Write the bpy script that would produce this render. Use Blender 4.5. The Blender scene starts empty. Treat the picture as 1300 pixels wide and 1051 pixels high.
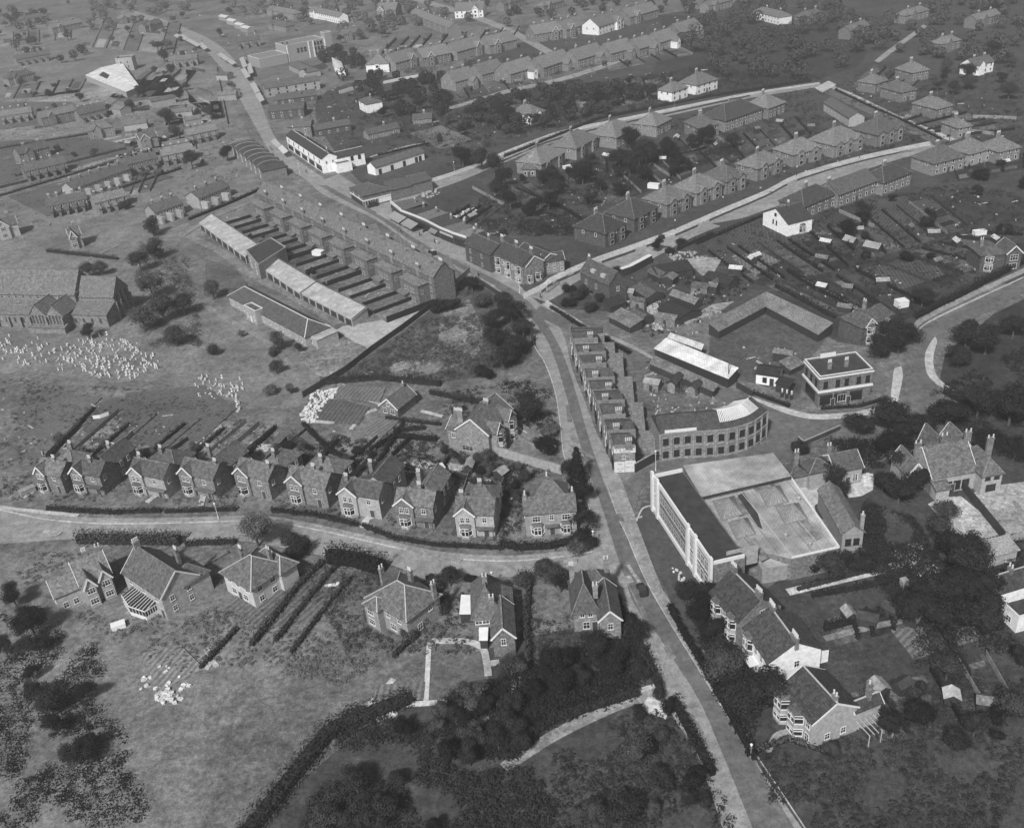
import bpy, bmesh, math, random
from mathutils import Vector, Matrix, noise
from mathutils.geometry import tessellate_polygon
random.seed(7)
scene = bpy.context.scene
col = scene.collection
R = math.radians

# ------------------------------------------------------------------ camera
# measured in the photograph (1300 x 1051): nadir point and distance to the horizon line
CX, CY, H = 650.0, 525.5, 130.0
NX, NY, DH = 850.0, 2700.0, 757.0
_nn = math.hypot(NX - CX, NY - CY)
ROLL = math.atan2(NX - CX, NY - CY)
F = math.sqrt(DH * _nn)
P = math.atan(DH / F)
_r0, _d0 = Vector((1, 0, 0)), Vector((0, -math.sin(P), -math.cos(P)))
FW = Vector((0, math.cos(P), -math.sin(P)))
RT = _r0 * math.cos(ROLL) + _d0 * math.sin(ROLL)
DN = _r0 * -math.sin(ROLL) + _d0 * math.cos(ROLL)
cd = bpy.data.cameras.new('camera'); cam = bpy.data.objects.new('camera', cd); col.objects.link(cam)
cam.matrix_world = Matrix(((RT.x, -DN.x, -FW.x, 0), (RT.y, -DN.y, -FW.y, 0), (RT.z, -DN.z, -FW.z, H), (0, 0, 0, 1)))
cd.sensor_width = 36; cd.sensor_fit = 'HORIZONTAL'; cd.lens = F / 1300 * 36
cd.clip_start = 1; cd.clip_end = 6000
scene.camera = cam

# ------------------------------------------------------------------ light
SUN_EL, SUN_AZ = R(44), R(204)          # azimuth from +Y towards +X: the sun stands to the left and behind the camera
w = bpy.data.worlds.new("World"); scene.world = w; w.use_nodes = True
nt = w.node_tree; bg = nt.nodes['Background']
sky = nt.nodes.new('ShaderNodeTexSky'); sky.sky_type = 'NISHITA'; sky.sun_disc = False
sky.sun_elevation = SUN_EL; sky.sun_rotation = SUN_AZ; sky.dust_density = 4
bw = nt.nodes.new('ShaderNodeRGBToBW')
nt.links.new(sky.outputs[0], bw.inputs[0]); nt.links.new(bw.outputs[0], bg.inputs[0])
bg.inputs[1].default_value = 0.05
sl = bpy.data.lights.new('sun', 'SUN'); sl.energy = 3.4; sl.angle = R(4); sl.color = (1, 1, 1)
so = bpy.data.objects.new('sun', sl); col.objects.link(so); so.location = (-200, -100, 300)
sd = Vector((math.sin(SUN_AZ) * math.cos(SUN_EL), math.cos(SUN_AZ) * math.cos(SUN_EL), math.sin(SUN_EL)))
so.rotation_euler = sd.to_track_quat('Z', 'Y').to_euler()
scene.view_settings.view_transform = 'Standard'; scene.view_settings.look = 'None'
scene.view_settings.gamma = 1; scene.view_settings.exposure = 0.32
scene.cycles.max_bounces = 5; scene.cycles.diffuse_bounces = 2; scene.cycles.glossy_bounces = 2
scene.cycles.transmission_bounces = 3; scene.cycles.volume_bounces = 0; scene.cycles.transparent_max_bounces = 6

# ------------------------------------------------------------------ picture -> place
def G(px, py, z=0.0):
    d = FW * F + RT * (px - CX) + DN * (py - CY)
    t = (z - H) / d.z
    return Vector((d.x * t, d.y * t, z))
def PX(v):
    q = Vector(v) - Vector((0, 0, H)); k = F / q.dot(FW)
    return (CX + q.dot(RT) * k, CY + q.dot(DN) * k)
def smooth(pts, n=5):
    if n < 2 or len(pts) < 3: return list(pts)
    out = []
    for i in range(len(pts) - 1):
        p0 = pts[max(i - 1, 0)]; p1 = pts[i]; p2 = pts[i + 1]; p3 = pts[min(i + 2, len(pts) - 1)]
        for k in range(n):
            t = k / n
            out.append(tuple(0.5 * (2 * p1[j] + (p2[j] - p0[j]) * t + (2 * p0[j] - 5 * p1[j] + 4 * p2[j] - p3[j]) * t * t + (3 * p1[j] - p0[j] - 3 * p2[j] + p3[j]) * t ** 3) for j in (0, 1)))
    out.append(tuple(pts[-1]))
    return out
def inpoly(x, y, poly):
    c = False; j = len(poly) - 1
    for i in range(len(poly)):
        if (poly[i][1] > y) != (poly[j][1] > y) and x < (poly[j][0] - poly[i][0]) * (y - poly[i][1]) / (poly[j][1] - poly[i][1]) + poly[i][0]: c = not c
        j = i
    return c

# ------------------------------------------------------------------ materials (grey, as the plate is)
_mats = {}
def M(name, v=0.2, var=0.25, scale=1.5, rough=0.9, kind='plain', big=0.0, tint=0.0):
    key = (name, v, var, scale, rough, kind, big, tint)
    if key in _mats: return _mats[key]
    m = bpy.data.materials.new(name); m.use_nodes = True; t = m.node_tree; N = t.nodes; L = t.links
    b = N['Principled BSDF']; b.inputs['Roughness'].default_value = rough; b.inputs['Specular IOR Level'].default_value = 0.3 if rough > .5 else .5
    tc = N.new('ShaderNodeTexCoord'); src = tc.outputs['Object']
    if kind in ('ground', 'leaf'):
        g = N.new('ShaderNodeNewGeometry'); src = g.outputs['Position']
    def noi(sc, det=4, ro=.6, s=None):
        n = N.new('ShaderNodeTexNoise'); n.inputs['Scale'].default_value = sc; n.inputs['Detail'].default_value = det; n.inputs['Roughness'].default_value = ro
        L.new(s or src, n.inputs['Vector']); return n.outputs['Fac']
    def math_(op, a, c):
        n = N.new('ShaderNodeMath'); n.operation = op
        for i, q in enumerate((a, c)):
            if isinstance(q, (int, float)): n.inputs[i].default_value = q
            else: L.new(q, n.inputs[i])
        return n.outputs[0]
    def centred(o, amp, con=False):       # 1 + amp*(o-.5)*2
        if con:
            mr = N.new('ShaderNodeMapRange'); mr.inputs['From Min'].default_value = .33; mr.inputs['From Max'].default_value = .67; L.new(o, mr.inputs['Value']); o = mr.outputs[0]
        return math_('ADD', math_('MULTIPLY', o, amp * 2), 1 - amp)
    f = centred(noi(scale, 6, .7), min(var * 1.3, .6), True)
    if big: f = math_('MULTIPLY', f, centred(noi(0.045, 5, .6), min(big * 1.0, .6), True))
    if kind == 'ground': f = math_('MULTIPLY', f, centred(noi(0.22, 9, .8), min(var * 1.5, .5), True)); f = math_('MULTIPLY', f, centred(noi(2.6, 4, .8), min(var * 1.1, .4), True))
    if kind in ('tile', 'brick', 'sheet', 'plank'):
        sx = N.new('ShaderNodeSeparateXYZ'); L.new(src, sx.inputs[0])
        if kind in ('tile', 'brick'):
            wv = math_('SINE', math_('MULTIPLY', sx.outputs['Z'], 26 if kind == 'tile' else 20), 0)
            f = math_('MULTIPLY', f, math_('ADD', math_('MULTIPLY', wv, .11), 1.0))
            vo = N.new('ShaderNodeTexVoronoi'); vo.inputs['Scale'].default_value = 2.6; L.new(src, vo.inputs['Vector'])
            sc = N.new('ShaderNodeSeparateColor'); L.new(vo.outputs['Color'], sc.inputs[0])
            f = math_('MULTIPLY', f, centred(sc.outputs[0], .3))
        else:
            wv = math_('SINE', math_('MULTIPLY', math_('ADD', sx.outputs['X'], sx.outputs['Y']), 7.0 if kind == 'sheet' else 16), 0)
            f = math_('MULTIPLY', f, math_('ADD', math_('MULTIPLY', wv, .06), 1.0))
            f = math_('MULTIPLY', f, centred(noi(.3, 6, .7), .28, True))
    if kind == 'crop':
        mp = N.new('ShaderNodeMapping'); mp.inputs['Rotation'].default_value = (0, 0, tint); L.new(src, mp.inputs[0])
        sx = N.new('ShaderNodeSeparateXYZ'); L.new(mp.outputs[0], sx.inputs[0])
        dst = math_('ADD', math_('MULTIPLY', sx.outputs['X'], 5.5), math_('MULTIPLY', noi(.8), 4))
        wv = math_('SINE', dst, 0)
        f = math_('MULTIPLY', f, math_('ADD', math_('MULTIPLY', wv, .28), 1.0))
    elif tint:
        oi = N.new('ShaderNodeObjectInfo'); f = math_('MULTIPLY', f, centred(oi.outputs['Random'], tint))
    f = math_('MAXIMUM', math_('MULTIPLY', f, v), 0.004)
    cb = N.new('ShaderNodeCombineColor')
    for i in range(3): L.new(f, cb.inputs[i])
    L.new(cb.outputs[0], b.inputs['Base Color'])
    if kind == 'leaf':
        b.inputs['Specular IOR Level'].default_value = .15
    if kind in ('ground', 'tile', 'crop'):
        bp = N.new('ShaderNodeBump'); bp.inputs['Strength'].default_value = .35; bp.inputs['Distance'].default_value = .12
        L.new(noi(2.2 if kind != 'tile' else 4, 4), bp.inputs['Height']); L.new(bp.outputs[0], b.inputs['Normal'])
    _mats[key] = m
    return m
BRICK = M('brick', .20, .25, 2, .9, 'brick', 0, .22)
PALE = M('pale_render', .34, .22, 1.2, .85, 'plain', 0, .2)
WHITEW = M('whitewashed_wall', .86, .15, 1, .8, 'plain', 0, .06)
STONE = M('church_stone', .2, .25, 1.6, .9, 'brick')
SLATE = M('slate_roof', .105, .25, 1.3, .75, 'tile', 0, .25)
DSLATE = M('dark_slate_roof', .055, .3, 1.3, .75, 'tile', 0, .15)
LTILE = M('pale_tile_roof', .17, .25, 1.3, .8, 'tile', 0, .15)
FELT = M('tarred_felt', .03, .3, 1.0, .85, 'plain')
ASBESTOS = M('sheet_roof', .36, .2, 1.2, .7, 'sheet')
OLDSHEET = M('weathered_sheet_roof', .16, .45, 1.4, .8, 'sheet')
WHITE = M('white_paint', .72, .08, 2, .5)
CREAM = M('cream_trim', .45, .15, 2, .7)
DARKP = M('dark_paint', .04, .2, 2, .5)
GLASS = M('window_glass', .025, .2, 2, .12)
DOORM = M('door_paint', .06, .2, 2, .5)
POT = M('clay_pot', .62, .2, 3, .8)
WOODF = M('tarred_fence', .045, .35, 2, .9, 'plank')
PALEF = M('pale_fence', .25, .3, 2, .9, 'plank')
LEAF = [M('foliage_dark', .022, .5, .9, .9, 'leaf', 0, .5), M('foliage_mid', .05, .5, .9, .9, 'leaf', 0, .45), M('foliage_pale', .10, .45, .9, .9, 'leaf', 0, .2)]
BARK = M('bark', .09, .3, 4, .95)
CONC = M('concrete', .40, .2, .8, .9, 'ground', .12)

# ------------------------------------------------------------------ mesh helpers
def tag(o, label=None, cat=None, group=None, kind=None):
    if label: o['label'] = label
    if cat: o['category'] = cat
    if group: o['group'] = group
    if kind: o['kind'] = kind
    return o
class MB:
    def __init__(s): s.v = []; s.f = []
    def quad(s, *p):
        n = len(s.v); s.v += [tuple(q) for q in p]; s.f.append(tuple(range(n, n + len(p))))
    def box(s, x0, x1, y0, y1, z0, z1):
        n = len(s.v)
        s.v += [(x0, y0, z0), (x1, y0, z0), (x1, y1, z0), (x0, y1, z0), (x0, y0, z1), (x1, y0, z1), (x1, y1, z1), (x0, y1, z1)]
        s.f += [tuple(n + i for i in q) for q in ((0, 3, 2, 1), (4, 5, 6, 7), (0, 1, 5, 4), (1, 2, 6, 5), (2, 3, 7, 6), (3, 0, 4, 7))]
    def bar(s, a, b, w, h):      # bar with section w (across) x h (vertical-ish) along a->b
        a = Vector(a); b = Vector(b); d = (b - a)
        if d.length < 1e-6: return
        d.normalize(); up = Vector((0, 0, 1))
        if abs(d.z) > .95: up = Vector((1, 0, 0))
        sx = d.cross(up).normalized() * w / 2; sy = sx.cross(d).normalized() * h / 2
        n = len(s.v)
        for c in (a, b):
            for q in (-sx - sy, sx - sy, sx + sy, -sx + sy): s.v.append(tuple(c + q))
        s.f += [tuple(n + i for i in q) for q in ((3, 2, 1, 0), (4, 5, 6, 7), (0, 1, 5, 4), (1, 2, 6, 5), (2, 3, 7, 6), (3, 0, 4, 7))]
    def cyl(s, x, y, z0, z1, r0, r1, n=8):
        k = len(s.v)
        for z, r in ((z0, r0), (z1, r1)):
            for i in range(n): a = 2 * math.pi * i / n; s.v.append((x + r * math.cos(a), y + r * math.sin(a), z))
        for i in range(n): j = (i + 1) % n; s.f.append((k + i, k + j, k + n + j, k + n + i))
        s.f.append(tuple(k + n + i for i in range(n))); s.f.append(tuple(k + n - 1 - i for i in range(n)))
    def prism(s, pts, z0, z1, cap=True):   # pts: ccw xy list; z0/z1 scalars or lists
        n = len(pts); k = len(s.v)
        a = z0 if isinstance(z0, (list, tuple)) else [z0] * n; b = z1 if isinstance(z1, (list, tuple)) else [z1] * n
        ar = sum(pts[i][0] * pts[(i + 1) % n][1] - pts[(i + 1) % n][0] * pts[i][1] for i in range(n))
        if ar < 0: pts = pts[::-1]; a = list(a)[::-1]; b = list(b)[::-1]
        s.v += [(p[0], p[1], a[i]) for i, p in enumerate(pts)] + [(p[0], p[1], b[i]) for i, p in enumerate(pts)]
        for i in range(n): j = (i + 1) % n; s.f.append((k + i, k + j, k + n + j, k + n + i))
        if cap:
            for tr in tessellate_polygon([[Vector((p[0], p[1], 0)) for p in pts]]):
                q = [Vector((pts[i][0], pts[i][1], 0)) for i in tr]
                if (q[1] - q[0]).cross(q[2] - q[0]).z < 0: tr = tr[::-1]
                s.f.append(tuple(k + n + i for i in tr)); s.f.append(tuple(k + i for i in tr[::-1]))
    def mesh(s, name, mat):
        me = bpy.data.meshes.new(name); me.from_pydata(s.v, [], s.f); me.materials.append(mat); me.update(); return me
    def build(s, name, mat, parent=None):
        if not s.f: return None
        o = bpy.data.objects.new(name, s.mesh(name, mat)); col.objects.link(o)
        if parent: o.parent = parent
        return o
def inst(name, me, parent=None, loc=(0, 0, 0), rz=0, sc=None):
    o = bpy.data.objects.new(name, me); col.objects.link(o); o.location = loc; o.rotation_euler = (0, 0, rz)
    if sc: o.scale = sc
    if parent: o.parent = parent
    return o
def empty(name, loc, rz=0):
    o = bpy.data.objects.new(name, None); col.objects.link(o); o.location = loc; o.rotation_euler = (0, 0, rz); o.empty_display_size = .5; return o

# ------------------------------------------------------------------ ground sheets
_lvl = [0]
def sheet(name, pts, mat, n=1, kind='structure', thick=0.0, closed=True, z=None):
    """a flat patch of ground: pixel outline unprojected on the ground, each sheet a little above the last"""
    if z is None: _lvl[0] += 1
    zz = 0.012 + _lvl[0] * .0025 if z is None else z
    q = smooth(list(pts) + [pts[0]], n)[:-1] if n > 1 else list(pts)
    g = [G(*p) for p in q]; mb = MB()
    mb.prism([(a.x, a.y) for a in g], -.3, zz + thick)
    o = mb.build(name, mat)
    return tag(o, kind=kind)
def strip(name, left, right, mat, n=6, thick=0.0):
    return sheet(name, smooth(left, n) + smooth(right, n)[::-1], mat, 1, thick=thick)
# ------------------------------------------------------------------ the ground
GR = M('rough_grass', .14, .35, .8, .95, 'ground', .35)
GZ = .079
mb = MB(); mb.quad((-1500, -300, 0), (1500, -300, 0), (1500, 3500, 0), (-1500, 3500, 0))
tag(mb.build('ground', GR), kind='structure')
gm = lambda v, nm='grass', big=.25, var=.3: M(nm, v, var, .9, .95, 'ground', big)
# broad tones of open land, the dark ones being dark soil and lawn
sheet('meadow', [(-60, 470), (200, 485), (360, 520), (400, 470), (300, 400), (215, 330), (330, 240), (230, 60), (-60, 60)], gm(.17, 'field_grass'), 3)
sheet('field', [(0, 700), (250, 770), (400, 830), (260, 900), (250, 1060), (-80, 1060), (-80, 700)], gm(.17, 'field_grass'), 3)
sheet('rough_ground', [(590, 352), (630, 372), (668, 405), (676, 450), (640, 470), (560, 485), (470, 470), (385, 505), (470, 450), (551, 388)], gm(.085, 'waste_grass', .4), 2)
sheet('rough_ground', [(596, 380), (612, 420), (600, 455), (520, 480), (495, 465), (552, 440), (560, 400)], gm(.2, 'pale_scrub_soil', .5, .5), 4)
sheet('dark_land', [(620, 200), (840, 165), (980, 190), (760, 300), (640, 260)], gm(.032, 'dark_garden_soil'), 3)
sheet('dark_land', [(560, 100), (640, 60), (900, 10), (1320, -20), (1400, 340), (1250, 360), (1100, 440), (980, 400), (700, 392), (600, 345), (500, 270), (430, 200), (400, 130), (470, 100)], gm(.06, 'dark_garden_soil'), 3)
sheet('dark_land', [(1010, 640), (1110, 590), (1400, 540), (1400, 1100), (1040, 1100), (960, 960), (940, 880), (950, 780), (1000, 730), (1100, 700)], gm(.055, 'dark_garden_soil'), 3)
sheet('dark_land', [(520, 890), (600, 830), (800, 800), (880, 960), (960, 1080), (350, 1085), (445, 938)], gm(.06, 'dark_garden_soil'), 3)
sheet('dark_land', [(840, 20), (1060, 30), (1090, 85), (920, 118), (760, 130), (830, 90)], gm(.04, 'dark_garden_soil'), 3)
sheet('allotments', [(870, 330), (990, 268), (1200, 240), (1300, 250), (1300, 330), (1140, 410), (1060, 420), (960, 370)], gm(.045, 'garden_soil', .4), 2)
sheet('yard', [(905, 415), (975, 380), (1050, 425), (1025, 458), (1040, 500), (1000, 498), (935, 480), (900, 455)], gm(.085, 'yard_gravel', .2), 2)
sheet('yard', [(1015, 505), (1030, 470), (1110, 470), (1140, 480), (1130, 500), (1100, 515), (1030, 520), (960, 498), (938, 482)], gm(.15, 'forecourt_gravel'), 3)
sheet('field', [(1200, 450), (1300, 380), (1400, 420), (1400, 560), (1240, 560), (1195, 500)], gm(.04, 'dark_garden_soil'), 3)
sheet('yard', [(1000, 596), (1022, 600), (1048, 628), (1034, 642), (1035, 652), (1005, 606)], gm(.5, 'pale_gravel', .1, .2), 2)
sheet('yard', [(1066, 612), (1103, 600), (1108, 622), (1078, 632)], gm(.5, 'pale_gravel', .1, .2), 2)
sheet('garden_soil', [(1178, 640), (1220, 630), (1272, 685), (1228, 702), (1212, 680)], gm(.42, 'pale_gravel', .3, .35), 2)
sheet('garden_soil', [(1228, 628), (1300, 612), (1330, 670), (1276, 685)], gm(.34, 'pale_gravel', .3, .35), 2)
sheet('gravel_patch', [(1130, 700), (1168, 690), (1196, 735), (1176, 742), (1150, 718)], gm(.42, 'pale_gravel', .3, .35), 3)
sheet('garden_lawn', [(1040, 795), (1120, 775), (1170, 850), (1060, 890)], gm(.055, 'dark_lawn'), 2)
sheet('lawn', [(809, 655), (826, 640), (900, 735), (908, 790), (880, 830), (846, 750), (812, 690)], gm(.075, 'dark_lawn', .1, .2), 3)
sheet('lawn', [(548, 820), (612, 828), (618, 868), (570, 895), (541, 890)], gm(.12, 'field_grass'), 2)
sheet('driveway', [(452, 412), (478, 408), (551, 390), (500, 428), (472, 446), (425, 420), (436, 414)], CONC, 1)
sheet('clinker_patch', [(370, 440), (430, 430), (470, 448), (420, 478), (395, 470)], gm(.2, 'pale_scrub_soil', .5, .5), 3)
# ------------------------------------------------------------------ roads
ROAD = M('worn_road', .27, .2, .6, .85, 'ground', .12); TAR = M('road_tarmac', .135, .2, .6, .8, 'ground', .12)
TARM = M('grey_tarmac', .13, .2, .6, .8, 'ground', .15); PAV = M('paving', .45, .2, 1.2, .85, 'ground', .12); PAVD = M('old_paving', .28, .22, 1.2, .85, 'ground', .15)
WAYS = []
def way(name, left, right, mat, n=6, thick=0.0):
    WAYS.append(smooth(left, n) + smooth(right, n)[::-1]); return strip(name, left, right, mat, n, thick)
mainL = [(925, 1075), (884, 954), (857, 914), (836, 864), (822, 840), (804, 800), (785, 757), (772, 733), (750, 680), (743, 640), (740, 604), (717, 584), (712, 550), (705, 501), (692, 463), (672, 424), (637, 378), (600, 354), (560, 331), (520, 309), (480, 281), (440, 261), (410, 247), (385, 226), (352, 206), (335, 180), (318, 150), (300, 118), (285, 92), (262, 66), (240, 52), (205, 36), (160, 22)]
mainR = [(1035, 1075), (953, 957), (921, 898), (900, 866), (868, 805), (852, 765), (837, 739), (808, 663), (790, 612), (775, 585), (757, 548), (742, 508), (727, 470), (717, 430), (700, 400), (676, 378), (640, 352), (600, 334), (560, 315), (520, 293), (498, 272), (476, 262), (445, 247), (414, 228), (380, 205), (352, 178), (338, 150), (326, 118), (306, 88), (288, 66), (262, 48), (215, 28), (170, 14)]
way('main_road', mainL, mainR, ROAD, 6)
# side road to the left of the junction
roadA_t = [(-60, 634), (0, 641), (52, 652), (118, 658), (209, 658), (314, 655), (351, 657), (411, 668), (477, 683), (555, 700), (634, 706), (700, 702), (753, 694), (762, 684)]
roadA_b = [(-60, 690), (0, 690), (104, 684), (230, 687), (314, 687), (397, 703), (494, 716), (548, 739), (604, 734), (657, 731), (724, 726), (761, 729), (775, 745)]
way('side_road', roadA_t, roadA_b, ROAD, 4)
strip('footpath', roadA_t[:-1], [(x, y + 6) for x, y in roadA_t[:-1]], PAVD, 4, thick=.10)
strip('kerb', [(x, y + 6) for x, y in roadA_t[:-1]], [(x, y + 7) for x, y in roadA_t[:-1]], PAV, 4, thick=.11)
# side road going up to the right (two footways with grass verges)
fL = [(664, 373), (690, 360), (700, 352), (752, 329), (800, 312), (857, 291), (915, 266), (972, 242), (1012, 222), (1091, 199), (1180, 180)]
fR = [(694, 384), (715, 372), (736, 356), (790, 342), (828, 329), (883, 300), (961, 271), (1003, 256), (1038, 238), (1117, 210), (1190, 189)]
way('avenue', fL, fR, ROAD, 4)
strip('footway', [(x, y) for x, y in fL], [(x + 1, y + 7 - (x - 660) * .004) for x, y in fL], PAV, 4, thick=.1)
strip('footway', [(x, y - 5) for x, y in fR[3:]], [(x, y) for x, y in fR[3:]], PAVD, 4, thick=.1)
VG = gm(.045, 'verge_grass', .1)
def lerp(a, b, t): return (a[0] + (b[0] - a[0]) * t, a[1] + (b[1] - a[1]) * t)
for t0, t1 in ((.09, .15), (.18, .30), (.33, .42), (.435, .475), (.50, .56), (.575, .78), (.80, .97)):
    s = smooth(fL, 8); a, b = int(t0 * len(s)), int(t1 * len(s))
    strip('grass_verge', [(x, y + 8 - (x - 660) * .005) for x, y in s[a:b]], [(x, y + 11.5 - (x - 660) * .009) for x, y in s[a:b]], VG, 1, thick=.06)
# upper road
eL = [(466, 262), (477, 252), (520, 236), (571, 220), (610, 206), (640, 193), (679, 178), (718, 165), (797, 149), (901, 128), (948, 119), (1040, 105)]
eR = [(482, 278), (500, 262), (540, 246), (585, 230), (625, 213), (650, 203), (692, 185), (750, 169), (800, 158), (860, 145), (905, 135), (952, 125), (1044, 110)]
way('upper_road', eL, eR, ROAD, 4)
strip('footway', eL[1:], [(x + 1, y + 5 - (x - 466) * .005) for x, y in eL[1:]], PAV, 4, thick=.1)
strip('grass_verge', [(x, y - 4) for x, y in eR[4:-1]], [(x, y - 2) for x, y in eR[4:-1]], VG, 4, thick=.06)
# cross road at the upper right
way('cross_road', [(1036, 112), (1075, 132), (1117, 151), (1150, 167), (1186, 183)], [(1053, 107), (1090, 124), (1128, 144), (1170, 161), (1216, 178)], TARM, 3)
strip('footway', [(1049, 110), (1088, 127), (1126, 146), (1166, 163), (1206, 180)], [(1054, 108), (1092, 124), (1131, 143), (1171, 160), (1214, 177)], PAV, 3, thick=.1)
sheet('footway', [(1034, 112), (1052, 103), (1062, 108), (1044, 118)], PAV)
# far roads
for L_, R_ in (([(560, 140), (640, 115), (700, 102), (760, 84), (800, 68), (850, 48), (880, 30)], [(562, 143), (642, 119), (704, 106), (764, 88), (804, 72), (854, 52), (884, 34)]),
               ([(506, -4), (540, 6), (600, 24), (650, 45), (720, 85)], [(514, -8), (548, 2), (606, 20), (656, 40), (728, 80)]),
               ([(1110, 78), (1130, 62), (1150, 48), (1172, 32)], [(1116, 80), (1137, 64), (1156, 50), (1177, 34)])):
    way('far_road', L_, R_, PAVD, 3)
# alley behind the shops, and the road between shops and factory
way('back_lane', [(690, 385), (742, 413), (805, 441), (860, 462), (935, 497), (985, 520)], [(676, 398), (720, 420), (780, 447), (850, 480), (920, 512), (960, 540)], TARM, 4)
strip('footpath', [(690, 385), (742, 412), (805, 440), (831, 455)], [(686, 388), (740, 415), (803, 443.5), (829, 458)], PAVD, 4, thick=.1)
sheet('road', [(790, 612), (845, 583), (905, 579), (952, 570), (975, 555), (977, 530), (960, 512), (985, 520), (1040, 530), (1100, 530), (1140, 512), (1160, 480), (1155, 455), (1150, 435), (1175, 420), (1225, 390), (1300, 355), (1360, 330), (1360, 345), (1300, 372), (1235, 405), (1192, 432), (1178, 462), (1190, 492), (1225, 510), (1200, 545), (1060, 555), (1015, 572), (1002, 590), (985, 578), (870, 592), (832, 605), (812, 625), (806, 650)], TARM, 2)
WAYS.append([(790, 612), (845, 583), (905, 579), (952, 570), (975, 555), (977, 530), (960, 512), (1040, 530), (1100, 530), (1140, 512), (1160, 480), (1150, 435), (1225, 390), (1360, 330), (1360, 345), (1235, 405), (1192, 432), (1178, 462), (1190, 492), (1225, 510), (1200, 545), (1060, 555), (1015, 572), (1002, 590), (870, 592), (812, 625), (806, 650)])
strip('footway', [(950, 503), (1002, 520), (1041, 527), (1100, 521), (1128, 510), (1131, 499), (1134, 475), (1136, 468)], [(954, 507), (1000, 526), (1041, 533), (1104, 527), (1136, 513), (1142, 500), (1146, 478), (1144, 466)], PAV, 4, thick=.12)
strip('footway', [(1160, 428), (1172, 410), (1221, 384), (1300, 347), (1350, 325)], [(1156, 422), (1168, 404), (1219, 379), (1300, 341), (1350, 318)], PAVD, 4, thick=.1)
strip('kerb', [(1160, 430), (1172, 413), (1221, 388), (1300, 352)], [(1161, 431), (1173, 414), (1222, 389), (1300, 353)], PAV, 4, thick=.12)
strip('footway', [(1187, 428), (1176, 445), (1174, 462), (1180, 480), (1205, 500)], [(1190, 434), (1186, 448), (1185, 464), (1192, 482), (1216, 500)], PAV, 4, thick=.12)
# dark carriageway, its right footway and the kerb
tl = [(965, 1075), (913, 946), (887, 888), (860, 845), (833, 803), (806, 768), (793, 733), (777, 685), (769, 658), (759, 629), (743, 585), (727, 532), (717, 496), (706, 460), (692, 428), (668, 397), (640, 372), (600, 349), (560, 327), (520, 305), (480, 277), (440, 256), (405, 236)]
tr = [(1022, 1075), (936, 930), (886, 850), (852, 795), (820, 739), (795, 681), (785, 660), (764, 605), (748, 558), (733, 506), (722, 470), (708, 436), (686, 400), (660, 374), (630, 356), (600, 341), (560, 322), (520, 299), (492, 278), (455, 258), (415, 236)]
strip('carriageway', tl, tr, TAR, 6)
kr = [(1035, 1072), (950, 945), (936, 930), (886, 850), (852, 795), (820, 739), (795, 681), (785, 660), (778, 640), (770, 618)]
strip('footway', kr[2:], [(953, 957), (921, 898), (868, 805), (837, 739), (808, 663), (806, 655), (800, 640), (790, 620)], PAVD, 4, thick=.12)
strip('kerb', kr, [(x + 1.2, y) for x, y in kr], PAV, 4, thick=.13)
lk = [(884, 954), (857, 914), (836, 864), (822, 840), (804, 800), (785, 757), (772, 733)]
strip('kerb', [(x + 19, y) for x, y in lk], [(x + 20, y) for x, y in lk], PAVD, 4, thick=.04)
lk = [(748, 647), (740, 626), (717, 584), (712, 550), (705, 501), (692, 463), (679, 442), (672, 424)]
strip('kerb', lk, [(x + 1.2, y) for x, y in lk], PAV, 4, thick=.12)
# footway in front of the parade of shops
strip('footway', [(478, 272), (493, 280), (520, 297), (560, 318), (592, 330), (640, 352), (668, 372)], [(486, 262), (502, 268), (530, 283), (566, 302), (594, 318), (640, 343), (664, 368)], PAVD, 4, thick=.12)
strip('footway', [(414, 228), (445, 247), (468, 262)], [(430, 222), (455, 238), (478, 254)], PAVD, 3, thick=.12)
sheet('footpath', [(694, 382), (741, 411), (744, 416), (720, 404), (690, 388)], PAV, 1, thick=.1)
# private paths
PATH = gm(.42, 'gravel_path', .1, .2)
def path(pts, wd=1.2, mat=PATH, name='garden_path'):
    s = smooth(pts, 5); g = [G(*p) for p in s]; l = []; r = []
    for i, q in enumerate(g):
        d = (g[min(i + 1, len(g) - 1)] - g[max(i - 1, 0)]); d.normalize(); n = Vector((-d.y, d.x, 0)) * wd / 2
        l.append(PX(q + n)); r.append(PX(q - n))
    return sheet(name, l + r[::-1], mat)
path([(640, 975), (680, 948), (720, 925), (780, 897), (815, 886), (845, 876)], 2.2, gm(.26, 'gravel_track', .2), 'track')
path([(784, 878), (806, 878), (835, 870)], 1.0)
path([(790, 882), (792, 892)], 1.0)
path([(548, 814), (590, 814), (612, 822), (618, 842), (620, 858)], 1.3)
path([(545, 816), (541, 890)], .9, gm(.55, 'pale_gravel', .1, .2))
path([(466, 897), (540, 893), (568, 891)], 1.1, gm(.55, 'pale_gravel', .1, .2))
path([(470, 894), (486, 878), (500, 862)], 1.1, gm(.5, 'pale_gravel', .1, .2))
path([(640, 842), (652, 845), (655, 862), (655, 885)], 1.6)
path([(618, 843), (634, 841)], 1.3)
path([(262, 824), (268, 838), (262, 850)], 1.0); path([(268, 838), (276, 846)], .9)
path([(1000, 752), (1060, 738), (1120, 724)], 1.8, gm(.5, 'pale_gravel', .1, .2))
path([(1120, 722), (1160, 712), (1166, 702)], 1.6, gm(.55, 'pale_gravel', .1, .2))
path([(1044, 812), (1090, 800), (1150, 787)], 1.3, gm(.2, 'gravel_track', .2))
path([(815, 656), (806, 663), (810, 690), (822, 716), (848, 764)], .35, PAV, 'lawn_kerb')
path([(808, 662), (816, 646), (829, 642)], .35, PAV, 'lawn_kerb')
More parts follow.
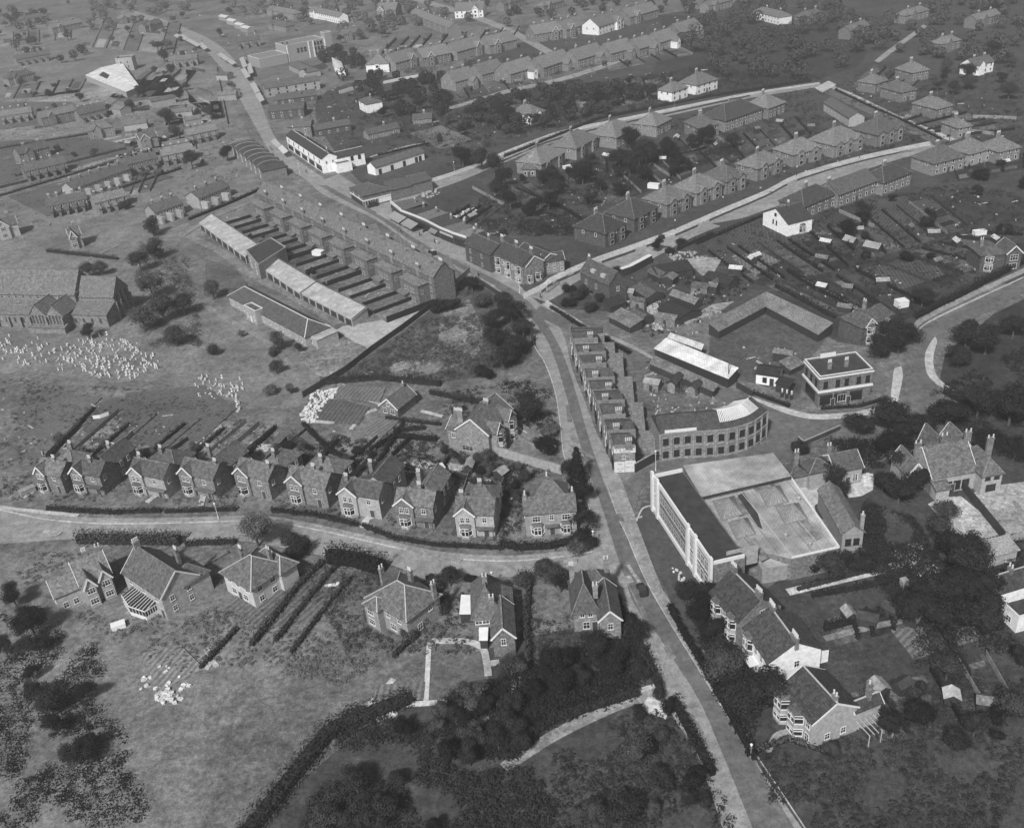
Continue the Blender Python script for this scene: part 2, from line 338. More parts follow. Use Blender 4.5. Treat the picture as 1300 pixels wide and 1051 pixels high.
path([(432, 487), (458, 504), (482, 513)], .9); path([(432, 487), (417, 508)], .9); path([(446, 545), (462, 527), (478, 520)], 1.1)
path([(396, 535), (425, 537)], 1.0); path([(535, 522), (562, 529)], 1.0)
path([(250, 612), (258, 590), (257, 640)], 1.0, PAVD)
path([(30, 632), (45, 622)], 1.4); path([(187, 638), (198, 630)], 1.3); path([(255, 642), (259, 628)], 1.4); path([(276, 634), (284, 624)], .9)
path([(462, 670), (466, 660), (478, 654)], 1.6); path([(545, 660), (556, 650), (570, 625)], 1.0, PAVD)
path([(240, 300), (280, 320), (320, 350), (370, 375), (430, 412)], 3.2, gm(.2, 'gravel_track', .2), 'lane')
path([(230, 300), (270, 277), (330, 252)], 3.4, gm(.2, 'gravel_track', .2), 'lane')
path([(205, 296), (240, 285)], 3.2, gm(.22, 'gravel_track', .2), 'lane')
path([(255, 385), (300, 412), (345, 440), (375, 470)], 1.8, gm(.2, 'gravel_track', .2), 'lane')
path([(100, 335), (150, 312)], 1.6, gm(.22, 'gravel_track', .2), 'lane')
path([(0, 645), (40, 649), (100, 655)], 1.0, PAV)
path([(590, 930), (640, 900)], .6, PAVD)
path([(975, 955), (985, 935), (1003, 928)], 1.0, PAVD)
path([(470, 200), (510, 188), (545, 181), (560, 182)], 1.0, PAV)
path([(818, 893), (850, 905)], 3.0, gm(.5, 'pale_gravel', .1, .2), 'gravel_patch')
path([(690, 555), (660, 545), (650, 535)], .8); 
# cultivated plots
def plot(pts, v, rot=0, name='garden_plot', stripes=True):
    return sheet(name, pts, M('tilled_soil', v, .3, 1.5, .95, 'crop', .2, rot) if stripes else gm(v, 'garden_bed'))
for pts, v, r in ((([(432, 490), (490, 493), (482, 512), (424, 503)]), .16, .4), (([(412, 507), (440, 510), (470, 518), (455, 540), (400, 533)]), .10, .3), (([(462, 545), (500, 522), (512, 530), (480, 562)]), .14, .7),
                  (([(355, 548), (375, 550), (380, 560), (345, 595), (330, 590)]), .12, .8), (([(480, 870), (540, 866), (538, 888), (472, 892)]), .16, .1), (([(1130, 800), (1170, 795), (1185, 830), (1160, 838)]), .15, .9),
                  (([(1205, 780), (1235, 775), (1245, 812), (1215, 820)]), .15, .2), (([(350, 700), (440, 735), (420, 780), (330, 800), (290, 770)]), .12, .6), (([(180, 830), (230, 820), (260, 850), (200, 880)]), .2, .4),
                  (([(880, 310), (940, 290), (1000, 310), (940, 345)]), .07, .5), (([(905, 285), (960, 275), (1030, 300), (1000, 312)]), .06, .2), (([(930, 330), (960, 318), (990, 332), (960, 350)]), .15, .2),
                  (([(160, 500), (260, 490), (300, 520), (240, 575), (150, 560)]), .11, .7), (([(20, 520), (90, 500), (130, 505), (60, 575)]), .12, .8), (([(110, 520), (150, 505), (165, 512), (110, 560)]), .10, .8),
                  (([(0, 180), (120, 175), (180, 190), (0, 235)]), .10, .3), (([(0, 130), (90, 130), (130, 150), (0, 165)]), .12, .4), (([(10, 250), (160, 215), (220, 225), (60, 275)]), .10, .2),
                  (([(640, 235), (670, 232), (710, 258), (690, 262)]), .09, .6), (([(1080, 260), (1150, 250), (1180, 280), (1120, 300)]), .07, .6), (([(1100, 340), (1180, 330), (1200, 350), (1140, 370)]), .07, .1),
                  (([(520, 170), (560, 160), (600, 178), (560, 190)]), .15, .5), (([(770, 118), (800, 112), (830, 125), (790, 135)]), .16, .5), (([(380, 610), (340, 580), (300, 600)]), .1, .3)):
    plot(pts, v, r)

# strips of back garden, allotment and orchard ground, with dividing hedges and small huts (planted further down)
STRIPS = []
def bil(q, u, v): a = lerp(q[0], q[1], u); b = lerp(q[3], q[2], u); return lerp(a, b, v)
def gardens(q, n, tones, seed, beds=2):
    """q: picture corners (near-left, near-right, far-right, far-left); n strips side by side"""
    rr = random.Random(seed); us = [0]
    for i in range(n): us.append(us[-1] + rr.uniform(.7, 1.3))
    us = [u / us[-1] for u in us]
    for i in range(n):
        a, b = us[i], us[i + 1]; sheet('garden_strip', [bil(q, a, 0), bil(q, b, 0), bil(q, b, 1), bil(q, a, 1)], gm(round(rr.choice(tones), 3), 'garden_ground', .3, .45), z=GZ)
        for k in range(beds):
            v0 = (k + rr.uniform(.05, .35)) / beds; v1 = min(v0 + rr.uniform(.15, .55) / beds, .98); m0 = a + (b - a) * rr.uniform(.1, .3); m1 = b - (b - a) * rr.uniform(.1, .4)
            t = round(rr.choice(tones) * rr.choice((.5, .6, 1.5, 2.0)), 3)
            sheet('garden_bed', [bil(q, m0, v0), bil(q, m1, v0), bil(q, m1, v1), bil(q, m0, v1)], M('tilled_soil', t, .35, 1.5, .95, 'crop', .2, round(rr.uniform(0, 3), 1)) if rr.random() < .5 else gm(t, 'garden_bed', .3, .45), z=GZ + .003)
        STRIPS.append((bil(q, b, 0.02), bil(q, b, .98), rr.random()))
LT_ = (.12, .15, .18, .22); DK_ = (.03, .04, .05, .07, .09)
for i, (q, n, tn, bd) in enumerate((([(0, 178), (250, 130), (215, 95), (0, 130)], 1, LT_, 3), ([(0, 235), (245, 168), (235, 148), (0, 190)], 1, LT_, 5), ([(0, 262), (235, 200), (240, 172), (0, 240)], 1, LT_, 6),
    ([(10, 588), (330, 592), (390, 545), (90, 515)], 6, LT_, 3), ([(395, 590), (470, 605), (520, 560), (440, 552)], 2, LT_, 2), ([(490, 612), (640, 640), (640, 600), (530, 570)], 3, LT_, 2),
    ([(875, 322), (1000, 305), (1060, 345), (935, 365)], 6, DK_, 3), ([(1010, 300), (1180, 250), (1230, 290), (1060, 345)], 8, DK_, 3), ([(1065, 350), (1230, 296), (1300, 300), (1150, 395)], 7, DK_, 2), ([(970, 362), (1060, 350), (1130, 395), (1060, 400)], 4, DK_, 2),
    ([(690, 240), (900, 188), (880, 172), (700, 212)], 9, DK_, 2), ([(770, 262), (1030, 172), (1010, 150), (740, 235)], 12, DK_, 2), ([(520, 296), (590, 300), (640, 262), (585, 262)], 4, DK_, 2),
    ([(580, 128), (880, 70), (860, 60), (570, 110)], 14, (.07, .1, .13), 2), ([(600, 165), (850, 125), (840, 95), (590, 135)], 9, (.05, .08, .12), 2), ([(460, 72), (690, 48), (700, 30), (480, 52)], 11, (.1, .13, .17), 1),
    ([(1130, 150), (1200, 175), (1290, 165), (1180, 128)], 5, (.05, .08, .1), 2), ([(1080, 110), (1140, 128), (1170, 100), (1110, 82)], 4, (.07, .1), 2), ([(1190, 235), (1300, 215), (1300, 195), (1180, 215)], 5, DK_, 2),
    ([(1050, 785), (1180, 755), (1190, 790), (1060, 820)], 5, DK_, 2), ([(1080, 880), (1250, 830), (1290, 900), (1120, 940)], 5, (.06, .09), 2),
    ([(130, 130), (225, 120), (250, 90), (190, 85)], 4, LT_, 2), ([(240, 130), (290, 160), (275, 85), (235, 80)], 1, LT_, 5), ([(100, 60), (220, 70), (230, 30), (120, 20)], 6, LT_, 2), ([(40, 262), (130, 245), (150, 228), (60, 240)], 4, LT_, 1), ([(150, 250), (190, 244), (205, 215), (160, 222)], 3, LT_, 1), ([(150, 205), (250, 190), (245, 168), (150, 182)], 5, LT_, 1), ([(0, 128), (100, 118), (110, 100), (10, 108)], 5, LT_, 1), ([(210, 160), (285, 150), (280, 128), (215, 135)], 4, LT_, 2), ([(0, 60), (90, 50), (90, 36), (0, 42)], 5, LT_, 1), ([(330, 22), (450, 30), (440, 8), (330, 0)], 6, LT_, 1))):
    gardens(q, n, tn, 100 + i, bd)
rr_ = random.Random(77)
for wv, n_, wd_ in ((0, 14, 1.2), (1, 7, 1.3), (2, 8, 1.1), (3, 4, 1.1)):
    if wv >= len(WAYS): continue
    poly = WAYS[wv]; L2 = len(poly) // 2
    for k in range(n_):
        i = rr_.randrange(1, L2 - 2); a, b = poly[i], poly[-i - 1]; t = rr_.uniform(.2, .8); c = G(*lerp(a, b, t)); d = (G(*poly[i + 1]) - G(*poly[i])).normalized(); nn = Vector((-d.y, d.x, 0)); l_, w_ = rr_.uniform(.6, 5), rr_.uniform(.35, wd_ * .6)
        sheet('road_patch', [PX(c + d * l_ + nn * w_), PX(c - d * l_ + nn * w_ * rr_.uniform(.7, 1)), PX(c - d * l_ - nn * w_), PX(c + d * l_ * rr_.uniform(.8, 1) - nn * w_)], gm(rr_.choice((.17, .2, .24, .3)), 'road_patch'))
# ------------------------------------------------------------------ building kit
_cache = {}
def win_meshes(wd, ht, cross, fr):
    k = ('w', round(wd, 1), round(ht, 1), cross, fr.name)
    if k not in _cache:
        a, b = round(wd, 1) / 2, round(ht, 1); m = MB(); t = .09
        m.box(-a, -a + t, -.07, .02, 0, b); m.box(a - t, a, -.07, .02, 0, b); m.box(-a + t, a - t, -.07, .02, b - t, b); m.box(-a - .06, a + .06, -.14, .02, -.1, 0)
        if cross:
            n = 1 if wd < 1.5 else 2
            for i in range(1, n + 1): u = -a + 2 * a * i / (n + 1); m.box(u - .035, u + .035, -.06, .02, 0, b - t)
            m.box(-a + t, a - t, -.05, .02, b * .55 - .035, b * .55 + .035)
        p = MB(); p.box(-a + t * .5, a - t * .5, -.025, .01, .02, b - .02)
        _cache[k] = (m.mesh('window', fr), p.mesh('pane', GLASS))
    return _cache[k]
def far_win(wd, ht, fr):
    k = ('fw', round(wd, 1), round(ht, 1), fr.name)
    if k not in _cache:
        a, b = round(wd, 1) / 2, round(ht, 1); m = MB(); t = .14
        m.box(-a, -a + t, -.07, .02, 0, b); m.box(a - t, a, -.07, .02, 0, b); m.box(-a + t, a - t, -.07, .02, b - t, b); m.box(-a - .06, a + .06, -.12, .02, -.1, 0)
        n0 = len(m.f); m.box(-a + t, a - t, -.03, .01, 0, b - t)
        me = m.mesh('window', fr); me.materials.append(GLASS)
        for q in me.polygons: q.material_index = 1 if q.index >= n0 else 0
        _cache[k] = me
    return _cache[k]
def window(par, x, y, z, rz, wd, ht, lod=0, cross=True, fr=None):
    fr = fr or WHITE
    if lod: return inst('window', far_win(wd, ht, fr), par, (x, y, z), rz)
    a, b = win_meshes(wd, ht, cross, fr)
    o = inst('window', a, par, (x, y, z), rz); inst('pane', b, o); return o
def bay(par, x, y, z0, wd, z1, rz=0, depth=.9, two=False, fr=None, roofm=None):
    """canted bay with white frames, dark panes and its own little roof"""
    fr = fr or WHITE; k = ('bay', round(wd, 1), round(z1 - z0, 1), depth, two, fr.name)
    if k not in _cache:
        a = wd / 2; h = z1 - z0; d = depth; c = a * .55
        pl = [(-a, 0), (-c, -d), (c, -d), (a, 0)]
        base = MB(); fm = MB(); pn = MB(); rf = MB()
        lev = [(0, .75, min(2.3, h - .25) if two else h - .2)]
        if two: lev.append((2.7, 3.4, h - .2))
        base.prism(pl + [(a, .05), (-a, .05)], 0, .75)
        if two: base.prism(pl + [(a, .05), (-a, .05)], 2.3, 3.4)
        base.prism([(p[0] * .6, p[1] * .6) for p in pl] + [(a * .6, .03), (-a * .6, .03)], .6, h - .1)
        base.prism([(p[0] * 1.04, p[1] * 1.04) for p in pl] + [(a * 1.04, .05), (-a * 1.04, .05)], h - .2, h)
        for _, s0, s1 in lev:
            pn.prism([(p[0] * .93, p[1] * .93 + .02) for p in pl] + [(a * .93, .04), (-a * .93, .04)], s0, s1)
            for i in range(3):
                p, q = Vector((*pl[i], 0)), Vector((*pl[i + 1], 0)); n = 2 if i == 1 else 1
                for j in range(n + 1):
                    u = p.lerp(q, j / n); fm.bar((u.x, u.y, s0), (u.x, u.y, s1), .15, .15)
                for zz, tt in ((s0, .12), (s1, .14), (s0 + (s1 - s0) * .66, .07)):
                    fm.bar((p.x, p.y, zz), (q.x, q.y, zz), .15, tt)
        top = [(-a * .5, .05), (a * .5, .05)]
        n = len(rf.v); e = [(-a * 1.1, .05, h), (-c * 1.1, -d * 1.12, h), (c * 1.1, -d * 1.12, h), (a * 1.1, .05, h), (-a * .55, .05, h + .6), (a * .55, .05, h + .6)]
        rf.v += e; rf.f += [(n, n + 1, n + 4), (n + 1, n + 2, n + 5, n + 4), (n + 2, n + 3, n + 5), (n + 3, n, n + 4, n + 5), (n + 3, n + 2, n + 1, n)]
        _cache[k] = (base.mesh('bay_window', PALE), fm.mesh('frame', fr), pn.mesh('pane', GLASS), rf.mesh('bay_roof', SLATE))
    ms = _cache[k]; o = inst('bay_window', ms[0], par, (x, y, z0), rz)
    inst('frame', ms[1], o); inst('pane', ms[2], o); inst('bay_roof', ms[3], o)
    return o
def chimney(par, x, y, z0, z1, wd=.9, dp=.6, pots=2, mat=None, rz=0):
    k = ('ch', wd, dp, round(z1 - z0, 1), (mat or BRICK).name)
    if k not in _cache:
        m = MB(); h = round(z1 - z0, 1); m.box(-wd / 2, wd / 2, -dp / 2, dp / 2, 0, h); m.box(-wd / 2 - .08, wd / 2 + .08, -dp / 2 - .08, dp / 2 + .08, h - .35, h - .12)
        _cache[k] = m.mesh('chimney', mat or BRICK)
    if 'pot' not in _cache:
        m = MB(); m.cyl(0, 0, 0, .62, .17, .13, 7); m.cyl(0, 0, .55, .68, .17, .17, 7); _cache['pot'] = m.mesh('chimney_pot', POT)
    o = inst('chimney', _cache[k], par, (x, y, z0), rz)
    for i in range(pots): inst('chimney_pot', _cache['pot'], o, ((i - (pots - 1) / 2) * (wd - .25) / max(pots - 1, 1), 0, round(z1 - z0, 1) - .02))
    return o
def door(par, x, y, z, rz, wd=1.0, ht=2.1, mat=None, lod=0):
    k = ('door', wd, ht, (mat or DOORM).name)
    if k not in _cache:
        m = MB(); m.box(-wd / 2, wd / 2, -.06, .02, 0, ht); f = MB(); f.box(-wd / 2 - .1, -wd / 2, -.1, .02, 0, ht + .1); f.box(wd / 2, wd / 2 + .1, -.1, .02, 0, ht + .1); f.box(-wd / 2, wd / 2, -.1, .02, ht, ht + .1)
        _cache[k] = (m.mesh('door', mat or DOORM), f.mesh('door_frame', CREAM))
    o = inst('door', _cache[k][0], par, (x, y, z), rz)
    if not lod: inst('door_frame', _cache[k][1], o)
    return o

class House:
    """walls and roofs are gathered mass by mass in the house's own frame: x along the front, y away from the viewer"""
    def __init__(s, name, A, B=None, h=5.6, rz=None, w=None, wall=None, roof=None, label=None, cat='house', group=None, lod=0, short=None):
        a = G(A[0], A[1], h)
        if B is not None:
            b = G(B[0], B[1], h); d = b - a; s.w = d.length; rz = math.atan2(d.y, d.x)
        else: s.w = w
        s.rz = rz; s.h = h; s.lod = lod; s.root = empty(name, (a.x, a.y, 0), rz)
        s.wall = wall or BRICK; s.roofm = roof or SLATE; s.W = MB(); s.Rf = MB(); s.Ts = []; s.Bs = []; s.newT(); s.name = name
        tag(s.root, label, cat, group); s.short = short; s.holes = []
        LAND.append(s)
    def newT(s):
        s.T = MB(); s.Ts.append(s.T)
    def local(s, px, py, z):       # picture point at height z in the house's frame
        g = G(px, py, z) - s.root.location; c, n = math.cos(-s.rz), math.sin(-s.rz)
        return (g.x * c - g.y * n, g.x * n + g.y * c)
    def mass(s, x0, x1, y0, y1, h, kind='hip', rise=2.4, o=.35, ridge=True, gb=True, z0=0, par=.5):
        s.newT(); W, Rf, T = s.W, s.Rf, s.T; t = .14; xm, ym = (x0 + x1) / 2, (y0 + y1) / 2
        W.box(x0, x1, y0, y1, z0 - (.3 if z0 == 0 else 0), h)
        e = h + .02
        if kind == 'flat':
            Rf.quad((x0 + .2, y0 + .2, h + .05), (x1 - .2, y0 + .2, h + .05), (x1 - .2, y1 - .2, h + .05), (x0 + .2, y1 - .2, h + .05))
            if par:
                W.box(x0, x1, y0, y0 + .22, h, h + par); W.box(x0, x1, y1 - .22, y1, h, h + par); W.box(x0, x0 + .22, y0 + .22, y1 - .22, h, h + par); W.box(x1 - .22, x1, y0 + .22, y1 - .22, h, h + par)
                T.box(x0 - .06, x1 + .06, y0 - .06, y0 + .28, h + par, h + par + .1); T.box(x0 - .06, x1 + .06, y1 - .28, y1 + .06, h + par, h + par + .1)
                T.box(x0 - .06, x0 + .28, y0 + .28, y1 - .28, h + par, h + par + .1); T.box(x1 - .28, x1 + .06, y0 + .28, y1 - .28, h + par, h + par + .1)
            return
        if kind in ('leany', 'leany-', 'leanx', 'leanx-'):
            n = len(W.v); r = rise
            zz = {'leany': (0, 0, r, r), 'leany-': (r, r, 0, 0), 'leanx': (0, r, r, 0), 'leanx-': (r, 0, 0, r)}[kind]
            W.v += [(x0, y0, h), (x1, y0, h), (x1, y1, h), (x0, y1, h)] + [(a, b, h + q) for (a, b), q in zip(((x0, y0), (x1, y0), (x1, y1), (x0, y1)), zz)]
            W.f += [tuple(n + i for i in q) for q in ((0, 1, 5, 4), (1, 2, 6, 5), (2, 3, 7, 6), (3, 0, 4, 7))]
            n = len(Rf.v); c = ((x0 - o, y0 - o), (x1 + o, y0 - o), (x1 + o, y1 + o), (x0 - o, y1 + o))
            Rf.v += [(a, b, e + q) for (a, b), q in zip(c, zz)] + [(a, b, e + q + t) for (a, b), q in zip(c, zz)]
            Rf.f += [tuple(n + i for i in q) for q in ((0, 3, 2, 1), (4, 5, 6, 7), (0, 1, 5, 4), (1, 2, 6, 5), (2, 3, 7, 6), (3, 0, 4, 7))]
            return
        if kind in ('gx', 'gy'):
            n = len(W.v)
            if kind == 'gx':
                sl = rise / ((y1 - y0) / 2); dz = sl * o
                W.v += [(x0, y0, h), (x0, ym, h + rise), (x0, y1, h), (x1, y0, h), (x1, ym, h + rise), (x1, y1, h)]
                sec = [(y0 - o, e - dz), (ym, e + rise), (y1 + o, e - dz)]; P = lambda x, q: (x, q[0], q[1]); e0, e1 = x0 - o * .7, x1 + o * .7
            else:
                sl = rise / ((x1 - x0) / 2); dz = sl * o
                W.v += [(x1, y0, h), (xm, y0, h + rise), (x0, y0, h), (x1, y1, h), (xm, y1, h + rise), (x0, y1, h)]
                sec = [(x1 + o, e - dz), (xm, e + rise), (x0 - o, e - dz)]; P = lambda y, q: (q[0], y, q[1]); e0, e1 = y0 - o * .7, y1 + o * .7
            W.f += [(n, n + 2, n + 1) if kind == 'gx' else (n, n + 1, n + 2), (n + 3, n + 4, n + 5) if kind == 'gx' else (n + 3, n + 5, n + 4)]
            for a, b in ((sec[0], sec[1]), (sec[1], sec[2])):
                k = len(Rf.v); a2, b2 = (a[0], a[1] + t), (b[0], b[1] + t)
                Rf.v += [P(e0, a), P(e1, a), P(e1, b), P(e0, b), P(e0, a2), P(e1, a2), P(e1, b2), P(e0, b2)]
                Rf.f += [tuple(k + i for i in q) for q in ((0, 3, 2, 1), (4, 5, 6, 7), (0, 1, 5, 4), (1, 2, 6, 5), (2, 3, 7, 6), (3, 0, 4, 7))]
            if ridge: T.bar(P(e0, (sec[1][0], sec[1][1] + t)), P(e1, (sec[1][0], sec[1][1] + t)), .26, .14)
            if gb and not s.lod:
                for ee, sg in ((e0, -1), (e1, 1)):
                    bb = MB(); s.Bs.append(bb)
                    for a in (sec[0], sec[2]): bb.bar(P(ee + sg * .04, (a[0], a[1] - .02)), P(ee + sg * .04, (sec[1][0], sec[1][1] - .02)), .1, .34)
            return
        if kind == 'hip':
            dz = o * rise / (min(x1 - x0, y1 - y0) / 2); X0, X1, Y0, Y1 = x0 - o, x1 + o, y0 - o, y1 + o; z = e - dz
            m = min(X1 - X0, Y1 - Y0) / 2; zr = e + rise
            if X1 - X0 > Y1 - Y0: r0, r1 = (X0 + m, ym, zr), (X1 - m, ym, zr); fs = ((0, 1, 5, 4), (1, 2, 5), (2, 3, 4, 5), (3, 0, 4)); hips = ((0, r0), (3, r0), (1, r1), (2, r1))
            else: r0, r1 = (xm, Y0 + m, zr), (xm, Y1 - m, zr); fs = ((0, 1, 4), (1, 2, 5, 4), (2, 3, 5), (3, 0, 4, 5)); hips = ((0, r0), (1, r0), (2, r1), (3, r1))
            k = len(Rf.v); c = [(X0, Y0, z), (X1, Y0, z), (X1, Y1, z), (X0, Y1, z)]
            if Vector(r0).xy == Vector(r1).xy: r1 = (r1[0] + .01, r1[1], r1[2])
            Rf.v += c + [r0, r1] + [(a, b, z - .16) for a, b, _ in c]
            Rf.f += [tuple(k + i for i in q) for q in fs] + [tuple(k + i for i in q) for q in ((0, 6, 7, 1), (1, 7, 8, 2), (2, 8, 9, 3), (3, 9, 6, 0), (9, 8, 7, 6))]
            if ridge:
                T.bar(Vector(r0) + Vector((0, 0, .04)), Vector(r1) + Vector((0, 0, .04)), .24, .12)
                for i, r in hips: T.bar(Vector(c[i]) + Vector((0, 0, .04)), Vector(r) + Vector((0, 0, .04)), .2, .1)
    def face(s, f, u, y=0.0):
        """(x, y, rot) on a face: f front, r right side, l left side, b back; y = the face's own coordinate"""
        if f == 'f': return u, y, 0
        if f == 'r': return y, u, math.pi / 2
        if f == 'l': return y, u, -math.pi / 2
        return u, y, math.pi
    def win(s, f, u, z, wd=1.1, ht=1.4, y=0.0, cross=True, fr=None):
        x, yy, r = s.face(f, u, y); return window(s.root, x, yy, z, r, wd, ht, s.lod, cross, fr)
    def wins(s, f, us, zs, wd=1.1, ht=1.4, y=0.0, **k):
        for z in zs:
            for u in us: s.win(f, u, z, wd, ht, y, **k)
    def bay(s, f, u, z0, wd, z1, y=0.0, **k):
        x, yy, r = s.face(f, u, y); return bay(s.root, x, yy, z0, wd, z1, r, **k)
    def door(s, f, u, y=0.0, z=0.0, **k):
        x, yy, r = s.face(f, u, y); return door(s.root, x, yy, z, r, lod=s.lod, **k)
    def chim(s, x, y, z0, z1, **k): return chimney(s.root, x, y, z0, z1, **k)
    def part(s, name, mat, fn):
        m = MB(); fn(m); return m.build(name, mat, s.root)
    def done(s, trim=None, board=None):
        s.W.build('wall', s.wall, s.root); s.Rf.build('roof', s.roofm, s.root)
        for T in s.Ts: T.build('ridge_tiles', trim or LTILE, s.root)
        for b in s.Bs: b.build('bargeboard', board or WHITE, s.root)
        return s
LAND = []

# shed / outbuilding from one pixel edge
def shed(name, A, B, dp, h, kind='gx', rise=1.2, wall=None, roof=None, label=None, cat='shed', group=None, doors=0, short=None, ridge=False, board=None):
    s = House(name, A, B, h, wall=wall or WOODF, roof=roof or OLDSHEET, label=label, cat=cat, group=group, lod=1, short=short)
    s.mass(0, s.w, 0, dp, h, kind, rise, o=.25, ridge=ridge)
    for i in range(doors): s.part('door', DARKP, lambda m, i=i: m.box(s.w * (i + .15) / doors, s.w * (i + .85) / doors, -.04, .03, 0, h * .85))
    return s.done()
def quadb(name, pts, zs, wall, roof, label, cat, par=0, z0=0, short=None, group=None, lod=1, trim=None):
    """building with a flat or sloping roof, corners given as picture points at their heights"""
    g = [G(p[0], p[1], z) for p, z in zip(pts, zs)]
    d = g[1] - g[0]; s = House.__new__(House); s.rz = math.atan2(d.y, d.x); s.h = zs[0]; s.w = d.length; s.lod = lod; s.short = short
    s.root = empty(name, (g[0].x, g[0].y, 0), s.rz); tag(s.root, label, cat, group); s.wall = wall; s.roofm = roof; s.name = name; LAND.append(s)
    s.W = MB(); s.Rf = MB(); s.Ts = []; s.Bs = []; s.newT()
    c, n = math.cos(-s.rz), math.sin(-s.rz)
    L_ = [((q.x - g[0].x) * c - (q.y - g[0].y) * n, (q.x - g[0].x) * n + (q.y - g[0].y) * c) for q in g]; s.c = L_
    s.W.prism(L_, -.3, [z - .02 for z in zs])
    m = Vector((sum(a for a, _ in L_) / len(L_), sum(b for _, b in L_) / len(L_)))
    o = [tuple(m + (Vector(q) - m) * (1.0 - .25 / max((Vector(q) - m).length, 1) if par else 1 + .25 / max((Vector(q) - m).length, 1))) for q in L_]
    s.Rf.prism(o, [z for z in zs], [z + .12 for z in zs])
    if par:
        for i in range(len(L_)):
            a, b = L_[i], L_[(i + 1) % len(L_)]; s.T.bar((*a, zs[i] + par / 2), (*b, zs[(i + 1) % len(L_)] + par / 2), .3, par)
    return s
# ------------------------------------------------------------------ gabled villas along the side road
VR = random.Random(21)
def villa(A, B, gw, label, short, h=5.7, wall=None, side=None, porch=True, chims=None, rear=None, doory=.78, mirror=False):
    rear = VR.uniform(4.5, 8.5); chims = ((VR.choice((.12, .9, .55)), VR.uniform(2.6, 4)), (VR.uniform(.3, .8), VR.uniform(7, 10))); porch = VR.random() < .6
    s = House('gabled_villa', A, B, h, wall=wall or BRICK, label=label, cat='house', group='gabled villas along the side road', short=short, roof=VR.choice((SLATE, M('brown_tile_roof', .13, .3, 1.3, .8, 'tile', 0, .15), M('blue_slate_roof', .08, .3, 1.3, .7, 'tile', 0, .15))))
    w = s.w; g = gw
    s.mass(0.01, w, .5, 6.2, h, 'gx', 2.1, gb=False)
    s.mass(0, g, 0, 4.0, h, 'gy', 1.9, o=.3)
    s.mass(.6 if rear < 7 else w * .35, w - .35, 5.2, 6 + rear, h - .3, 'hip' if rear < 7.5 else 'gy', 2.3, gb=False)
    if rear > 6: s.mass(.4, 3.2, 6.0, 6 + rear * .6, 2.8, 'leany-', .8)
    s.wins('f', (g * .36, g * .66), (3.7,), .9, 1.4)
    s.bay('f', g * .5, 0, min(2.7, g * .75), 2.9, depth=.9)
    s.win('f', (g + w) / 2, 3.6, 1.0, 1.3, y=.5)
    s.door('f', w * doory, y=.5)
    if porch: s.part('porch', SLATE, lambda m: (m.box(g + .15, w, -.7, .48, 2.35, 2.5), m.box(w - .25, w - .1, -.65, -.5, 0, 2.35)))
    s.wins('r', (2.0, 8.0, 10.5), (3.6,), .9, 1.3, y=w if False else w - .0)
    s.win('r', 8.2, .9, 1.0, 1.3, y=w - .34)
    for cx_, cy_ in chims: s.chim(w * cx_, cy_, h - .2, h + 3.1, pots=3, rz=0)
    return s.done()
FP = 'footpath of the side road'
villa((43, 600), (74, 606), 3.0, 'leftmost gabled villa of the side road row, at the photo edge', 'the leftmost gabled villa', h=5.2)
villa((87.6, 600), (124, 606), 3.6, 'small gabled villa second from the left in the side road row', 'the second gabled villa', h=5.4)
villa((161.6, 600), (205, 609), 4.1, 'gabled villa third from the left, with a bright rendered right end wall', 'the villa with a bright end wall', wall=PALE)
villa((225.4, 600), (268, 610), 4.0, 'darker brick gabled villa between the white-ended villa and the villa by the round street tree', 'the dark gabled villa')
villa((296, 600), (338, 611), 4.1, 'gabled villa directly behind the round pale street tree', 'the villa behind the street tree')
villa((362, 611), (411, 621), 4.3, 'gabled villa partly hidden by front garden shrubs right of the round street tree', 'the shrub-screened villa')
villa((428.5, 626), (479, 634), 4.4, 'gabled villa with white timber porch, fourth from the main road', 'the villa with a white porch', wall=PALE)
villa((500, 640.5), (548, 645), 4.2, 'gabled villa with an arched porch and long side path, third from the main road', 'the villa with a long side path')
villa((577, 653.5), (625.5, 655), 4.1, 'pale gabled villa with arched doorway next to the double-fronted house', 'the pale villa beside the double-fronted house', wall=PALE)
# double fronted house
s = House('double_fronted_house', (666, 652.6), (731, 647), 5.8, wall=PALE, label='double-fronted house with two bay windows under a long slate roof at the road corner', cat='house', short='the double-fronted corner house')
w = s.w
s.mass(0, w, 0, 5.2, 5.8, 'gx', 2.2, gb=False); s.mass(1.8, w - 1.2, 4.6, 10.5, 5.6, 'hip', 3.0)
s.wins('f', (w * .22, w * .8), (3.6,), 1.7, 1.4); s.win('f', w * .52, 3.8, .9, 1.3)
s.bay('f', w * .23, 0, 2.7, 2.9); s.bay('f', w * .8, 0, 2.5, 2.9); s.door('f', w * .52); s.wins('l', (2.2,), (3.6,), .9, 1.3)
s.part('porch', SLATE, lambda m: m.box(w * .38, w * .66, -1.1, .02, 2.5, 2.65))
for cx_, cy_ in ((.35, 2.6), (w - .4, 2.6), (w * .5, 8)): s.chim(cx_, cy_, 5.4, 9.0 if cy_ < 5 else 9.6, pots=3, rz=math.pi / 2)
s.done()
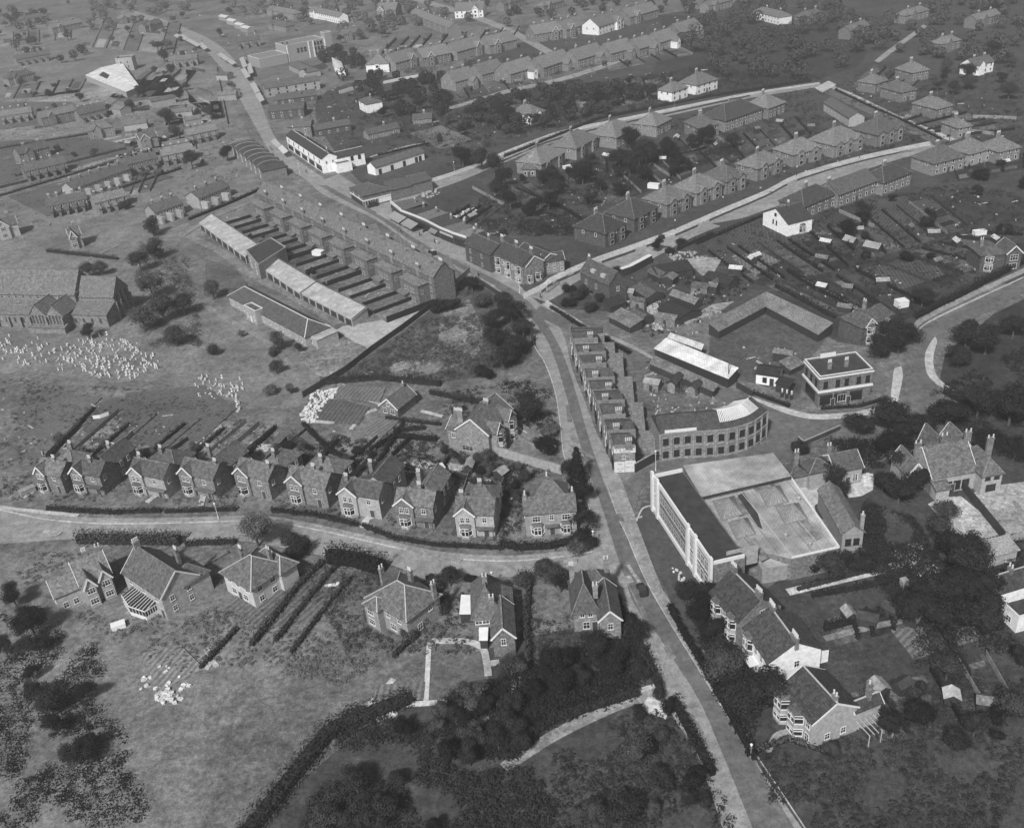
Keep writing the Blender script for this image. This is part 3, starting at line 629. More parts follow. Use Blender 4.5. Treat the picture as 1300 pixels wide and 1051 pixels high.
# big gabled house above
s = House('large_gabled_house', (579, 543.7), (619.5, 551.5), 6.4, label='large tall gabled brick house with white bays on its right side behind the walled garden', cat='house', short='the large gabled house', roof=M('mottled_slate', .12, .3, 1.3, .8, 'tile'))
w = s.w
s.mass(0, w, 0, 12.5, 6.4, 'gy', 3.4); s.mass(-3.2, .0, 1.0, 7.5, 5.2, 'gx', 1.8); s.mass(w - 3.0, w + 1.6, 1.3, 4.6, 6.3, 'gx', 1.9); s.mass(w - 3.0, w + 1.6, 7.5, 10.8, 6.3, 'gx', 1.9)
s.bay('r', 3.0, 0, 2.6, 6.0, y=w + 1.6, two=True); s.bay('r', 9.1, 0, 2.6, 6.0, y=w + 1.6, two=True); s.wins('r', (6.0,), (.9, 3.8), 1.1, 1.5, y=w)
s.win('f', w * .3, .8, 3.0, 1.3, fr=CREAM); s.wins('f', (-1.6,), (3.0,), 1.0, 1.3, y=1.0)
for cx_, cy_ in ((.4, 2.0), (w * .5, 8.0), (-2.8, 5.5)): s.chim(cx_, cy_, 5.0, 10.3 if cx_ > 0 else 7.8, pots=4, wd=1.3)
s.done()
# timber lodge behind the kitchen garden
s = House('garden_lodge', (482, 513.6), (504, 519), 2.9, wall=BRICK, label='low garden lodge with a glazed gable above the driveway slope', cat='outbuilding', short='the glazed-gable lodge')
s.mass(0, s.w, 0, 8.0, 2.9, 'gy', 2.3); s.wins('f', (s.w * .28, s.w * .72), (.9,), 1.3, 1.5); s.win('f', s.w * .5, 3.1, 1.0, 1.0); s.chim(s.w * .5, 7, 4.6, 6.2, pots=1); s.done()
# ------------------------------------------------------------------ houses below the side road
s = House('villa', (101, 742), (140, 726), 5.4, wall=PALE, roof=LTILE, label='pale many-gabled house at the far left below the side road, dark lawn beneath it', cat='house', short='the pale many-gabled house')
w = s.w
s.mass(0, w, 0, 8, 5.4, 'gx', 3.2); s.mass(w * .08, w * .42, -1.6, 4, 5.3, 'gy', 1.9); s.mass(w * .58, w * .95, -1.0, 4, 5.35, 'gy', 1.9); s.mass(-5.0, .02, 1, 7, 4.2, 'gx', 2.2)
s.wins('f', (w * .25,), (.8, 3.4), 1.6, 1.3, y=-1.6); s.wins('f', (w * .76,), (.8, 3.4), 1.6, 1.3, y=-1.0); s.wins('f', (-3.5, -1.5), (.8,), 1.1, 1.3, y=1); s.wins('l', (4.0,), (.9,), 1, 1.3, y=-5.0)
s.chim(w * .5, 4, 7.5, 10, pots=3); s.chim(w - .4, 4, 7, 9.8, pots=2); s.done()
s = House('villa', (155.6, 726), (204, 758.5), 5.6, wall=PALE, label='tall slated house with a white glazed conservatory on its lower side', cat='house', short='the house with a conservatory')
w = s.w
s.mass(0, w, 0, 8.5, 5.6, 'gx', 3.8); s.mass(w * .62, w - .02, 5, 11.0, 5.0, 'hip', 2.2)
s.wins('f', (w * .18, w * .52, w * .85), (3.7,), 1.1, 1.3); s.wins('r', (2.2, 6.0), (3.4, .9), 1.0, 1.3, y=w); s.door('f', w * .93)
s.chim(.5, 4.2, 6, 11, pots=4, wd=1.3, rz=math.pi / 2); s.chim(w * .62, 8.0, 6, 10, pots=3); s.done(LTILE)
cx0, cx1 = w * .16, w * .78
cons = s.part('conservatory', GLASS, lambda m: m.prism([(cx0, 0), (cx1, 0), (cx1, -2.6), ((cx0 + cx1) / 2, -3.6), (cx0, -2.6)], 0, [3.0, 3.0, 2.3, 2.3, 2.3]))
def cf(m):
    pl = [(cx0, 0), (cx0, -2.6), ((cx0 + cx1) / 2, -3.6), (cx1, -2.6), (cx1, 0)]
    for a, b in zip(pl, pl[1:]):
        for i in range(6):
            u = Vector((*a, 0)).lerp(Vector((*b, 0)), i / 5); z = 2.35 if b[1] or a[1] else 3
            m.bar((u.x, u.y, 0), (u.x, u.y, 2.35), .11, .11)
            if u.y < -.1: m.bar((u.x, u.y, 2.4), (cx0 + .4 + (u.x - cx0) * .9, 0, 3.1), .1, .1)
        m.bar((*a, .6), (*b, .6), .12, .9); m.bar((*a, 2.38), (*b, 2.38), .16, .16)
s.part('conservatory_frame', WHITE, cf)
s = House('hipped_villa', (282, 724), (318.5, 745.6), 5.4, wall=M('dull_white_wall', .5, .15, 1, .8), label='square white-walled house with a pyramid roof and light ridge tiles, left of the long hedges', cat='house', short='the white-walled pyramid-roofed house')
w = s.w
s.mass(0, w, 0, 8.6, 5.4, 'hip', 3.0, o=.6); s.mass(w * .15, w + .9, 6.5, 10.5, 5.2, 'hip', 1.8, o=.5)
s.wins('f', (w * .2, w * .5, w * .82), (3.4,), 1.1, 1.3); s.wins('f', (w * .3, w * .7), (.9,), 1.4, 1.4); s.wins('r', (1.8, 5.0), (3.4, .9), 1.2, 1.3, y=w); s.door('f', w * .5)
s.chim(w * .2, 4, 5.6, 9.3, pots=3); s.chim(w * .75, 7, 6, 9.3, pots=2); s.done(CREAM)
s = House('hipped_villa', (466, 757), (515.5, 785.6), 5.6, wall=PALE, label='hip-roofed house with a tall side chimney beside the rectangular street hedge', cat='house', short='the hip-roofed house by the street hedge')
w = s.w
s.mass(0, w, 0, 8.6, 5.6, 'hip', 3.0, o=.5); s.mass(.6, w * .4, -1.4, 2, 5.4, 'hip', 1.2)
s.wins('f', (w * .2,), (.8, 3.3), 1.6, 1.4, y=-1.4); s.wins('f', (w * .52, w * .8), (3.4,), 1.0, 1.3); s.win('f', w * .62, .8, 1.6, 1.5); s.win('r', 3, .9, 1.2, 1.5, y=w); s.win('r', 6, 3.4, 1, 1.3, y=w)
s.chim(-.1, 4.4, 4, 9.6, pots=2, rz=math.pi / 2); s.chim(w * .45, 7.2, 6, 9.4, pots=3); s.chim(w + .1, 7.4, 4, 9.0, pots=2, rz=math.pi / 2); s.done(CREAM)
s = House('hipped_villa', (600, 782.6), (638, 779), 5.2, wall=BRICK, roof=SLATE, label='steep-roofed brick house with a narrow front wing and two white sheds on its left', cat='house', short='the steep-roofed house with white sheds')
w = s.w
s.mass(0, w, 0, 9.5, 5.2, 'hip', 4.4, o=.4, ridge=True); s.mass(w * .62, w * .62 + 3.9, -5.4, 3.0, 4.6, 'gy', 2.2); s.mass(w - .2, w + 1.8, .6, 8, 4.0, 'leanx-', 1.4)
s.wins('f', (w * .18, w * .42), (3.3,), 1.3, 1.2); s.wins('f', (w * .25,), (.8,), 1.2, 1.3); s.win('f', w * .62 + 1.9, 2.7, .9, 1.5, y=-5.4); s.wins('r', (-3.4, -1.4), (.9,), 1.0, 1.3, y=w * .62 + 3.9)
s.chim(w * .5, 4.5, 7, 10.6, pots=2); s.chim(w * .68, 1.2, 6, 8.4, pots=2); s.done(LTILE)
s = House('hipped_villa', (728, 774.6), (759, 772), 5.2, wall=BRICK, label='steep hip-roofed brick house with a lower right wing beside the main road', cat='house', short='the steep-roofed house by the main road')
w = s.w
s.mass(0, w, 0, 8.5, 5.2, 'hip', 4.2, o=.4); s.mass(w + .0, w + 3.8, -2.8, 6.0, 4.9, 'gy', 2.0); s.mass(w * .3, w + 3.0, 5.5, 10.5, 5.1, 'hip', 2.6)
s.wins('f', (w * .35, w * .68), (3.4,), .9, 1.2); s.wins('f', (w * .5,), (.6,), 1.3, 1.6); s.win('f', w + 1.9, 2.5, 1.0, 1.4, y=-2.8); s.door('f', w * .85)
s.chim(w * .1, 7.5, 5, 9.6, pots=3); s.chim(w * .95, 1.6, 6.4, 9.4, pots=2); s.chim(w + 2.6, 9, 6, 9.2, pots=2); s.done(LTILE)
for pts, lab in (((((584, 778.6), (598.6, 778.6), (600, 757), (586, 756)), 'larger flat white shed against the left wall of the steep-roofed house'),
                  (((609, 812), (618.5, 812), (619, 797.5), (609, 797.5)), 'smaller flat white shed below the two windows of the steep-roofed house'))):
    z = [2.3, 2.3, 2.7, 2.7]; quadb('garden_shed', pts, z, WOODF, M('white_roof', .75, .06, 1, .6), lab, 'shed').done()
# ------------------------------------------------------------------ bottom right group
s = House('white_gabled_house', (945, 796), (976, 841), 6.0, wall=WHITEW, roof=DSLATE, label='dark-roofed house with a bright white gable end facing the lower right', cat='house', short='the white-gabled house')
w = s.w
s.mass(0, w, 0, 9.6, 6.0, 'gx', 3.0, gb=False); s.mass(w * .25, w * .75, 9.5, 12.6, 3.0, 'leany-', .9)
s.bay('f', w * .22, 0, 2.8, 5.9, two=True, depth=.8); s.wins('f', (w * .5, w * .72, w * .9), (3.8,), .9, 1.6); s.wins('f', (w * .75,), (.9,), 1.6, 1.7); s.door('f', w * .53, mat=WHITE)
s.win('r', 5.2, 3.4, 1.0, 1.4, y=w); s.part('door_canopy', WHITE, lambda m: m.box(w * .40, w * .66, -1.8, .02, 2.6, 2.75))
s.chim(w - .5, 4.8, 7.6, 10.2, pots=5, wd=1.8); s.chim(.5, 4.8, 7.6, 10.2, pots=5, wd=1.8); s.done(CREAM)
s = House('brick_house', (902, 752), (937, 789), 5.8, wall=BRICK, roof=DSLATE, label='dark brick house with a large plain gable end between factory and white-gabled house', cat='house', short='the brick house below the factory')
w = s.w
s.mass(0, w, 0, 9.0, 5.8, 'gx', 3.4, gb=False)
s.bay('f', w * .25, 0, 2.6, 5.6, two=True, depth=.8); s.bay('f', w * .78, 0, 2.6, 5.6, two=True, depth=.8); s.door('f', w * .5); s.wins('f', (w * .5,), (3.8,), .9, 1.4); s.win('r', 5.0, 5.2, 1.0, 1.2, y=w)
s.chim(.5, 4.5, 8, 10.8, pots=4, wd=1.6); s.chim(w - .5, 4.5, 8, 10.8, pots=4, wd=1.6); s.done(CREAM)
s = House('bay_fronted_house', (992, 872), (1032, 918), 5.8, wall=PALE, roof=DSLATE, label='slate-roofed house with turret bay and square bay, lowest right of the main road', cat='house', short='the turret-bay house')
w = s.w
s.mass(0, w, 0, 8.2, 5.8, 'gx', 2.6); s.mass(w * .75, w - .02, 8.0, 13.0, 4.6, 'gy', 1.0)
s.bay('f', w * .15, 0, 3.2, 5.6, two=True, depth=1.5); s.bay('f', w * .55, 0, 3.2, 5.4, two=True, depth=1.3); s.wins('f', (w * .87,), (.9, 3.7), 1.0, 1.6); s.wins('r', (3, 6), (.9,), 1.0, 1.3, y=w)
s.chim(w - .6, 4.2, 7.6, 9.6, pots=2); s.chim(w - .9, 11, 5, 8.6, pots=1)
s.part('pergola', CREAM, lambda m: ([m.box(w + .2, w + 3.6, 8.2 + i * .8, 8.32 + i * .8, 2.5, 2.65) for i in range(7)], [m.box(w + 3.4, w + 3.52, 8.2 + i * 2.3, 8.34 + i * 2.3, 0, 2.5) for i in range(3)]))
s.done(CREAM)
# ------------------------------------------------------------------ the factory
FR = M('factory_render', .5, .12, 1, .7); FLAT = M('flat_roof_felt', .045, .3, .5, .9, 'plain', 0); CR = M('concrete_roof', .34, .3, .12, .8, 'sheet')
s = House('factory', (829.7, 606.5), (904, 716), 8.4, wall=BRICK, roof=FLAT, label='long two-storey factory with white pilastered front, dark front roof and pale flat works roof', cat='factory', short='the factory')
w = s.w; lf = s.local
s.mass(0, w, 0, 6.6, 8.4, 'flat', par=.0)
s.part('parapet', WHITE, lambda m: (m.box(-.2, w + .2, -.25, .15, 8.3, 9.3), m.box(-.2, .15, .15, 6.4, 8.3, 9.2), m.box(w - .15, w + .2, .15, 6.4, 8.3, 9.0)))
nb = 14
for i in (0, .095, .64, .76, 1):
    s.part('pilaster', WHITE, lambda m, i=i: m.box(w * i - .45, w * i + .45, -.55, .0, 0, 10.0))
s.part('plinth', WHITE, lambda m: m.box(0, w, -.35, 0, -.2, 1.0))
wn = 12
for i in range(wn):
    u = w * (.13 + .49 * (i + .5) / wn)
    for z, hh in ((1.3, 2.5), (5.0, 2.3)): s.win('f', u, z, 1.25, hh - .4, fr=CREAM)
for u in (.03, .065, .67, .70, .73, .80, .86, .92, .965):
    for z, hh in ((1.3, 2.6), (5.0, 2.4)): s.win('f', w * u, z, 1.4 if u > .75 else 1.0, hh)
s.win('l', 2.2, 1.2, 1.8, 2.4); s.win('l', 4.6, 5.0, 1.8, 2.2)
s.W.prism([lf(891, 630, 6.6), lf(1003.6, 603.5, 6.6), lf(981, 576, 6.6), lf(868, 592, 6.6)], -.3, 6.6)
low = [lf(1065, 695, 5.4), lf(1005, 708.5, 5.4), lf(929, 690, 5.4), lf(891, 632, 5.4), lf(1003, 605.5, 5.4)]
s.W.prism(low, -.3, 5.2)
up = [lf(890, 630.5, 6.8), lf(1004.2, 604, 6.8), lf(981.5, 575, 6.8), lf(867, 591, 6.8)]
s.part('works_roof', CR, lambda m: m.prism(up, 6.6, 6.85)); s.part('works_roof', CR, lambda m: m.prism(low, 5.2, 5.4))
s.part('coping', WHITE, lambda m: [m.bar((*low[i], 5.55), (*low[(i + 1) % 5], 5.55), .35, .3) for i in (0, 4)])
s.part('gutter', DARKP, lambda m: [m.bar((*up[0], 6.55), (*up[1], 6.55), .5, .3)])
s.part('roof_patch', FLAT, lambda m: [m.prism([lf(*p, 5.42) for p in q], 5.38, 5.43) for q in ([(936, 629), (944, 625), (962, 652), (968, 672), (962, 668)], )])
def span(y):
    xs = []
    for i in range(5):
        (x0, y0), (x1, y1) = low[i], low[(i + 1) % 5]
        if (y0 - y) * (y1 - y) < 0: xs.append(x0 + (x1 - x0) * (y - y0) / (y1 - y0))
    return (min(xs), max(xs)) if len(xs) > 1 else None
for k in range(14):
    sp = span(8.2 + k * 2.1)
    if sp: s.part('roof_seam', M('seam', (.2, .5, .26)[k % 3], .2, 1, .8), lambda m: m.box(sp[0] + .4, sp[1] - .4, 8.1 + k * 2.1, 8.22 + k * 2.1, 5.4, 5.46))
for (u0, v0, u1, v1, tn) in ((8, 12, 15, 15.5, .18), (17, 22, 27, 24.5, .22), (20, 10, 29, 12.4, .25), (4, 19, 9, 24, .22)):
    s.part('roof_patch', M('stained_roof', tn, .5, .5, .9), lambda m: m.prism([(u0, v0), (u1, v0 + .4), (u1 - .6, v1), (u0 + .8, v1 + .3)], 5.38, 5.42))
for vx, vy in ((6, 10.5), (14, 26), (24, 18), (28, 21)):
    s.part('vent', PALE, lambda m: (m.cyl(vx, vy, 5.4, 6.3, .3, .3), m.cyl(vx, vy, 6.3, 6.6, .5, .1)))
def sky(cx_, cy_, dx, dy, name='rooflight'):
    c = [lf(cx_ - dx, cy_ - dy * .55, 5.4), lf(cx_ + dx * .45, cy_ - dy * .95, 5.4), lf(cx_ + dx, cy_ + dy * .5, 5.4), lf(cx_ - dx * .4, cy_ + dy, 5.4)]
    m_ = Vector((sum(a for a, _ in c) / 4, sum(b for _, b in c) / 4, 7.9)); f = MB(); n = 0
    c = c[::-1]
    f.v = [(a, b, 5.35) for a, b in c] + [tuple(m_)]; f.f = [(1, 0, 4), (2, 1, 4), (3, 2, 4), (0, 3, 4)]
    o = f.build(name, M('wired_glass', .27, .3, 2, .35), s.root)
    b = MB()
    for i in range(4):
        p, q = Vector((*c[i], 5.4)), Vector((*c[(i + 1) % 4], 5.4)); b.bar(p, m_, .16, .14)
        b.bar(p, q, .2, .2)
        for k in range(1, 6): u = p.lerp(q, k / 6); tgt = m_.lerp(u, .35 * abs(k / 3 - 1)); b.bar(u + Vector((0, 0, .05)), tgt + Vector((0, 0, .05)), .09, .08)
    b.build('glazing_bar', M('bar_grey', .2, .1, 2, .7), o)
for a in ((924, 645, 19, 16), (942, 671, 17, 14), (982, 630, 19, 14), (1005, 652, 20, 14)): sky(*a)
s.part('roof_hut', PALE, lambda m: m.prism([lf(922, 702, 9), lf(944, 697, 9), (lf(944, 697, 9)[0], lf(944, 697, 9)[1] + 3), (lf(922, 702, 9)[0], lf(922, 702, 9)[1] + 3)], 5, 9.4))
for i, (a, b) in enumerate(((1020, 707), (1044, 701))):
    q = lf(a, b, 4.5); s.part('loading_door', DARKP, lambda m, q=q: m.prism([(q[0] - 1.9, q[1] - 2.6), (q[0] + .3, q[1] + 1.2), (q[0] - .9, q[1] + 1.8), (q[0] - 3.1, q[1] - 2)], 0, 3.8) if False else m.bar((*lf(a - 9, b + 6.5, 2.2), 2.2), (*lf(a + 9, b + 2, 2.2), 2.2), .3, 3.2))
q = quadb('factory_annexe', [(962, 711), (1006, 703), (1006, 716), (968, 722)], [4.0, 4.0, 3.6, 3.6], PALE, CR, 'low flat-roofed annexe at the lower wall of the factory works', 'outbuilding').done()
s.done()
# works building right of the factory
s = House('workshop', (1070, 677), (1096.5, 674.5), 4.6, wall=PALE, roof=LTILE, label='long gabled workshop with two gable windows at the right wall of the factory', cat='workshop', short='the gabled workshop')
s.mass(0, s.w, 0, 15, 4.6, 'gy', 1.7, gb=False); s.wins('f', (s.w * .3, s.w * .7), (1.5,), 1.2, 1.6, fr=DARKP); s.chim(s.w - .3, .6, 4.4, 8.4, pots=1, wd=.7, mat=PALE); s.done()
s = House('cottage', (1061, 598.6), (1095, 592), 4.2, wall=PALE, roof=SLATE, label='small slated cottage behind trees beside a white gravel patch', cat='cottage', short='the cottage by the gravel')
s.mass(0, s.w, 0, 6.5, 4.2, 'gx', 2.3); s.mass(-5.5, .02, .8, 6.0, 4.6, 'hip', 1.6); s.mass(-9.5, -5.5, 2.0, 7, 3.6, 'hip', 1.4)
s.wins('f', (1.2, 4.6), (1.0,), 1.3, 1.5); s.door('f', 3.0); s.win('f', s.w - 1.4, 1.0, 1.2, 1.5); s.chim(.2, 4, 5, 8.4, pots=2); s.chim(-7, 4.5, 4, 8, pots=2); s.done()
# ------------------------------------------------------------------ curved corner building
def curved():
    top = [(838, 551.5), (860, 548.5), (877, 547), (900, 546), (924, 543.5), (943, 539), (959, 532.5), (974, 521)]
    h = 7.4; g = [G(x, y, h) for x, y in smooth(top, 3)]
    root = empty('curved_building', (g[0].x, g[0].y, 0)); tag(root, 'curved two-storey brick corner building with two long rows of windows and a glazed roof slope', 'workshop')
    o = root.location; fr = [((p - o).x, (p - o).y) for p in g]
    depth = 8.5; back = []
    for i, p in enumerate(fr):
        a = fr[max(i - 1, 0)]; b = fr[min(i + 1, len(fr) - 1)]; d = Vector((b[0] - a[0], b[1] - a[1])).normalized(); back.append((p[0] - d.y * depth, p[1] + d.x * depth))
    W = MB(); W.prism(fr + back[::-1], -.3, h); W.build('wall', BRICK, root)
    Rf = MB()
    mid = [((a[0] + b[0]) / 2, (a[1] + b[1]) / 2) for a, b in zip(fr, back)]
    for i in range(len(fr) - 1):
        Rf.quad((*fr[i], h + .1), (*fr[i + 1], h + .1), (*mid[i + 1], h + 2.3), (*mid[i], h + 2.3)); Rf.quad((*mid[i], h + 2.3), (*mid[i + 1], h + 2.3), (*back[i + 1], h + .1), (*back[i], h + .1))
    Rf.quad((*back[0], h), (*fr[0], h), (*mid[0], h + 2.3)); Rf.quad((*fr[-1], h), (*back[-1], h), (*mid[-1], h + 2.3))
    Rf.build('roof', DSLATE, root)
    ln = [0]
    for a, b in zip(fr, fr[1:]): ln.append(ln[-1] + math.hypot(b[0] - a[0], b[1] - a[1]))
    def at(t):
        t = max(0, min(t, ln[-1] - 1e-3)); i = max(k for k in range(len(ln) - 1) if ln[k] <= t); u = (t - ln[i]) / (ln[i + 1] - ln[i])
        return fr[i][0] + (fr[i + 1][0] - fr[i][0]) * u, fr[i][1] + (fr[i + 1][1] - fr[i][1]) * u, math.atan2(fr[i + 1][1] - fr[i][1], fr[i + 1][0] - fr[i][0])
    n = 11; step = ln[-1] / n
    for k in range(n):
        x, y, r = at(step * (k + .5))
        for z in (1.1, 4.5): window(root, x + math.sin(r) * .12, y - math.cos(r) * .12, z, r, step * .52, 1.6, 0, True, DARKP)
    B = MB()
    for zz, hh, v in ((3.6, .35, 0), (7.2, .4, 0), (.5, .5, 0)):
        for a, b in zip(fr, fr[1:]): B.bar((*a, zz), (*b, zz), .5, hh)
    for k in range(n + 1): x, y, r = at(step * k); B.bar((x, y, 0), (x, y, 7.2), .5, .5)
    B.build('pilasters', M('pale_brick', .26, .2, 1.5, .9, 'brick'), root)
    # glazed roof slope at the right end, white ridge board and dormer at the left
    n_ = len(fr); a, b = int(n_ * .5), int(n_ * .92)
    gl = MB(); bars = MB()
    for i in range(a, b):
        p0 = Vector((*mid[i], h + 2.5)); p1 = Vector((*mid[i + 1], h + 2.5)); q0 = Vector((*fr[i], h + .3)).lerp(p0, .30); q1 = Vector((*fr[i + 1], h + .3)).lerp(p1, .30)
        gl.quad(q0, q1, p1, p0)
        u0 = Vector((*back[i], h + .3)).lerp(p0, .15); u1 = Vector((*back[i + 1], h + .3)).lerp(p1, .15); gl.quad(p0, p1, u1, u0)
        for k in range(3):
            t = k / 3; bars.bar(q0.lerp(q1, t) + Vector((0, 0, .05)), p0.lerp(p1, t) + Vector((0, 0, .05)),   .2, .14); bars.bar(u0.lerp(u1, t) + Vector((0, 0, .05)), p0.lerp(p1, t) + Vector((0, 0, .05)), .26, .14)
        bars.bar(p0, p1, .35, .25)
    o2 = gl.build('rooflight', M('roof_glazing', .16, .5, 1.2, .4), root); bars.build('glazing_bar', WHITE, o2)
    f = MB(); f.bar((*fr[1], h + .5), (*fr[7], h + .5), .25, .7); f.build('fascia', WHITE, root)
    return root
cb = curved()
LAND.append(type('L', (), dict(root=cb, short='the curved corner building', w=30))())
# ------------------------------------------------------------------ shop terrace along the main road (party walls cross it)
def shopterrace():
    h = 6.6
    a = G(779.7, 569, h); b = G(806, 568, h); d = b - a; rz = math.atan2(d.y, d.x)
    s = House('shop_terrace', (779.7, 569), (806, 568), h, roof=M('mixed_slate', .075, .3, 1.3, .8, 'tile'), label='stepped shop terrace along the main road with white billboards on its near end', cat='terrace', short='the shop terrace')
    w = s.w
    # left front line runs up to the picture point 723,420
    far = s.local(723, 421, h); L = far[1]; sh = far[0] / L          # sideways drift per metre
    n = 9; step = L / n; R2 = 8.2
    rf = M('pale_felt', .14, .3, .8, .9)
    H0 = h; rs = random.Random(12)
    for i in range(n):
        h = H0 + (0 if i == 0 else rs.uniform(-.9, .6)); y0, y1 = i * step, (i + 1) * step; x0, x1 = sh * y0, sh * y1
        wd = w if i == 0 else w + (1.5 if i % 2 else .5) + i * .18
        s.newT(); s.W.prism([(x0, y0), (x0 + wd, y0), (x1 + wd, y1), (x1, y1)], -.3, h)
        ym = (y0 + y1) / 2; xm = (x0 + x1) / 2; r = (1.5, .9, 1.6, .15, 1.3, 1.8, .15, 1.2, 1.0)[i]
        # ridge runs across the terrace: slopes face the viewer and away
        for (ya, xa), (yb, xb) in (((y0 + .2, x0), (ym, xm)), ((y1 - .2, x1), (ym, xm))):
            s.Rf.quad((xa + .2, ya, h), (xa + wd, ya, h), (xb + wd, yb, h + r), (xb + .2, yb, h + r))
        s.W.quad((x0 + .1, y0, h), (x1 + .1, y1, h), (xm + .1, ym, h + r)); s.W.quad((x0 + wd, y0, h), (x1 + wd, y1, h), (xm + wd, ym, h + r))
        s.T.box(x0, x0 + wd, y0 - .12, y0 + .12, h, h + .85)
        s.chim(x0 + wd * (.3 if i % 2 else .7), y0, h - .2, h + 2.0, pots=4, wd=1.5)
        if i > 0: s.W.box(x0 + wd, x0 + wd + 4.5, y0 + .6, y1 - 1.2, -.3, 3.4)
        for u in (.3, .7):
            yy = y0 + step * u; window(s.root, sh * yy - .02, yy, 4.1, -math.pi / 2, 1.1, 1.5, 0)
            if i: window(s.root, sh * yy + wd + .03 + .0, yy, 4.2, math.pi / 2, 1.0, 1.3, 1)
        yy = y0 + step * .5; xx = sh * yy
        inst('shop_window', MBbox(-step * .42, step * .42, -.06, .04, .5, 2.5, 'shop_window', GLASS), s.root, (xx, yy, 0), -math.pi / 2 + math.atan(-sh) * 0)
        inst('fascia', MBbox(-step * .46, step * .46, -.25, .04, 2.7, 3.3, 'fascia', CREAM if i % 3 else DARKP), s.root, (xx, yy, 0), -math.pi / 2)
    s.W.prism([(far[0], L), (far[0] + 9.5, L), (far[0] + 9.6, L + 4), (far[0] + .3, L + 5)], -.3, 5.6)
    s.Rf.prism([(far[0] + .3, L), (far[0] + 9.2, L), (far[0] + 9.3, L + 3.7), (far[0] + .6, L + 4.7)], 5.6, 5.7)
    s.T.bar((far[0], L + .1, 5.9), (far[0] + .3, L + 5, 5.9), .3, .7)
    h = H0
    # near end wall: the two billboards
    s.part('white_end_band', M('board_white', .62, .1, 1, .7), lambda m: m.box(-.15, w + .15, -.06, 0, 5.3, h + .55))
    s.part('billboard', M('board_white', .62, .1, 1, .7), lambda m: (m.box(-.1, w * .48, -.10, -.02, .1, 2.9), m.box(w * .5, w + .1, -.10, -.02, .1, 3.1)))
    s.win('f', w * .45, 3.7, .8, 1.0)
    s.done(M('party_wall', .2, .25, 1.5, .9))
    def marks(u0, u1, z, hh, wd, sd, yy=-.12):     # rows of lettering, too worn on the plate to be read
        rr = random.Random(sd); m = MB(); u = u0
        while u < u1 - wd:
            if rr.random() < .82: m.box(u, u + wd * rr.uniform(.5, .8), yy, yy + .03, z, z + hh * rr.uniform(.6, 1.0))
            u += wd
        m.build('lettering', DARKP, s.root)
    marks(.2, w * .52, h - .15, .42, .34, 3, -.09); marks(w * .58, w - .2, h - .1, .36, .34, 4, -.09); marks(.4, w - .3, h - .65, .22, .3, 5, -.09); marks(1.2, w - 1.0, h - 1.05, .16, .26, 6, -.09)
    marks(w * .14, w * .46, 2.2, .32, .3, 7); marks(w * .12, w * .45, 1.0, .24, .3, 8); marks(w * .1, w * .4, .45, .14, .24, 9); marks(w * .56, w * .95, 1.4, .16, .26, 10); marks(w * .58, w * .9, 2.5, .1, .22, 11); marks(w * .7, w * .78, .5, .45, .4, 12)
    # white blind along the upper shops
    return s
def MBbox(x0, x1, y0, y1, z0, z1, name, mat):
    k = ('box', round(x0, 2), round(x1, 2), round(z0, 2), round(z1, 2), name, mat.name)
    if k not in _cache:
        m = MB(); m.box(x0, x1, y0, y1, z0, z1); _cache[k] = m.mesh(name, mat)
    return _cache[k]
st = shopterrace()
def awning(A, B, drop, out, label, h=2.9, mat=None, group='shop blinds', v=.6):
    a, b = G(*A, h), G(*B, h); d = (b - a); L = d.length; rz = math.atan2(d.y, d.x); m = MB(); t = .07
    P_ = [(0, 0, 0), (L, 0, 0), (L, -out, -drop), (0, -out, -drop)]
    m.v = P_ + [(x, y, z - t) for x, y, z in P_]; m.f = [(0, 3, 2, 1)[::-1], (4, 5, 6, 7)[::-1], (0, 1, 5, 4), (1, 2, 6, 5), (2, 3, 7, 6), (3, 0, 4, 7)]
    m.box(0, L, -out - .02, -out + .04, -drop - .35, -drop)
    rt = empty('shop_blind', (a.x, a.y, h), rz); tag(rt, label, 'awning', group)
    m.build('canvas', mat or M('blind_canvas', v, .12, 1.5, .8), rt)
    ar = MB()
    for u in (.1, L - .1): ar.bar((u, 0, -drop - .1), (u, -out, -drop), .06, .06)
    ar.build('frame_arm', DARKP, rt)
    return rt
awning((748, 505), (737, 472), .9, 2.1, 'long white shop blind nearest the viewer on the shop terrace')
awning((735.5, 468), (728, 449), .9, 2.1, 'white shop blind farther up the shop terrace, above the longest one')
# garden wall with the notice board right of the billboard wall
def wall_(name, pts, h, mat, label=None, group=None, th=.25, cat='wall', cap=None, n=1):
    g = [G(x, y) for x, y in (smooth(pts, n) if n > 1 else pts)]; o0 = g[0]; m = MB(); c = MB()
    for a, b in zip(g, g[1:]):
        a = a - o0; b = b - o0; m.bar((a.x, a.y, h / 2), (b.x, b.y, h / 2), th, h)
        if cap: c.bar((a.x, a.y, h + .05), (b.x, b.y, h + .05), th + .12, .1)
    if cap:
        r = empty(name, o0); tag(r, label, cat, group); m.build('wall_panel', mat, r); c.build('coping', cap, r); return r
    o = m.build(name, mat); o.location = o0; return tag(o, label, cat, group)
wall_('yard_wall', [(806, 600), (841, 580)], 2.4, DARKP, 'dark yard wall with a pale top band between billboards and curved building', cap=PALE)
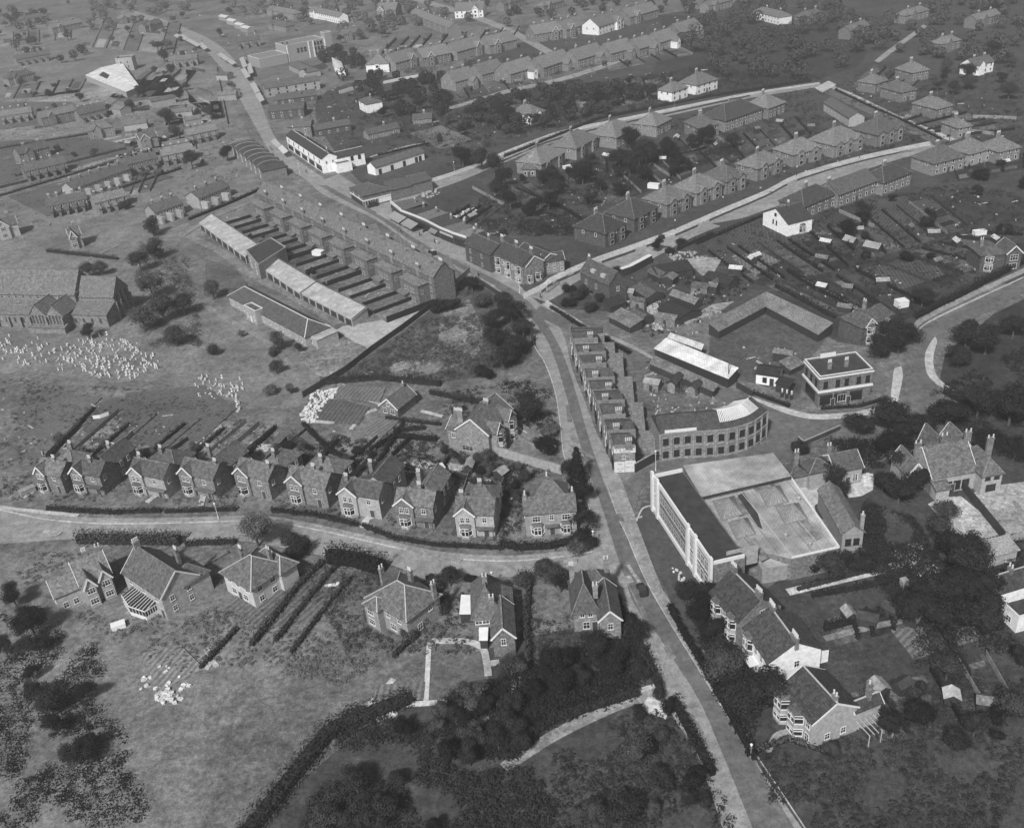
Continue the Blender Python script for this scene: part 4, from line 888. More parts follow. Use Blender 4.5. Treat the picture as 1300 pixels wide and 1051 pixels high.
# ------------------------------------------------------------------ public house
s = House('public_house', (1041, 480.6), (1108, 470.5), 8.2, wall=BRICK, roof=M('flat_felt', .05, .3, .8, .9), label='square two-storey corner public house with white cornices and a flat dark roof', cat='pub', short='the square corner pub')
w = s.w; dp = abs(s.local(1025, 458, 8.2)[1])
s.mass(0, w, 0, dp, 8.2, 'flat', par=.5)
s.part('cornice', WHITE, lambda m: (m.box(-.35, w + .3, -.35, -.0, 4.2, 4.75), m.box(-.35, 0, 0, dp, 4.2, 4.75), m.box(-.3, w + .3, -.3, -.02, 8.0, 8.3), m.box(-.3, -.02, -.02, dp, 8.0, 8.3)))
s.part('gable', WHITE, lambda m: m.prism([(w * .3, dp - .3), (w * .6, dp - .3), (w * .6, dp), (w * .3, dp)], 8.5, 9.6))
s.wins('f', [w * q for q in (.12, .35, .52, .75, .92)], (5.2,), 1.1, 1.9, fr=DARKP); s.wins('l', [dp * q for q in (.2, .5, .8)], (5.2,), 1.1, 1.9, fr=DARKP)
for u in (.15, .42, .72): s.part('shop_front', GLASS, lambda m, u=u: m.box(w * u - 1.6, w * u + 1.6, -.06, .02, .7, 3.4))
s.win('f', w * .45, 1.0, 2.2, 2.0); s.door('f', w * .28); s.door('f', w * .58)
s.part('shop_front', GLASS, lambda m: m.box(-.06, .02, dp * .2, dp * .8, .7, 3.4))
for x in (.3, .62): s.chim(w * x, dp * .4, 8, 10.2, pots=3)
s.done(WHITE)
# filling station kiosk and pumps
s = House('kiosk', (960, 474), (988, 478), 3.0, wall=WHITEW, roof=FELT, label='small white filling station hut with a dark roof and an open doorway', cat='kiosk', short='the filling station hut')
s.mass(0, s.w, 0, 5.0, 3.0, 'gx', .9, ridge=False, gb=False); s.door('f', s.w * .72, mat=DARKP); s.part('shop_window', GLASS, lambda m: m.box(s.w * .3, s.w * .5, -.06, .02, .6, 2.2)); s.done()
shed('lean_to_store', (985, 487), (1002, 491), 3, 2.4, 'leany', .5, roof=FELT, label='dark low store beside the petrol pumps', cat='shed')
def pump(x, y, lab):
    r = empty('petrol_pump', G(x, y), .1); tag(r, lab, 'petrol pump', 'petrol pumps')
    m = MB(); m.box(-.3, .3, -.22, .22, 0, 1.5); m.build('cabinet', DARKP, r); m = MB(); m.box(-.2, .2, -.15, .15, 1.5, 1.9); m.cyl(0, 0, 1.9, 2.05, .12, .12); m.build('dial_head', CREAM, r)
    m = MB(); m.cyl(0, 0, 2.05, 2.5, .22, .22, 10); m.build('globe', WHITE, r)
    m = MB(); m.bar((.34, 0, 1.4), (.42, -.1, .4), .05, .05); m.build('hose', DARKP, r)
for i, (x, y) in enumerate(((992.5, 504.5), (998.5, 506), (1004.5, 507.5))): pump(x, y, ('left one', 'middle one', 'right one')[i] + ' of the three petrol pumps on the forecourt before the hut')
# ------------------------------------------------------------------ yard sheds
quadb('shed', [(831, 443), (924, 481), (936.7, 467), (846.5, 429.5)], [2.8, 2.8, 4.0, 4.0], DARKP, M('bright_sheet', .66, .14, .5, .6, 'sheet'), 'long shed with a bright white sheet roof beside the back lane', 'shed', short='the white-roofed shed').done()
quadb('shed', [(848, 429), (890, 444.5), (893, 437), (851.7, 423)], [3.2, 3.2, 4.0, 4.0], DARKP, M('bright_sheet', .5, .2, .8, .6, 'sheet'), 'short pale lean-to roof behind the long white-roofed shed', 'shed').done()
quadb('shed', [(825, 462), (905, 497), (912, 488), (832, 452)], [1.9, 1.9, 2.7, 2.7], WOODF, OLDSHEET, 'long low patched shed roof along the back lane in front of the white-roofed shed', 'shed', short='the patched lane shed').done()
quadb('stable_range', [(913, 421), (972, 389.5), (972, 371), (900, 410)], [2.3, 2.3, 3.6, 3.6], DARKP, OLDSHEET, 'left wing of the L-shaped yard sheds, old tiled lean-to roof', 'shed', short='the left yard shed').done()
quadb('stable_range', [(973, 390), (1038.5, 425), (1056.8, 410), (973.5, 371)], [2.3, 2.3, 3.6, 3.6], DARKP, M('striped_old_sheet', .2, .5, 2.5, .8, 'sheet'), 'right wing of the L-shaped yard sheds, streaked sheet roof', 'shed', short='the right yard shed').done()
MS = M('mossy_shed_roof', .09, .4, 1.4, .9, 'tile')
for A, B, dp, h, kd, rf, lab in (
    ((773, 402), (800, 416), 5.5, 2.6, 'leany', OLDSHEET, 'patched lean-to shed at the near corner of the back lane yards'),
    ((795, 398), (812, 408), 6, 2.8, 'gx', MS, 'small ridged tile-roofed store left of the pale yard passage'),
    ((802, 366), (822, 378), 7, 2.8, 'gx', MS, 'square mossy-roofed shed behind the dark attic house'),
    ((775, 391), (795, 384), 4, 2.4, 'leany', FELT, 'dark felt-roofed shed behind the dark attic house'),
    ((850, 374), (882, 386), 4, 2.5, 'gx', OLDSHEET, 'narrow tiled shed in the middle of the timber yard'),
    ((835, 392), (862, 405), 10, 3.0, 'gx', FELT, 'broad dark-roofed store in the middle of the yards'),
    ((835, 350), (880, 342), 6, 2.8, 'leany', FELT, 'long dark lean-to roof above the timber yard'),
    ((822, 345), (838, 353), 5, 2.6, 'gx', MS, 'small shed under the white-topped wall near the avenue'),
    ((893, 352), (925, 362), 6, 2.6, 'gx', FELT, 'dark allotment shed between the vegetable plots'),
    ((1003, 470), (1020, 462), 4, 2.2, 'leany', OLDSHEET, 'broken heap-like store left of the corner pub'),
    ((1070, 304), (1083, 308), 3.2, 2.2, 'gx', M('greenhouse', .3, .4, 3, .4, 'sheet'), 'left small glasshouse in the dark gardens'),
    ((1096, 312), (1115, 316), 4, 2.3, 'gx', M('greenhouse', .3, .4, 3, .4, 'sheet'), 'right small glasshouse in the dark gardens')):
    shed('yard_shed', A, B, dp * .85, h * .72, kd, 1.2, roof=rf, label=lab, doors=1)
wall_('yard_wall', [(788, 351), (800, 347), (826, 333)], 2.6, DARKP, 'wall with a bright white coping joining the avenue behind the dark attic house', cap=M('white_coping', .7, .05, 1, .6), th=1.5)
# dark attic house beside the avenue
s = House('attic_house', (736.6, 344.6), (773, 361.6), 6.8, wall=M('dark_brick', .09, .3, 1.5, .9, 'brick'), roof=M('mottled_attic_roof', .08, .4, 1.3, .8, 'tile'), label='dark narrow brick house with small dormers in its patchy roof beside the avenue mouth', cat='house', short='the dark attic house')
w = s.w; s.mass(0, w, 0, 6.8, 6.8, 'gx', 3.2, gb=False); s.wins('f', (w * .2, w * .55), (3.6,), 1, 1.5, fr=CREAM); s.wins('f', (w * .35,), (.8,), 1, 1.5, fr=CREAM); s.win('r', 3.4, 3.8, 1, 1.5, y=w)
s.part('dormer', CREAM, lambda m: (m.box(w * .3, w * .42, .7, 2.4, 7, 8.6), m.box(w * .65, w * .77, .7, 2.4, 7, 8.6))); s.chim(.4, 3.4, 8.5, 11, pots=3); s.done()
# ------------------------------------------------------------------ corner terrace and curved parade of shops
s = House('corner_terrace', (625, 320.7), (663, 337.7), 6.6, wall=BRICK, roof=DSLATE, label='corner houses with white two-storey bays and a large attic gable at the road junction', cat='terrace', short='the white-bayed corner houses')
w = s.w; s.mass(0, w, 0, 8.5, 6.6, 'gx', 2.8, gb=False); s.mass(w - .3, w + .5, 1, 8, 6.3, 'gx', 2.5)
for u in (.17, .5, .85): s.bay('f', w * u, 0, 2.4, 6.1, two=True)
s.wins('f', (w * .34, w * .67), (3.9,), .9, 1.6); s.win('r', 3.0, 3.4, 1, 1.4, y=w + .5, fr=CREAM); s.win('r', 4.5, 6.4, 1.0, 1.2, y=w + .5, fr=CREAM); s.bay('r', 5.8, 0, 2.4, 3.2, y=w + .5); s.bay('r', 2.4, 0, 2.0, 3.2, y=w + .5)
for x in (.02, .5, .98): s.chim(w * x, 4.2, 8.6, 11.2, pots=4, wd=1.5)
s.mass(2, w - 1, 8, 16, 5.2, 'gx', 1.8)
s.done()
s = House('end_house', (590, 309), (622, 324), 6.4, wall=M('dark_brick', .09, .3, 1.5, .9, 'brick'), roof=DSLATE, label='ivy-dark house between the parade of shops and the white-bayed corner houses', cat='house', short='the ivy-dark house')
w = s.w; s.mass(0, w, 0, 8, 6.4, 'gx', 2.6, gb=False); s.wins('f', (w * .2, w * .65), (.9, 3.9), 1.0, 1.4, fr=CREAM); s.chim(.4, 4, 8, 10.6, pots=3); s.chim(w * .6, 4, 8, 10.6, pots=3); s.done()
s = House('side_range', (690, 333), (716, 329), 4.6, wall=BRICK, roof=DSLATE, label='low rear range stretching along the avenue from the corner houses', cat='outbuilding', short='the low range by the avenue')
s.mass(0, s.w, 0, 5, 4.6, 'gx', 1.8); s.wins('f', (1.2, 3.5, 6), (1, 3), .9, 1.1); s.done()
par = [(496, 258), (509, 268.5), (524, 274), (540, 280.5), (558, 290), (575, 297), (592, 302.5)]
g0 = [G(x, y, 4.6) for x, y in par]
for i in range(6):
    a, b = g0[i], g0[i + 1]
    s = House('parade_shop', par[i], par[i + 1], 4.2, wall=M('dark_brick', .09, .3, 1.5, .9, 'brick'), roof=M('shop_flat_roof', (.12, .05, .16, .06, .14, .2)[i], .3, 1, .9),
              label=('first', 'second', 'third', 'fourth', 'fifth', 'sixth')[i] + ' shop from the left in the curved parade, low with a white parapet', cat='shop', group='shops of the curved parade', lod=1, short='the ' + ('first', 'second', 'third', 'fourth', 'fifth', 'sixth')[i] + ' parade shop')
    s.mass(0, s.w, 0, 12 - i * .6, 4.2, 'flat', par=.0)
    s.part('parapet', WHITE, lambda m: m.box(-.05, s.w + .05, -.2, .2, 4.2, 5.3 if i == 0 else 4.9))
    s.part('shop_window', GLASS, lambda m: m.box(.3, s.w - .3, -.1, .0, .4, 2.4)); s.part('fascia', CREAM if i in (4,) else DARKP, lambda m: m.box(.1, s.w - .1, -.2, 0, 2.6, 3.3)); s.door('f', s.w * .85)
    s.chim(s.w * .5, 8, 4, 5.8, pots=2); s.done()
awning((500.5, 268), (516, 276), 1.2, 3.4, 'left pale blind on the first parade shop', 3.4, v=.3)
awning((517.5, 277), (531, 284), 1.2, 3.2, 'right pale blind next to the first on the curved parade', 3.4, v=.28)
awning((547, 289), (556, 293), .8, 1.4, 'short grey blind in the middle of the curved parade', 3.0, v=.2)
# ------------------------------------------------------------------ long terrace with rear wings, yards and garages
tA, tB = (328, 245), (550, 352)
TH = 9.2
s = House('long_terrace', tA, tB, TH, wall=M('terrace_brick', .15, .25, 1.5, .9, 'brick', 0, .1), roof=M('terrace_tile', .15, .28, 1.2, .8, 'tile'), label='long terrace seen from its rear, eight rear wings under one unbroken roof', cat='terrace', short='the long terrace')
w = s.w; D_ = max(7.5, min(10.5, abs(s.local(579, 354, TH)[1])))
s.mass(-1, w, 0, D_, TH, 'gx', 3.4, gb=False, ridge=False)
nb = 8
for i in range(nb + 1):
    u = w * (.03 + .94 * i / nb)
    s.mass(max(u - 3.0, 0), min(u + 3.0, w), D_ - 4.7, D_ + 1.0, TH + .1, 'gy', 3.3, gb=False, ridge=False)
for i in range(nb):
    u0 = w * (i + .12) / nb; u1 = w * (i + .80) / nb; m_ = (u0 + u1) / 2
    s.mass(u0, u1, -4.2, .02, 6.8, 'hip', 1.3, ridge=False, o=.3)
    s.mass(u0 + .4, m_ - .6, -5.8, -4.2, 2.3, 'leany', .6)
    s.wins('f', (m_ - 2.4, m_ - .9, m_ + .9, m_ + 2.4), (3.5,), .9, 1.5, y=-4.2, fr=CREAM); s.wins('f', (m_ + .8, m_ + 2.6), (.6,), 1.0, 1.4, y=-4.2, fr=CREAM)
    s.win('r', -2.8, 3.5, .9, 1.4, y=u1, fr=CREAM); s.wins('f', (u1 + 1.1,), (.9, 3.8, 6.8), 1.0, 1.5, fr=CREAM); s.wins('f', (m_ - 1.6, m_ + 1.6), (8.2,), .9, .8, fr=CREAM) if False else None
    s.chim(w * (i + .46) / nb, -.2, 6.8, 11.2, pots=3, wd=1.5); s.chim(w * (i + .96) / nb, D_ * .5, TH + 3, TH + 4.4, pots=5, wd=1.9); s.part('party_wall', M('party_coping', .2, .2, 1, .9), lambda m: m.bar((w * (i + 1) / nb, -.2, TH + .1), (w * (i + 1) / nb, D_ / 2, TH + 3.6), .25, .25))
for i in range(nb * 2): s.win('b', w * (i + .5) / nb / 2, 4.0, 1.4, 1.6, y=D_)
s.win('r', 5, 4, .9, 1.3, y=w) if False else None
s.done(); LT = s
def wp(s, x, y, z=0.0):   # house frame -> picture
    c, n = math.cos(s.rz), math.sin(s.rz); l = s.root.location; return PX((l.x + x * c - y * n, l.y + x * n + y * c, z))
# back yards: fence lines from terrace down to the garages
gA, gB = s.local(268.8, 272, 2.6)[1], 0
yd = -s.local(360, 330, 2.6)[1]
end_r = -s.local(466, 390, 2.6)[1]; end_l = -s.local(275, 275, 2.6)[1]
for i in range(nb * 2 + 1):
    t = i / (nb * 2); u = w * t; L_ = end_l + (end_r - end_l) * t - 1
    a = wp(s, u, -4.0 if i % 2 else -.5); b = wp(s, u, -L_)
    wall_('yard_fence', [a, b], 1.7 if i not in (7, 11, 16) else 2.1, M('dark_yard_fence', .02, .3, 2, .9, 'plank'), 'dark fence between terrace back yards, %s from the left' % ('1st 2nd 3rd 4th 5th 6th 7th 8th 9th 10th 11th 12th 13th 14th 15th 16th 17th'.split()[i]), 'back yard fences of the long terrace', .12, 'fence')
YT = [.16, .10, .2, .12, .18, .09, .14, .07, .17, .11, .19, .13, .22, .15, .12, .16]
for i in range(nb * 2):
    t0, t1 = i / (nb * 2), (i + 1) / (nb * 2); L0 = end_l + (end_r - end_l) * t0 - 1; L1 = end_l + (end_r - end_l) * t1 - 1
    sheet('back_yard', [wp(s, w * t0, 0), wp(s, w * t1, 0), wp(s, w * t1, -L1), wp(s, w * t0, -L0)], gm(YT[i], 'yard_soil', .3, .45))
# garage ranges
GRF = M('garage_sheet', .42, .1, .6, .7, 'sheet')
def garages(pts, n, lab, short):
    q = quadb('garage_row', pts, [2.5, 2.5, 3.5, 3.5], PALE, GRF, lab, 'garages', short=short)
    w = q.w
    for i in range(n): q.part('garage_door', DARKP, lambda m: m.box(w * (i + .12) / n, w * (i + .88) / n, -.06, .05, 0, 2.1))
    q.T.bar((*q.c[2], 3.75), (*q.c[3], 3.75), .3, .35); q.T.bar((*q.c[1], 2.7), (*q.c[2], 3.7), .3, .3)
    return q.done(M('garage_coping', .12, .2, 1, .9))
garages([(253, 283.5), (312, 327), (327.6, 311), (268.8, 272)], 8, 'left row of lock-up garages with a pale sloping roof', 'the left garages')
garages([(330, 338.5), (381, 373), (402, 358), (351, 327.5)], 6, 'middle row of lock-up garages right of the flat brick block', 'the middle garages')
garages([(383, 373), (446.6, 406), (466, 390.5), (402.5, 359)], 7, 'right row of lock-up garages nearest the concrete drive', 'the right garages')
q = quadb('brick_block', [(313, 319), (328, 337), (363, 315), (344, 303)], [5.6] * 4, PALE, M('flat_felt', .05, .3, .8, .9), 'square two-storey flat-roofed brick block between the garage rows', 'building', par=.5, short='the flat brick block')
for u in (.25, .7): q.win('f', q.w * u, 3.2, 1.1, 1.4); q.win('f', q.w * u, .8, 1.1, 1.4)
q.done(PALE)
# hall with hipped roof
s = House('hall', (289.7, 375), (387, 427), 3.6, wall=PALE, roof=M('hall_slate', .085, .25, 1.3, .8, 'tile'), label='long low hall with a white-parapeted entrance block beside the churchyard lane', cat='hall', short='the long hall')
w = s.w; s.mass(0, w, 0, 8.5, 3.6, 'hip', 2.8)
s.wins('f', [w * q for q in (.05, .13, .21, .48, .56, .64, .72, .80, .88, .95)], (1.1,), .9, 1.6)
s.mass(w * .30, w * .45, -1.8, 1.0, 4.4, 'flat', par=.4); s.door('f', w * .375, y=-1.8, mat=WHITE); s.wins('f', (w * .33, w * .42), (1.2,), .7, 1.4, y=-1.8)
s.done(WHITE)
q = quadb('hall_annexe', [(387.8, 422), (402, 432.5), (428.5, 420.5), (413.5, 411)], [2.9, 2.9, 2.9, 2.9], PALE, GRF, 'small flat-roofed annexe at the right end of the long hall', 'outbuilding', short='the hall annexe')
for f_, u in (('f', .5),): q.win(f_, q.w * u, .9, 1.1, 1.3)
e = G(402, 432.5, 2.9); q.done()
# ------------------------------------------------------------------ the church
CR_ = M('church_tile', .15, .22, 1.0, .85, 'tile')
s = House('church', (-40, 371.5), (94, 374), 9.0, wall=STONE, roof=CR_, label='large stone church with clerestory, twin-gabled transept and a long tiled nave roof beside the graveyard', cat='church', short='the church')
w = s.w; s.mass(0, w, 0, 11, 9, 'gx', 6.2, ridge=True, gb=False)
k = 1.0
s.mass(w, w + 13, 1.2, 9.8, 8.0, 'gx', 5.0, gb=False)                       # chancel
s.mass(0, w * .66, -6, .02, 4.4, 'leany', 2.6); s.mass(w * .98, w + 13, -4.8, 1.22, 4.2, 'leany', 2.2)   # aisles
for j, x in enumerate((w * .70, w * .855)):
    s.mass(x, x + w * .148, -8.5, .5, 5.6, 'gy', 3.4, gb=False)
    for u in range(4): s.win('f', x + w * .148 * (u + .9) / 4.8, 2.2, .8, 3.4, y=-8.5, fr=STONE)
s.mass(w * .68, w * 1.02, -10.2, -8.6, 2.0, 'leany', .6)
for i in range(14): s.win('f', w * (.04 + .95 * i / 14), 7.3, 1.1, 1.3, fr=CREAM)
for i in range(6): s.win('f', w + 1.6 + i * 2.0, 6.7, .9, 1.1, y=1.2, fr=CREAM)
for i in range(8): s.win('f', w * (.03 + .62 * i / 8), 1.6, .9, 1.8, y=-6, fr=STONE)
for i in range(4): s.win('f', w + 1.5 + i * 3, 1.5, .9, 1.6, y=-4.8, fr=STONE)
s.part('buttress', STONE, lambda m: ([m.box(w * i / 9 - .3, w * i / 9 + .3, -6.8, -6.0, 0, 3.6) for i in range(6)], [m.box(x - .35, x + .35, -9.3, -8.5, 0, 5) for x in (w * .7, w * .852, w)], [m.box(w + 13, w + 13.8, y - .3, y + .3, 0, 6) for y in (1.4, 3.8, 6.6, 9.4)]))
s.part('parapet', STONE, lambda m: m.box(w - .3, w + .5, -.4, 11.4, 9, 9.6))
for y in (2.8, 5.5, 8.0): s.win('r', y, 3.5 if y != 5.5 else 4.0, 1.1, 4.5, y=w + 13, fr=STONE)
s.done(LTILE)
sheet('hall_lawn', [(262, 330), (300, 345), (318, 375), (285, 372), (262, 360)], gm(.1, 'yard_soil', .2), 2)
# ------------------------------------------------------------------ small houses of the farther rows
def semi(A, B, C, h, label, short, name='semi_detached_house', roof=None, wall=None, kind='hip', rise=None, group=None, bays=0, chims=1, cat='house', gab=0, far=False, dmin=6.5, fr=None):
    s = House(name, A, B, h, wall=wall, roof=roof, label=label, cat=cat, group=group, lod=1, short=short)
    w = s.w; d = abs(s.local(C[0], C[1], h)[1]) if C else 8.0
    d = max(dmin, min(d, 14)); r = rise or min(w, d) * .33
    s.mass(0, w, 0, d, h, kind, r, o=.45, ridge=not far, gb=False)
    n = max(2, int(w / 3.2))
    if bays and gab != 2:
        for i in range(bays):
            u = w * (i + .5) / bays
            s.part('bay_window', s.wall, lambda m: m.box(u - 1.2, u + 1.2, -.72, .02, 0, 5.1))
            for z0_ in (.7, 3.2): s.win('f', u, z0_, 1.9, 1.5, y=-.72, fr=CREAM)
            if gab: s.mass(u - 1.7, u + 1.7, -.5, 2.5, h - .2, 'gy', 1.3, ridge=False, gb=False)
        s.wins('f', [w * i / bays for i in range(1, bays)], (3.6,), 1.0, 1.2)
    if gab == 2:
        u = w * (.26 if len(LAND) % 2 else .74); W_ = min(2.3, w * .2)
        s.mass(u - W_, u + W_, -1.4, d * .5, h + .3, 'gy', 2.7, ridge=False, gb=False)
        for e_ in (-1, 1): s.part('bargeboard', WHITE, lambda m: m.bar((u + e_ * (W_ + .35), -1.75, h - .1), (u, -1.75, h + 3.1), .12, .4))
        s.wins('f', (u,), (.7, 3.5), 1.7, 1.6, y=-1.4); s.part('gable_board', CREAM, lambda m: m.prism([(u - W_ * .5, -1.42), (u + W_ * .5, -1.42), (u + W_ * .5, -1.46), (u - W_ * .5, -1.46)], h + .6, h + 1.2))
    if not bays: s.wins('f', [w * (i + .5) / n for i in range(n)], (.9, 3.5) if h > 4.5 else (.9,), 1.2, 1.4, fr=fr)
    s.wins('l', (d * .3, d * .7), (3.4,) if h > 4.5 else (.9,), 1.0, 1.2); s.wins('r', (d * .3, d * .7), (3.4,) if h > 4.5 else (.9,), 1.0, 1.2, y=w)
    s.door('f', w * .5)
    for i in range(chims): s.chim(w * (i + .5) / chims if chims > 1 or kind == 'hip' else .5, d * (.5 if kind != 'hip' else .62), h + r * .45, h + r + 1.3, pots=4, wd=1.6)
    return s.done()
GRP = 'semi-detached houses along the avenue'; BR2 = M('dark_brick', .09, .3, 1.5, .9, 'brick')
PT = M('pale_tile_roof', .17, .25, 1.3, .8, 'tile', 0, .15); DT = M('dim_tile_roof', .10, .28, 1.3, .8, 'tile', 0, .15)
ORD = 'first second third fourth fifth sixth seventh eighth ninth tenth eleventh twelfth thirteenth fourteenth fifteenth sixteenth seventeenth eighteenth nineteenth twentieth'.split()
north = [((768, 296), (795, 283), (742, 279), 'dark ivy-walled pair with white bays, nearest the junction on the far side of the avenue', DSLATE, 2),
  ((805, 277), (835, 262), (783, 262), 'dark-roofed pair with tall white bays, second from the junction beyond the avenue', DSLATE, 2),
  ((846.6, 259), (878, 246), (828, 246), 'pale-roofed pair, third from the junction beyond the avenue', PT, 2),
  ((884.5, 244.5), (917, 231.5), (866, 231.5), 'semi-detached pair fourth from the junction on the far side of the avenue', PT, 2),
  ((922.5, 230), (948, 221), (901.5, 218), 'semi-detached pair fifth from the junction beyond the avenue', DT, 2),
  ((962, 213.5), (994, 201), (943, 204), 'semi-detached pair sixth from the junction beyond the avenue', PT, 2),
  ((1007, 196), (1044, 186), (986, 187), 'broad hipped pair seventh from the junction beyond the avenue', PT, 2),
  ((1059.4, 184.4), (1097, 172.6), (1038.5, 172.6), 'pale broad-roofed pair with black gablets, second from the top end of the avenue', PT, 3),
  ((1114, 171), (1148, 161), (1091, 157), 'dark broad-roofed pair, last on the far side of the avenue before the cross road', DT, 3)]
for i, (A, B, C, lab, rf, nb_) in enumerate(north): semi(A, B, C, 5.4, lab, 'the %s avenue pair' % ORD[i], roof=rf, wall=BR2 if i < 2 else BRICK, bays=nb_, group=GRP, gab=1 if i > 1 else 0)
s = House('gabled_house', (969, 270), (1000.5, 284.5), 4.8, wall=WHITEW, roof=DSLATE, label='white barn-like house with a broad gable facing left, near side of the avenue', cat='house', short='the white barn-like house')
s.mass(0, s.w, 0, 10, 4.8, 'gy', 3.4, gb=False); s.wins('f', (s.w * .42, s.w * .55), (2.6,), .7, 1.5, fr=DARKP); s.win('f', s.w * .5, 5.6, 1.2, 1.0, fr=DARKP); s.bay('r', 6, 0, 2.4, 3.2, y=s.w); s.chim(s.w * .5, 5, 7, 9.6, pots=3); s.done()
south = [((1020, 262), (1062, 244.5), (1004, 248), 'long dark-roofed house right behind the white barn-like house', DSLATE), ((1064.6, 247), (1113, 229), (1053, 233), 'grey-roofed range with gabled end, middle of the near side of the avenue', DT),
  ((1122, 231.5), (1157.5, 218), (1112, 217), 'very dark-roofed pair on the near side of the avenue below the last far pair', DSLATE), ((1186, 207), (1225.5, 197.5), (1165, 196), 'dark hip-roofed house at the corner of avenue and cross road', DT),
  ((1231, 195), (1260, 187.5), (1212, 184), 'pale hip-roofed house right of the corner house at the cross road', PT), ((1268, 192), (1296, 186), (1258, 180), 'half-hidden house at the right photo edge behind the cross road corner', PT)]
for i, (A, B, C, lab, rf) in enumerate(south): semi(A, B, C, 5.2, lab, 'the %s house of the near avenue side' % ORD[i], roof=rf, wall=BRICK if i != 4 else PALE, group='houses on the near side of the avenue', kind='gx' if i == 1 else 'hip')
upper = [((687, 208), (717, 192), (663.5, 200), 'square pale-roofed pair, lowest below the upper road', PT, .5), ((731.5, 188), (759, 172.6), (706.7, 180.5), 'hip-roofed pair with white bays, second up below the upper road', PT, 0),
  ((782.5, 174), (808.7, 161), (760, 163.5), 'hip-roofed pair third up below the upper road, dark garden trees in front', PT, 0), ((833.5, 159.5), (852, 150), (818, 150), 'small pale-roofed house almost hidden by dark trees below the upper road', PT, 0),
  ((886, 162), (913, 157), (870, 154), 'low dark hip-roofed house left of the long dark-roofed block', DT, 0), ((921, 153), (968, 137), (903, 141), 'long dark-roofed block facing the gardens below the upper road', DSLATE, 0),
  ((976, 137), (997, 129), (958, 128), 'pale pyramid-roofed house right of the long dark-roofed block', PT, 0)]
for i, (A, B, C, lab, rf, _) in enumerate(upper): semi(A, B, C, 5.4, lab, 'the %s house below the upper road' % ORD[i], roof=rf, group='houses below the upper road', bays=2 if i in (0, 1) else 0)
semi((662, 214), (680, 214), None, 3.6, 'small hipped outbuilding with a white lean-to beside the lowest pair below the upper road', 'the small hipped outbuilding', dmin=5, roof=DT)
for A, B, C, lab, sh in (((1189.4, 138), (1210, 133), (1171, 127), 'pale hip-roofed house in the middle beyond the cross road', 'the middle cross road house'), ((1144, 117), (1164, 113), (1126.6, 107.6), 'grey hip-roofed house left beyond the cross road with a tall chimney', 'the left cross road house'),
    ((1216, 162), (1234, 159), (1212, 152), 'small pale pyramid-roofed building right beyond the cross road', 'the small cross road house'), ((1112, 106), (1127, 101), (1104, 98), 'pale gabled house near the top of the cross road', 'the top cross road house'),
    ((1158, 92), (1180, 88), (1150, 84), 'faint house high up beyond the cross road in the haze', 'the faint hill house')):
    semi(A, B, C, 5.0, lab, sh, roof=PT if 'grey' not in lab else DT)
s = House('terrace_house', (1046, 130), (1078, 150), 4.0, wall=PALE, roof=DT, label='long low building running beside the cross road with a white end', cat='house', lod=1, short='the long low building'); s.mass(0, s.w, 0, 7, 4, 'gx', 2, ridge=False, gb=False); s.wins('f', [2 + 4 * i for i in range(5)], (1,), 1, 1.3); s.done()
# two villas above the upper road, and the bay-fronted one at its foot
for A, B, C, lab, sh in (((853, 116.5), (873, 110), (840, 112), 'white-walled villa with a tall left chimney above the upper road', 'the left white villa'), ((884, 108), (911, 100), (873, 101), 'white-walled villa with stepped hipped roofs above the upper road', 'the right white villa')):
    semi(A, B, C, 5.2, lab, sh, name='villa', roof=PT, wall=WHITEW)
semi((675, 146), (692, 140), (650, 138), 5.2, 'pale villa with a small white-framed gable left of the upper road', 'the pale villa by the upper road', name='villa', roof=PT, wall=WHITEW, bays=1, gab=1)
# gabled villas of the far street
FRW = M('faint_brick', .2, .25, 1.5, .9, 'brick', 0, .2)
far = [((464, 82), (493, 80), (462, 74), 'hipped white-walled villa at the left end of the far villa row', 1, WHITEW), ((502, 80), (531, 72), (496, 74), 'villa with a white-boarded gable, second from the left in the far villa row', 1, FRW), ((537, 74), (572, 67), (530, 66), 'villa with two white-boarded gables in the far villa row', 2, FRW),
  ((580, 66), (616, 56), (574, 58), 'large villa with two attic dormers in the far villa row', 2, FRW), ((622, 58), (656, 50), (616, 52), 'villa with a tall white bay at the right end of the far villa row', 1, FRW),
  ((679, 44), (713, 38), (672, 36), 'pale villa in the top street behind the far villa row', 1, FRW), ((719, 38), (745, 30), (712, 30), 'villa left of the white gable end in the top street', 1, FRW), ((760, 34), (792, 24), (752, 26), 'villa with a bright white end wall in the top street', 1, WHITEW),
  ((800, 22), (836, 12), (794, 14), 'large dark-gabled building in the top street', 1, FRW), ((577, 14), (613, 12), (570, 6), 'white bay-fronted villa at the top edge of the photo', 2, WHITEW), ((478, 14), (502, 13), (474, 6), 'faint pale villa at the top edge of the photo, left of the long top terrace', 1, FRW)]
for i, (A, B, C, lab, nb_, wl) in enumerate(far): semi(A, B, C, 5.6, lab, 'the %s far villa' % ORD[i], name='villa', roof=PT, wall=wl, kind='gx' if i != 0 else 'hip', bays=0 if i else nb_, gab=2 if i else 0, chims=3, group='villas of the far streets')
